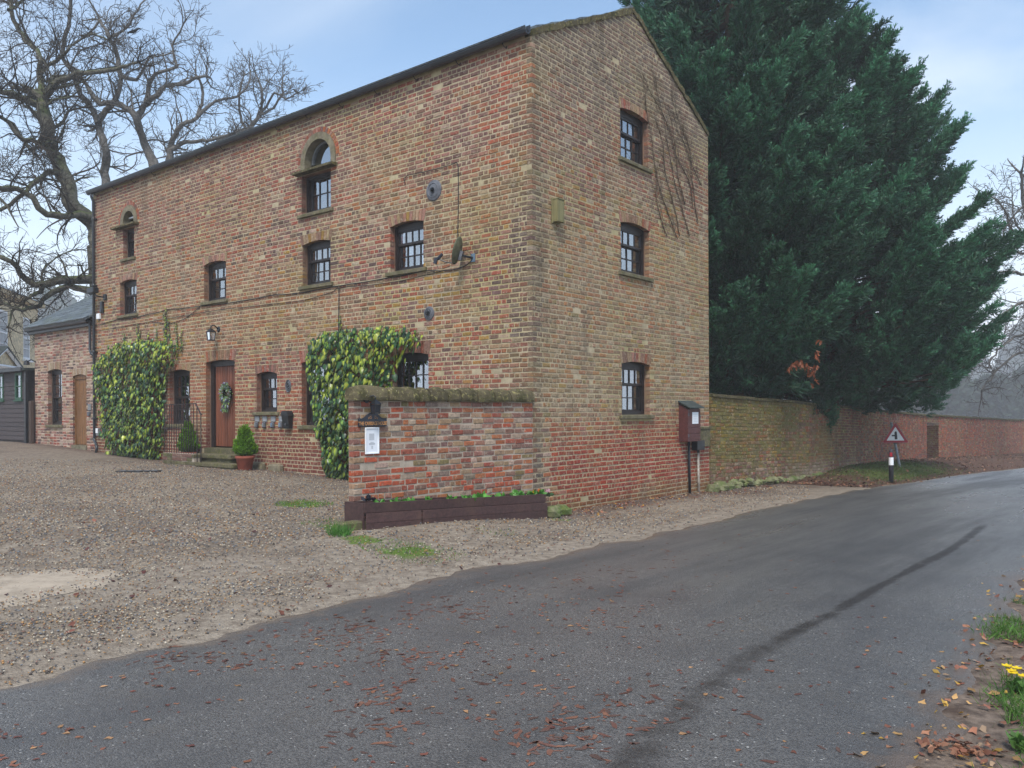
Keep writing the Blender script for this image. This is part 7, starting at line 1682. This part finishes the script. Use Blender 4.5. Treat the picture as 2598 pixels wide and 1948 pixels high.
# dead creeper stems on the gable
CR = thing('dead_creeper', Gp(4.9, 5.2, .02), 'bare brown creeper stems fanning up the gable beside the upper windows', 'climber'); rv_ = random.Random(3)
VN = [[(4.83, 5.13), (4.4, 5.58), (4.08, 6.11), (3.85, 6.56), (3.81, 6.93), (3.63, 7.34), (3.5, 7.8)], [(5.39, 5.27), (5.08, 5.71), (4.74, 6.21), (4.58, 6.65), (4.41, 7.0), (4.26, 7.43), (4.07, 7.77), (3.95, 8.12)], [(5.75, 5.6), (5.51, 6.57), (5.41, 7.05), (5.01, 7.48), (4.67, 7.87), (4.59, 8.1)],
      [(4.4, 5.11), (4.11, 5.53), (3.96, 5.81), (4.0, 6.3)], [(5.5, 5.9), (5.35, 6.42), (4.83, 6.79), (4.5, 7.26), (4.18, 7.57), (3.79, 7.76), (3.49, 8.05)], [(5.89, 6.45), (5.53, 6.79), (5.18, 7.15), (4.83, 7.35), (4.7, 7.7)], [(4.95, 5.2), (4.7, 5.75), (4.35, 6.3), (4.2, 6.9), (4.0, 7.3)], [(5.2, 5.9), (4.9, 6.4), (4.75, 7.0), (4.6, 7.5)]]
mb = MB(); tw = MB()
for V_ in VN:
    Q = smooth_poly([Gp(s + rv_.gauss(0, .03), z, .02) for s, z in V_], .12); Q = [q + np.array([*(VD * rv_.gauss(0, .012)), 0]) for q in Q]; mb.tube(Q, [.0085 * (1 - .7 * i / len(Q)) + .002 for i in range(len(Q))], 5, (1.35, 1.15, 1.0), cap=False)
    for k in range(int(len(Q) * 1.6)):
        i = rv_.randrange(len(Q)); s0 = np.dot(Q[i][:2] - C0, VD); z0 = Q[i][2]; P_ = [Gp(s0, z0, .02)]; a = rv_.uniform(.2, 2.9)
        for q in range(7): a += rv_.gauss(0, .3); s0 += math.cos(a) * .07; z0 += math.sin(a) * .07; P_.append(Gp(s0, z0, .012 + .02 * rv_.random()))
        tw.tube(P_, [.005 - .0005 * j for j in range(8)], 3, (1.6, 1.4, 1.25), cap=False)
mb.build('main_stems', M_TWIG, CR); tw.build('side_stems', M_TWIG, CR)

# ------------------------------------------------------------------ planter plants, grass, weeds
def rosette(P0, n, ln, col, label, seed, flower=None, cat='plant', group='plants in the long planter', name='planter_plant'):
    rg = np.random.default_rng(seed); t = thing(name, P0, label, cat, group)
    V = np.array([(0, 0, 0), (.016, .003, .03), (.019, 0, .055), (0, -.004, .085), (-.019, 0, .055), (-.016, .003, .03)], float); T = np.array([(0, 1, 5), (1, 2, 4), (1, 4, 5), (2, 3, 4)])
    az_ = rg.uniform(0, 6.28, n); dirs = np.stack([np.cos(az_), np.sin(az_), rg.uniform(.2, 1.5, n)], 1)
    scatter('leaves', [(V, T, np.ones((6, 3)))], np.array(P0) + rg.normal(size=(n, 3)) * np.array([.025, .025, .008]), frames(dirs, rg), rg.uniform(.6, 1.2, n) * ln / .08, np.zeros(n, int), M_PLANT, np.array(lin(col)) * rg.uniform(.6, 1.3, (n, 1)), t, None)
    if flower:
        for k, (c, dx) in enumerate(flower):
            mb = MB(); c0 = np.array(P0) + np.array([*(SD * dx), .075 + .01 * k]) + np.array([*SN, 0]) * .03
            for q in range(5): a = q * 1.257; d = np.array([*(SD * math.cos(a)), math.sin(a)]) * .02; mb.prism([c0, c0 + d * 1.1 + np.array([*(SD * -math.sin(a)), math.cos(a)]) * .013, c0 + d * 1.6, c0 + d * 1.1 - np.array([*(SD * -math.sin(a)), math.cos(a)]) * .013], np.array([*SN, 0]) * .004, lin(c))
            mb.build('flower', M_PETAL, t)
rp_ = random.Random(19)
PLT = [(3.3, 'low green seedling clump at the far left end of the planter soil'), (3.05, 'small leafy seedlings second from the left in the planter'), (2.8, 'bright leafy pansy clump below the framed notice'), (2.45, 'small green pansy clump third along the planter'), (2.05, 'scattered seedlings left of the planter middle'), (1.75, 'small pansy clump at the middle of the planter'), (1.4, 'upright leafy pansy just right of the planter middle'),
       (1.0, 'low trailing green clump two thirds along the planter'), (.62, 'large leaved green pansy with a broad light leaf'), (.30, 'yellow and orange flowered pansy in the planter'), (.12, 'dense green clump near the right end of the planter'), (-.06, 'pink flowered dark-leaved plant at the right end of the planter')]
for i, (s, lb_) in enumerate(PLT):
    fw_ = {9: [((236, 186, 40), 0), ((224, 120, 60), -.12)], 11: [((214, 150, 168), .05), ((220, 170, 180), 0)]}.get(i)
    rosette(Sp(s, .305 + PZ(s), .26 + rp_.uniform(-.05, .05)), 30 if i in (2, 8, 10) else 20, .12 if i in (6, 8, 9, 10) else .09, (90, 150, 62) if i < 11 else (60, 92, 50), lb_, 800 + i, fw_)
rosette(Sp(3.46, .36 + PZ(3.4), .25), 18, .09, (44, 44, 52), 'dark purple-black leaved plant at the left end of the planter', 850)
def blades(name, pts, label, seed, h, col, material=M_GRASS, kind='stuff', n_seg=1, lean=.5, w=.006):
    rg = np.random.default_rng(seed); pts = np.asarray(pts); N = len(pts)
    V = np.array([(-.5, 0, 0), (.5, 0, 0), (.38, .12, .5), (-.38, .12, .5), (0, .38, 1.0)], float); T = np.array([(0, 1, 2), (0, 2, 3), (3, 2, 4)])
    dirs = np.stack([rg.normal(size=N) * lean, rg.normal(size=N) * lean, np.ones(N)], 1); hh = h * rg.uniform(.5, 1.25, N)
    o = scatter(name, [(V, T, np.ones((5, 3)))], pts, frames(dirs, rg), np.stack([np.full(N, w) * rg.uniform(.7, 1.4, N), hh, hh], 1), np.zeros(N, int), material, np.array(lin(col)) * rg.uniform(.55, 1.35, (N, 1)) * (1 + rg.normal(size=(N, 3)) * .08), None, kind)
    if kind != 'stuff': tag(o, label, 'grass')
    return o
rg = np.random.default_rng(50)
def disc(cx_, cy_, r, n, rg): a = rg.uniform(0, 6.28, n); q = r * np.sqrt(rg.random(n)); x = cx_ + q * np.cos(a); y = cy_ + q * np.sin(a); return np.stack([x, y, terr(x, y) + .0], 1)
pT = C0 + SD * 4.05 + SN * .45
o = blades('grass_tuft', disc(pT[0], pT[1], .13, 260, rg), 'bright green grass tuft at the left corner of the planter', 51, .16, (96, 148, 66), kind=None)
P_ = np.concatenate([disc(-3.0, 11.9, .42, 900, rg), disc(-1.35, 9.35, .40, 420, rg), disc(-1.0, 9.0, .5, 300, rg), disc(-.2, 10.6, .3, 60, rg), disc(-2.35, 10.35, .3, 200, rg)])
blades('grass', P_, None, 52, .045, (100, 132, 58), lean=.8)
ix = rg.choice(len(BANK_V), 9000, p=(BANK_C[:, 0] + .01) / (BANK_C[:, 0] + .01).sum()); P_ = BANK_V[ix] + np.stack([rg.normal(size=9000) * .12, rg.normal(size=9000) * .12, np.zeros(9000)], 1)
blades('bank_grass', P_, None, 53, .07, (92, 108, 58), lean=.9, w=.010)
vx = VERGE_V[:, 1]; vr = VERGE_V[:, 0] / np.maximum(VERGE_V[:, 1], .5); wv = (vr > .592 + .014 * np.sin(VERGE_V[:, 1] * 5)) * (vx < 7) * (vx > 3.0) * (vr < .85) * (VERGE_C[:, 2] > .05) * 1.0; ix = rg.choice(len(VERGE_V), 14000, p=wv / wv.sum()); P_ = VERGE_V[ix] + np.stack([rg.normal(size=14000) * .07, rg.normal(size=14000) * .07, np.zeros(14000)], 1)
keep = np_fbm(P_[:, 0] * 2.5, P_[:, 1] * 2.5, 77) > .43
blades('verge_grass', P_[keep], None, 54, .085, (88, 124, 56), lean=.8, w=.005)
def verge_pt(x, y): i = np.argmin((VERGE_V[:, 0] - x) ** 2 + (VERGE_V[:, 1] - y) ** 2); return VERGE_V[i]
for i, (px_, y_, lb_) in enumerate(((2.93, 4.74, 'yellow flowered plant in the grass at the right edge of the road'), (2.40, 3.90, 'leafy green weed below the yellow flowers on the verge'))):
    v = verge_pt(px_, y_); P0 = (px_, y_, v[2] + .02); rosette(P0, 46, .07, (84, 120, 54), lb_, 900 + i, None, 'plant', 'weeds on the near verge', 'verge_plant')
fy = thing('yellow_flowers', (2.84, 4.66, verge_pt(2.84, 4.66)[2]), 'small cluster of yellow flowers at the right edge of the road', 'flowers')
for k in range(5):
    mb = MB(); c0 = np.array([2.84 + rp_.uniform(-.05, .05), 4.66 + rp_.uniform(-.07, .07), verge_pt(2.84, 4.66)[2] + .13 + rp_.uniform(0, .05)])
    for q in range(6): a = q * 1.047; d = np.array([math.cos(a), math.sin(a), .3]); e = np.array([-math.sin(a), math.cos(a), 0]); mb.prism([c0, c0 + d * .018 + e * .010, c0 + d * .03, c0 + d * .018 - e * .010], (0, 0, .003), lin((232, 200, 40)))
    mb.tube([c0, (c0[0], c0[1], verge_pt(2.84, 4.66)[2])], .002, 3, lin((70, 110, 50))); mb.build('flower', M_PETAL, fy)
# brick edging at the very corner of the verge
for k, lb_ in enumerate(('weathered red edging brick nearest the camera on the verge', 'second red edging brick half hidden by grass on the verge')):
    x, y = 1.98 + .12 * k, 3.36 + .14 * k; z = verge_pt(x, y)[2]; mb = MB(); mb.obox((x, y, z - .02), (.15, .155, .01), (.075, -.072, 0), (0, 0, .07)); o = mb.build('edging_brick', MB_BRICK); o.color = (*lin((150, 92, 78)), 1); tag(o, lb_, 'brick', 'edging bricks on the verge'); bv = o.modifiers.new('e', 'BEVEL'); bv.width = .01

# ------------------------------------------------------------------ gravel stones, fallen leaves
def stone_t(seed):
    r = np.random.default_rng(seed); V = np.array([(1, 0, 0), (-1, 0, 0), (0, 1, 0), (0, -1, 0), (0, 0, 1), (0, 0, -1), ], float) * r.uniform(.7, 1.2, (6, 1)) * np.array([1, .8, .55]); T = np.array([(0, 2, 4), (2, 1, 4), (1, 3, 4), (3, 0, 4), (2, 0, 5), (1, 2, 5), (3, 1, 5), (0, 3, 5)]); return V, T, np.ones((6, 3))
N = 90000; rg = np.random.default_rng(60); yy = 3.8 + 16 * rg.random(N) ** 1.5; xx = -yy * .64 + rg.random(N) * (yy * .64 + yy * .36)
dl = poly_dist(xx, yy, ROAD_L); sdv = side(xx, yy, ROAD_L); rel = np.stack([xx - C0[0], yy - C0[1]], -1); inside = ((rel @ U > -.02) & (rel @ VD > -.03))
wallside = poly_dist(xx, yy, np.array([C0, C0 + SD * 3.6]))
pk = packed(xx, yy); keep = (sdv > 0) & (dl > .05) & ~inside & (rg.random(N) > pk * .88) & (wallside > .12)
xx, yy = xx[keep], yy[keep]; n = len(xx); pal = np.array([lin(c) for c in ((150, 136, 118), (120, 112, 104), (98, 96, 96), (170, 156, 134), (140, 112, 84), (166, 128, 86), (112, 118, 126), (188, 178, 160), (132, 104, 92), (86, 78, 74))])
sz = rg.uniform(.006, .0155, n) * (1 + .25 * (yy > 9)); pos = np.stack([xx, yy, terr(xx, yy) + .012 + sz * .15], 1)
m, t = mat('pebble'); M_PEB = m; t.out(t.attr(), .75, .3)
scatter('gravel', [stone_t(s) for s in range(5)], pos, frames(np.array([0, 0, 1.0]) + rg.normal(size=(n, 3)) * .35, rg), sz, rg.integers(0, 5, n), M_PEB, pal[rg.integers(0, 10, n)] * rg.uniform(.75, 1.2, (n, 1)), None, 'stuff')
# loose grit on the road surface
def road_z(x, y):
    i = np.argmin((ROAD_V[None, :, 0] - np.asarray(x)[:, None]) ** 2 + (ROAD_V[None, :, 1] - np.asarray(y)[:, None]) ** 2, 1); return ROAD_V[i, 2]
def leaf_t(seed):
    r = np.random.default_rng(seed); n = 7; a = np.linspace(0, 2 * np.pi, n, endpoint=False); rad = r.uniform(.55, 1.0, n) * np.where(np.arange(n) % 2, .75, 1.1); V = np.concatenate([[(0, 0, .06)], np.stack([np.cos(a) * rad, np.sin(a) * rad * .66, r.uniform(-.03, .22, n)], 1)]); T = np.array([(0, 1 + k, 1 + (k + 1) % n) for k in range(n)]); return V, T, np.ones((n + 1, 3)) * r.uniform(.85, 1.1, (n + 1, 1))
LFT = [leaf_t(s) for s in range(7)]; lpal = np.array([lin(c) for c in ((128, 82, 66), (116, 72, 60), (142, 98, 74), (160, 122, 86), (102, 64, 56), (134, 88, 70), (124, 80, 64))])
def leaves(name, P, seed, smin, smax, pal=lpal, flat=.12, label=None):
    rg = np.random.default_rng(seed); n = len(P)
    return scatter(name, LFT, P, frames(np.array([0, 0, 1.0]) + rg.normal(size=(n, 3)) * flat, rg), rg.uniform(smin, smax, n) * 1.0, rg.integers(0, 7, n), M_LITTER, pal[rg.integers(0, len(pal), n)] * rg.uniform(.7, 1.2, (n, 1)), None, 'stuff')
rg = np.random.default_rng(70); R_ = []
def road_pts(n, cx_, cy_, ax_, sx_, sy_, thr=None, seed=0):
    a = rg.normal(size=n) * sx_; b = rg.normal(size=n) * sy_; x = cx_ + ax_[0] * a - ax_[1] * b; y = cy_ + ax_[1] * a + ax_[0] * b
    k = (side(x, y, ROAD_L) < 0) & (side(x, y, ROAD_R) > 0) & (y > 3.2)
    if thr: k &= np_fbm(x * 1.5, y * 1.5, 80 + seed) > thr
    return np.stack([x[k], y[k]], 1)
ax_ = (.62, .785)
R_ = [road_pts(2600, -1.3, 4.9, ax_, 1.7, .8, .50), road_pts(900, -.2, 6.6, ax_, 2.0, .7, .48, 1), road_pts(200, .05, 3.85, ax_, .6, .22, .48, 2), road_pts(160, .9, 4.3, ax_, 1.0, .5), road_pts(150, 1.6, 10.0, ax_, 3.0, .6), road_pts(120, 2.5, 8.0, ax_, 5, 1.2), road_pts(110, 1.8, 5.0, ax_, 1.2, .6)]
P2 = np.concatenate(R_); kk = rg.random(len(P2)) < .55; P2 = P2[kk]; leaves('road_leaves', np.column_stack([P2, road_z(P2[:, 0], P2[:, 1]) + .002]), 71, .005, .030, flat=.03)
# rotted leaf smears trodden flat into the tarmac
S_ = np.concatenate([road_pts(2400, -1.35, 4.9, ax_, 1.5, .7, .56, 5), road_pts(500, -.2, 6.4, ax_, 1.8, .6, .56, 6), road_pts(300, .15, 3.95, ax_, .5, .2, .48, 7), road_pts(200, 1.0, 4.6, ax_, 1.0, .6, .58, 8)])
def smear_t(seed):
    V, T, Cc = leaf_t(seed); V = V * np.array([1.25, .8, 0]); return V, T, Cc
ns_ = len(S_); rgs = np.random.default_rng(79); scatter('leaf_smears', [smear_t(40 + k) for k in range(6)], np.column_stack([S_, road_z(S_[:, 0], S_[:, 1]) + .0022]), frames(np.tile(np.array([[0, 0, 1.0]]), (ns_, 1)), rgs), rgs.uniform(.008, .045, ns_) * rgs.uniform(.5, 1.2, ns_), rgs.integers(0, 6, ns_), M_LITTER, np.array([lin(c) for c in ((104, 72, 62), (116, 80, 66), (96, 74, 66), (126, 88, 70))])[rgs.integers(0, 4, ns_)] * rgs.uniform(.85, 1.15, (ns_, 1)), None, 'stuff')
# leaves along the wall foot, on the yard edge and the right-hand verge
a = rg.random(900) ** 1.3 * 9 - .3; d = np.abs(rg.normal(size=900)) * .45 + .06; xy = C0 + VD * a[:, None] - U * d[:, None]; k = (side(xy[:, 0], xy[:, 1], ROAD_L) > 0) & (np_fbm(xy[:, 0] * 2, xy[:, 1] * 2, 91) > .44)
xy = xy[k]; leaves('wall_foot_leaves', np.column_stack([xy, terr(xy[:, 0], xy[:, 1]) + .014]), 72, .018, .045, np.concatenate([lpal, np.array([lin((92, 44, 40)), lin((74, 40, 38)), lin((188, 140, 58))])]), .35)
bw = (1.05 - BANK_C[:, 0]) * (BANK_C[:, 2] > .03) * (1.4 - BANK_C[:, 1]); ix = rg.choice(len(BANK_V), 5200, p=bw / bw.sum()); leaves('bank_litter', BANK_V[ix] + np.stack([rg.normal(size=5200) * .15, rg.normal(size=5200) * .15, np.full(5200, .012)], 1), 73, .02, .06, np.array([lin(c) for c in ((86, 54, 46), (104, 68, 54), (70, 48, 42), (132, 92, 70), (150, 116, 92), (92, 76, 64))]), .5)
vw = ((VERGE_C[:, 2] > .03) & (VERGE_C[:, 2] < .75) & (VERGE_V[:, 1] < 9)) * 1.0; ix = rg.choice(len(VERGE_V), 1300, p=vw / vw.sum()); P_ = VERGE_V[ix] + np.stack([rg.normal(size=1300) * .12, rg.normal(size=1300) * .12, np.full(1300, .015)], 1); leaves('verge_leaves', P_, 74, .012, .044, np.array([lin(c) for c in ((168, 122, 92), (152, 102, 78), (176, 138, 88), (128, 84, 68), (188, 150, 70), (160, 134, 108))]), .35)
c_ = verge_pt(2.1, 3.9); P_ = np.stack([2.1 + rg.normal(size=90) * .10, 3.88 + rg.normal(size=90) * .07, np.full(90, c_[2] + .022) + rg.random(90) * .02], 1); leaves('leaf_pile', P_, 75, .012, .034, np.array([lin((158, 112, 86)), lin((138, 92, 72))]), .5)
xy = np.stack([-4 + rg.normal(size=130) * 2.2, 7.5 + rg.normal(size=130) * 2.0], 1); k = side(xy[:, 0], xy[:, 1], ROAD_L) > 0; xy = xy[k]; leaves('yard_leaves', np.column_stack([xy, terr(xy[:, 0], xy[:, 1]) + .015]), 76, .02, .05, np.array([lin((96, 56, 50)), lin((122, 76, 60)), lin((84, 52, 48))]), .3)

# ------------------------------------------------------------------ stone house beyond the shed
GD = np.array([-.2315, .9726]); GO = np.array([-29.3, 50.0]); GN = np.array([.9726, .2315]); gz0 = tz(-30, 50)
def Hp(s, z, d=0.0): return np.array([*(GO - GD * s + GN * d), z])
Hp.t, Hp.n, Hp.o = -GD, GN, GO
MH = thing('stone_house', (*(GO - GN * 4), gz0), 'pale stone two storey country house with white sash windows, hazy beyond the shed', 'house')
hw_ = [dict(c=0.05), dict(c=3.8), dict(c=7.6)]; HZ0, HZ1 = 4.95, 7.45
wm = MB(); wall_face(wm, Hp, 14, gz0 - .5, lambda s: 8.35, [(w['c'] - .62, w['c'] + .62, HZ0, HZ1) for w in hw_], d=0, s0=-2.0)
q = [Hp(-2, gz0 - .5, 0), Hp(-2, gz0 - .5, -9), Hp(-2, 8.35, -9), Hp(-2, 8.35, 0)]; wm.quad(*q); wm.build('wall', M_CREAM, MH)
rb = MB(); 
for z in np.arange(1.2, 8.2, .62):                # ashlar courses stand a little proud of each other
    pass
mb = MB(); mb.obox(Hp(-2.3, 8.3, .35), Hp(14, 8.3, .35) - Hp(-2.3, 8.3, .35), Hp(0, 8.3, -.1) - Hp(0, 8.3, .35), (0, 0, .22)); mb.build('cornice', M_CREAM, MH)
mb = MB(); mb.add([Hp(-2.4, 8.52, .45), Hp(14, 8.52, .45), Hp(14, 10.9, -4.5), Hp(.8, 10.9, -4.5), Hp(-2.4, 8.52, -9)], [(0, 1, 2, 3), (0, 3, 4)]); mb.build('roof', M_SLATE, MH)
for w in hw_:
    c = w['c']; mb = MB()
    for a, b, z0, z1 in ((c - .62, c - .5, HZ0, HZ1), (c + .5, c + .62, HZ0, HZ1), (c - .5, c + .5, HZ1 - .12, HZ1), (c - .5, c + .5, HZ0, HZ0 + .1), (c - .5, c + .5, 6.17, 6.25), (c - .02, c + .02, HZ0, HZ1), (c - .26, c - .23, HZ0, HZ1), (c + .23, c + .26, HZ0, HZ1), (c - .5, c + .5, 5.56, 5.6), (c - .5, c + .5, 6.8, 6.84)): mb.obox(Hp(a, z0, -.12), Hp(b, z0, -.12) - Hp(a, z0, -.12), Hp(a, z0, -.02) - Hp(a, z0, -.12), (0, 0, z1 - z0))
    wp = mb.build('window', M_WHITE, MH)
    mb = MB(); mb.obox(Hp(c - .5, HZ0, -.1), Hp(c + .5, HZ0, -.1) - Hp(c - .5, HZ0, -.1), Hp(0, 0, -.09) - Hp(0, 0, -.1), (0, 0, HZ1 - HZ0)); mb.build('pane', M_GLASS, wp)
    mb = MB(); mb.obox(Hp(c - .62, HZ0, -.35), Hp(c + .62, HZ0, -.35) - Hp(c - .62, HZ0, -.35), Hp(0, 0, -.34) - Hp(0, 0, -.35), (0, 0, HZ1 - HZ0)); mb.build('blind', M_PLASTIC, wp)
    mb = MB(); mb.obox(Hp(c - .75, HZ0 - .16, 0), Hp(c + .75, HZ0 - .16, 0) - Hp(c - .75, HZ0 - .16, 0), Hp(0, 0, .14) - Hp(0, 0, 0), (0, 0, .15)); mb.build('sill', M_WHITE, wp)
pc_ = 8.4; pdp = 1.5
mb = MB()
for s in (pc_ - 1.5, pc_ + 1.5): mb.lathe([(.19, 0), (.19, .1), (.15, .12), (.13, 2.5), (.19, 2.6), (.19, 2.7)], Hp(s, gz0, pdp - .25), 14)
mb.build('column', M_WHITE, MH, smooth=False)
mb = MB(); mb.obox(Hp(pc_ - 1.8, gz0 + 2.7, 0), Hp(pc_ + 1.8, 0, 0) - Hp(pc_ - 1.8, 0, 0), Hp(0, 0, pdp) - Hp(0, 0, 0), (0, 0, .4)); po_ = mb.build('portico', M_WHITE, MH)
tri_ = [Hp(pc_ - 2.2, gz0 + 3.1, pdp + .1), Hp(pc_ + 2.2, gz0 + 3.1, pdp + .1), Hp(pc_, gz0 + 4.0, pdp + .1)]
mb = MB(); mb.prism([p - np.array([*GN, 0]) * .12 for p in tri_], -np.array([*GN, 0]) * 1.4); mb.build('pediment', M_CREAM, po_)
mb = MB(); mb.tube([tri_[0], tri_[2], tri_[1], tri_[0]], .1, 4); mb.build('raking_cornice', M_WHITE, po_)
mb = MB()
for sg in (-1, 1): mb.obox(Hp(pc_ + sg * 2.3, gz0 + 3.12, 0), Hp(pc_, gz0 + 4.1, 0) - Hp(pc_ + sg * 2.3, gz0 + 3.12, 0), Hp(0, 0, pdp + .2) - Hp(0, 0, 0), (0, 0, .06))
mb.build('portico_roof', M_LEAD, po_)
mb = MB(); mb.prism([Hp(pc_ + .6 * math.cos(t), gz0 + 1.9 + .6 * math.sin(t), .06) for t in np.linspace(0, math.pi, 12)] + [Hp(pc_ - .6, gz0, .06), Hp(pc_ + .6, gz0, .06)], np.array([*GN, 0]) * .03); mb.build('door', M_FRAME, MH)

# ------------------------------------------------------------------ far woods in the mist
def wood(name, spots, label, seed, cat='trees', col=(52, 66, 52), per=5200):
    rg = np.random.default_rng(seed); P, D, Sx = [], [], []
    for (x, y, h, r) in spots:
        n = per; z = rg.random(n) ** .8; a = rg.uniform(0, 6.28, n); lob = .75 + .4 * np_noise(a * 1.4 + x, z * 4 + y, seed); q = r * np.sin(np.pi * np.clip(z * .85 + .12, 0, 1)) ** .7 * lob * np.sqrt(rg.uniform(.45, 1, n))
        P.append(np.stack([x + q * np.cos(a), y + q * np.sin(a), tz(x, y) + .6 + z * h], 1)); D.append(rg.normal(size=(n, 3)) + np.array([0, 0, .6])); Sx.append(rg.uniform(.6, 1.4, n))
    P = np.concatenate(P); V = np.array([(-.3, 0, 0), (.3, 0, 0), (.2, .1, .5), (-.25, -.1, .55), (0, 0, .9)], float); T = np.array([(0, 1, 2), (0, 2, 3), (3, 2, 4)])
    scatter(name, [(V, T, np.ones((5, 3)))], P, frames(np.concatenate(D), rg), np.concatenate(Sx) * 1.55, np.zeros(len(P), int), M_FAR, np.array(lin(col)) * rg.uniform(.6, 1.3, (len(P), 1)), None, 'stuff')
rg = np.random.default_rng(90)
wood('far_wood', [(150 + k * 12 + rg.uniform(-4, 4), 275 - k * 3 + rg.uniform(-8, 8), rg.uniform(20, 31), rg.uniform(8, 12)) for k in range(-3, 8)] + [(84 + k * 7 + rg.uniform(-1.5, 1.5), 148 + rg.uniform(-5, 5), rg.uniform(6, 12), rg.uniform(4, 6)) for k in range(-3, 8)], None, 91)
wood('distant_wood', [(-150 + k * 15 + rg.uniform(-3, 3), 225 + rg.uniform(-8, 12), rg.uniform(24, 38), rg.uniform(8, 12)) for k in range(10)], None, 92, col=(58, 74, 60))

# ------------------------------------------------------------------ mist
m = bpy.data.materials.new('mist'); m.use_nodes = True; nt = m.node_tree; nt.nodes.clear()
pv = nt.nodes.new('ShaderNodeVolumePrincipled'); pv.inputs['Color'].default_value = (.93, .96, 1.0, 1); pv.inputs['Density'].default_value = 0.0016; pv.inputs['Anisotropy'].default_value = 0.0
ou = nt.nodes.new('ShaderNodeOutputMaterial'); nt.links.new(pv.outputs[0], ou.inputs['Volume'])
mb = MB(); mb.obox((-190, -42, -6.0), (500, 0, 0), (0, 360, 0), (0, 0, 46.0)); o = mb.build('haze', m); o['kind'] = 'stuff'
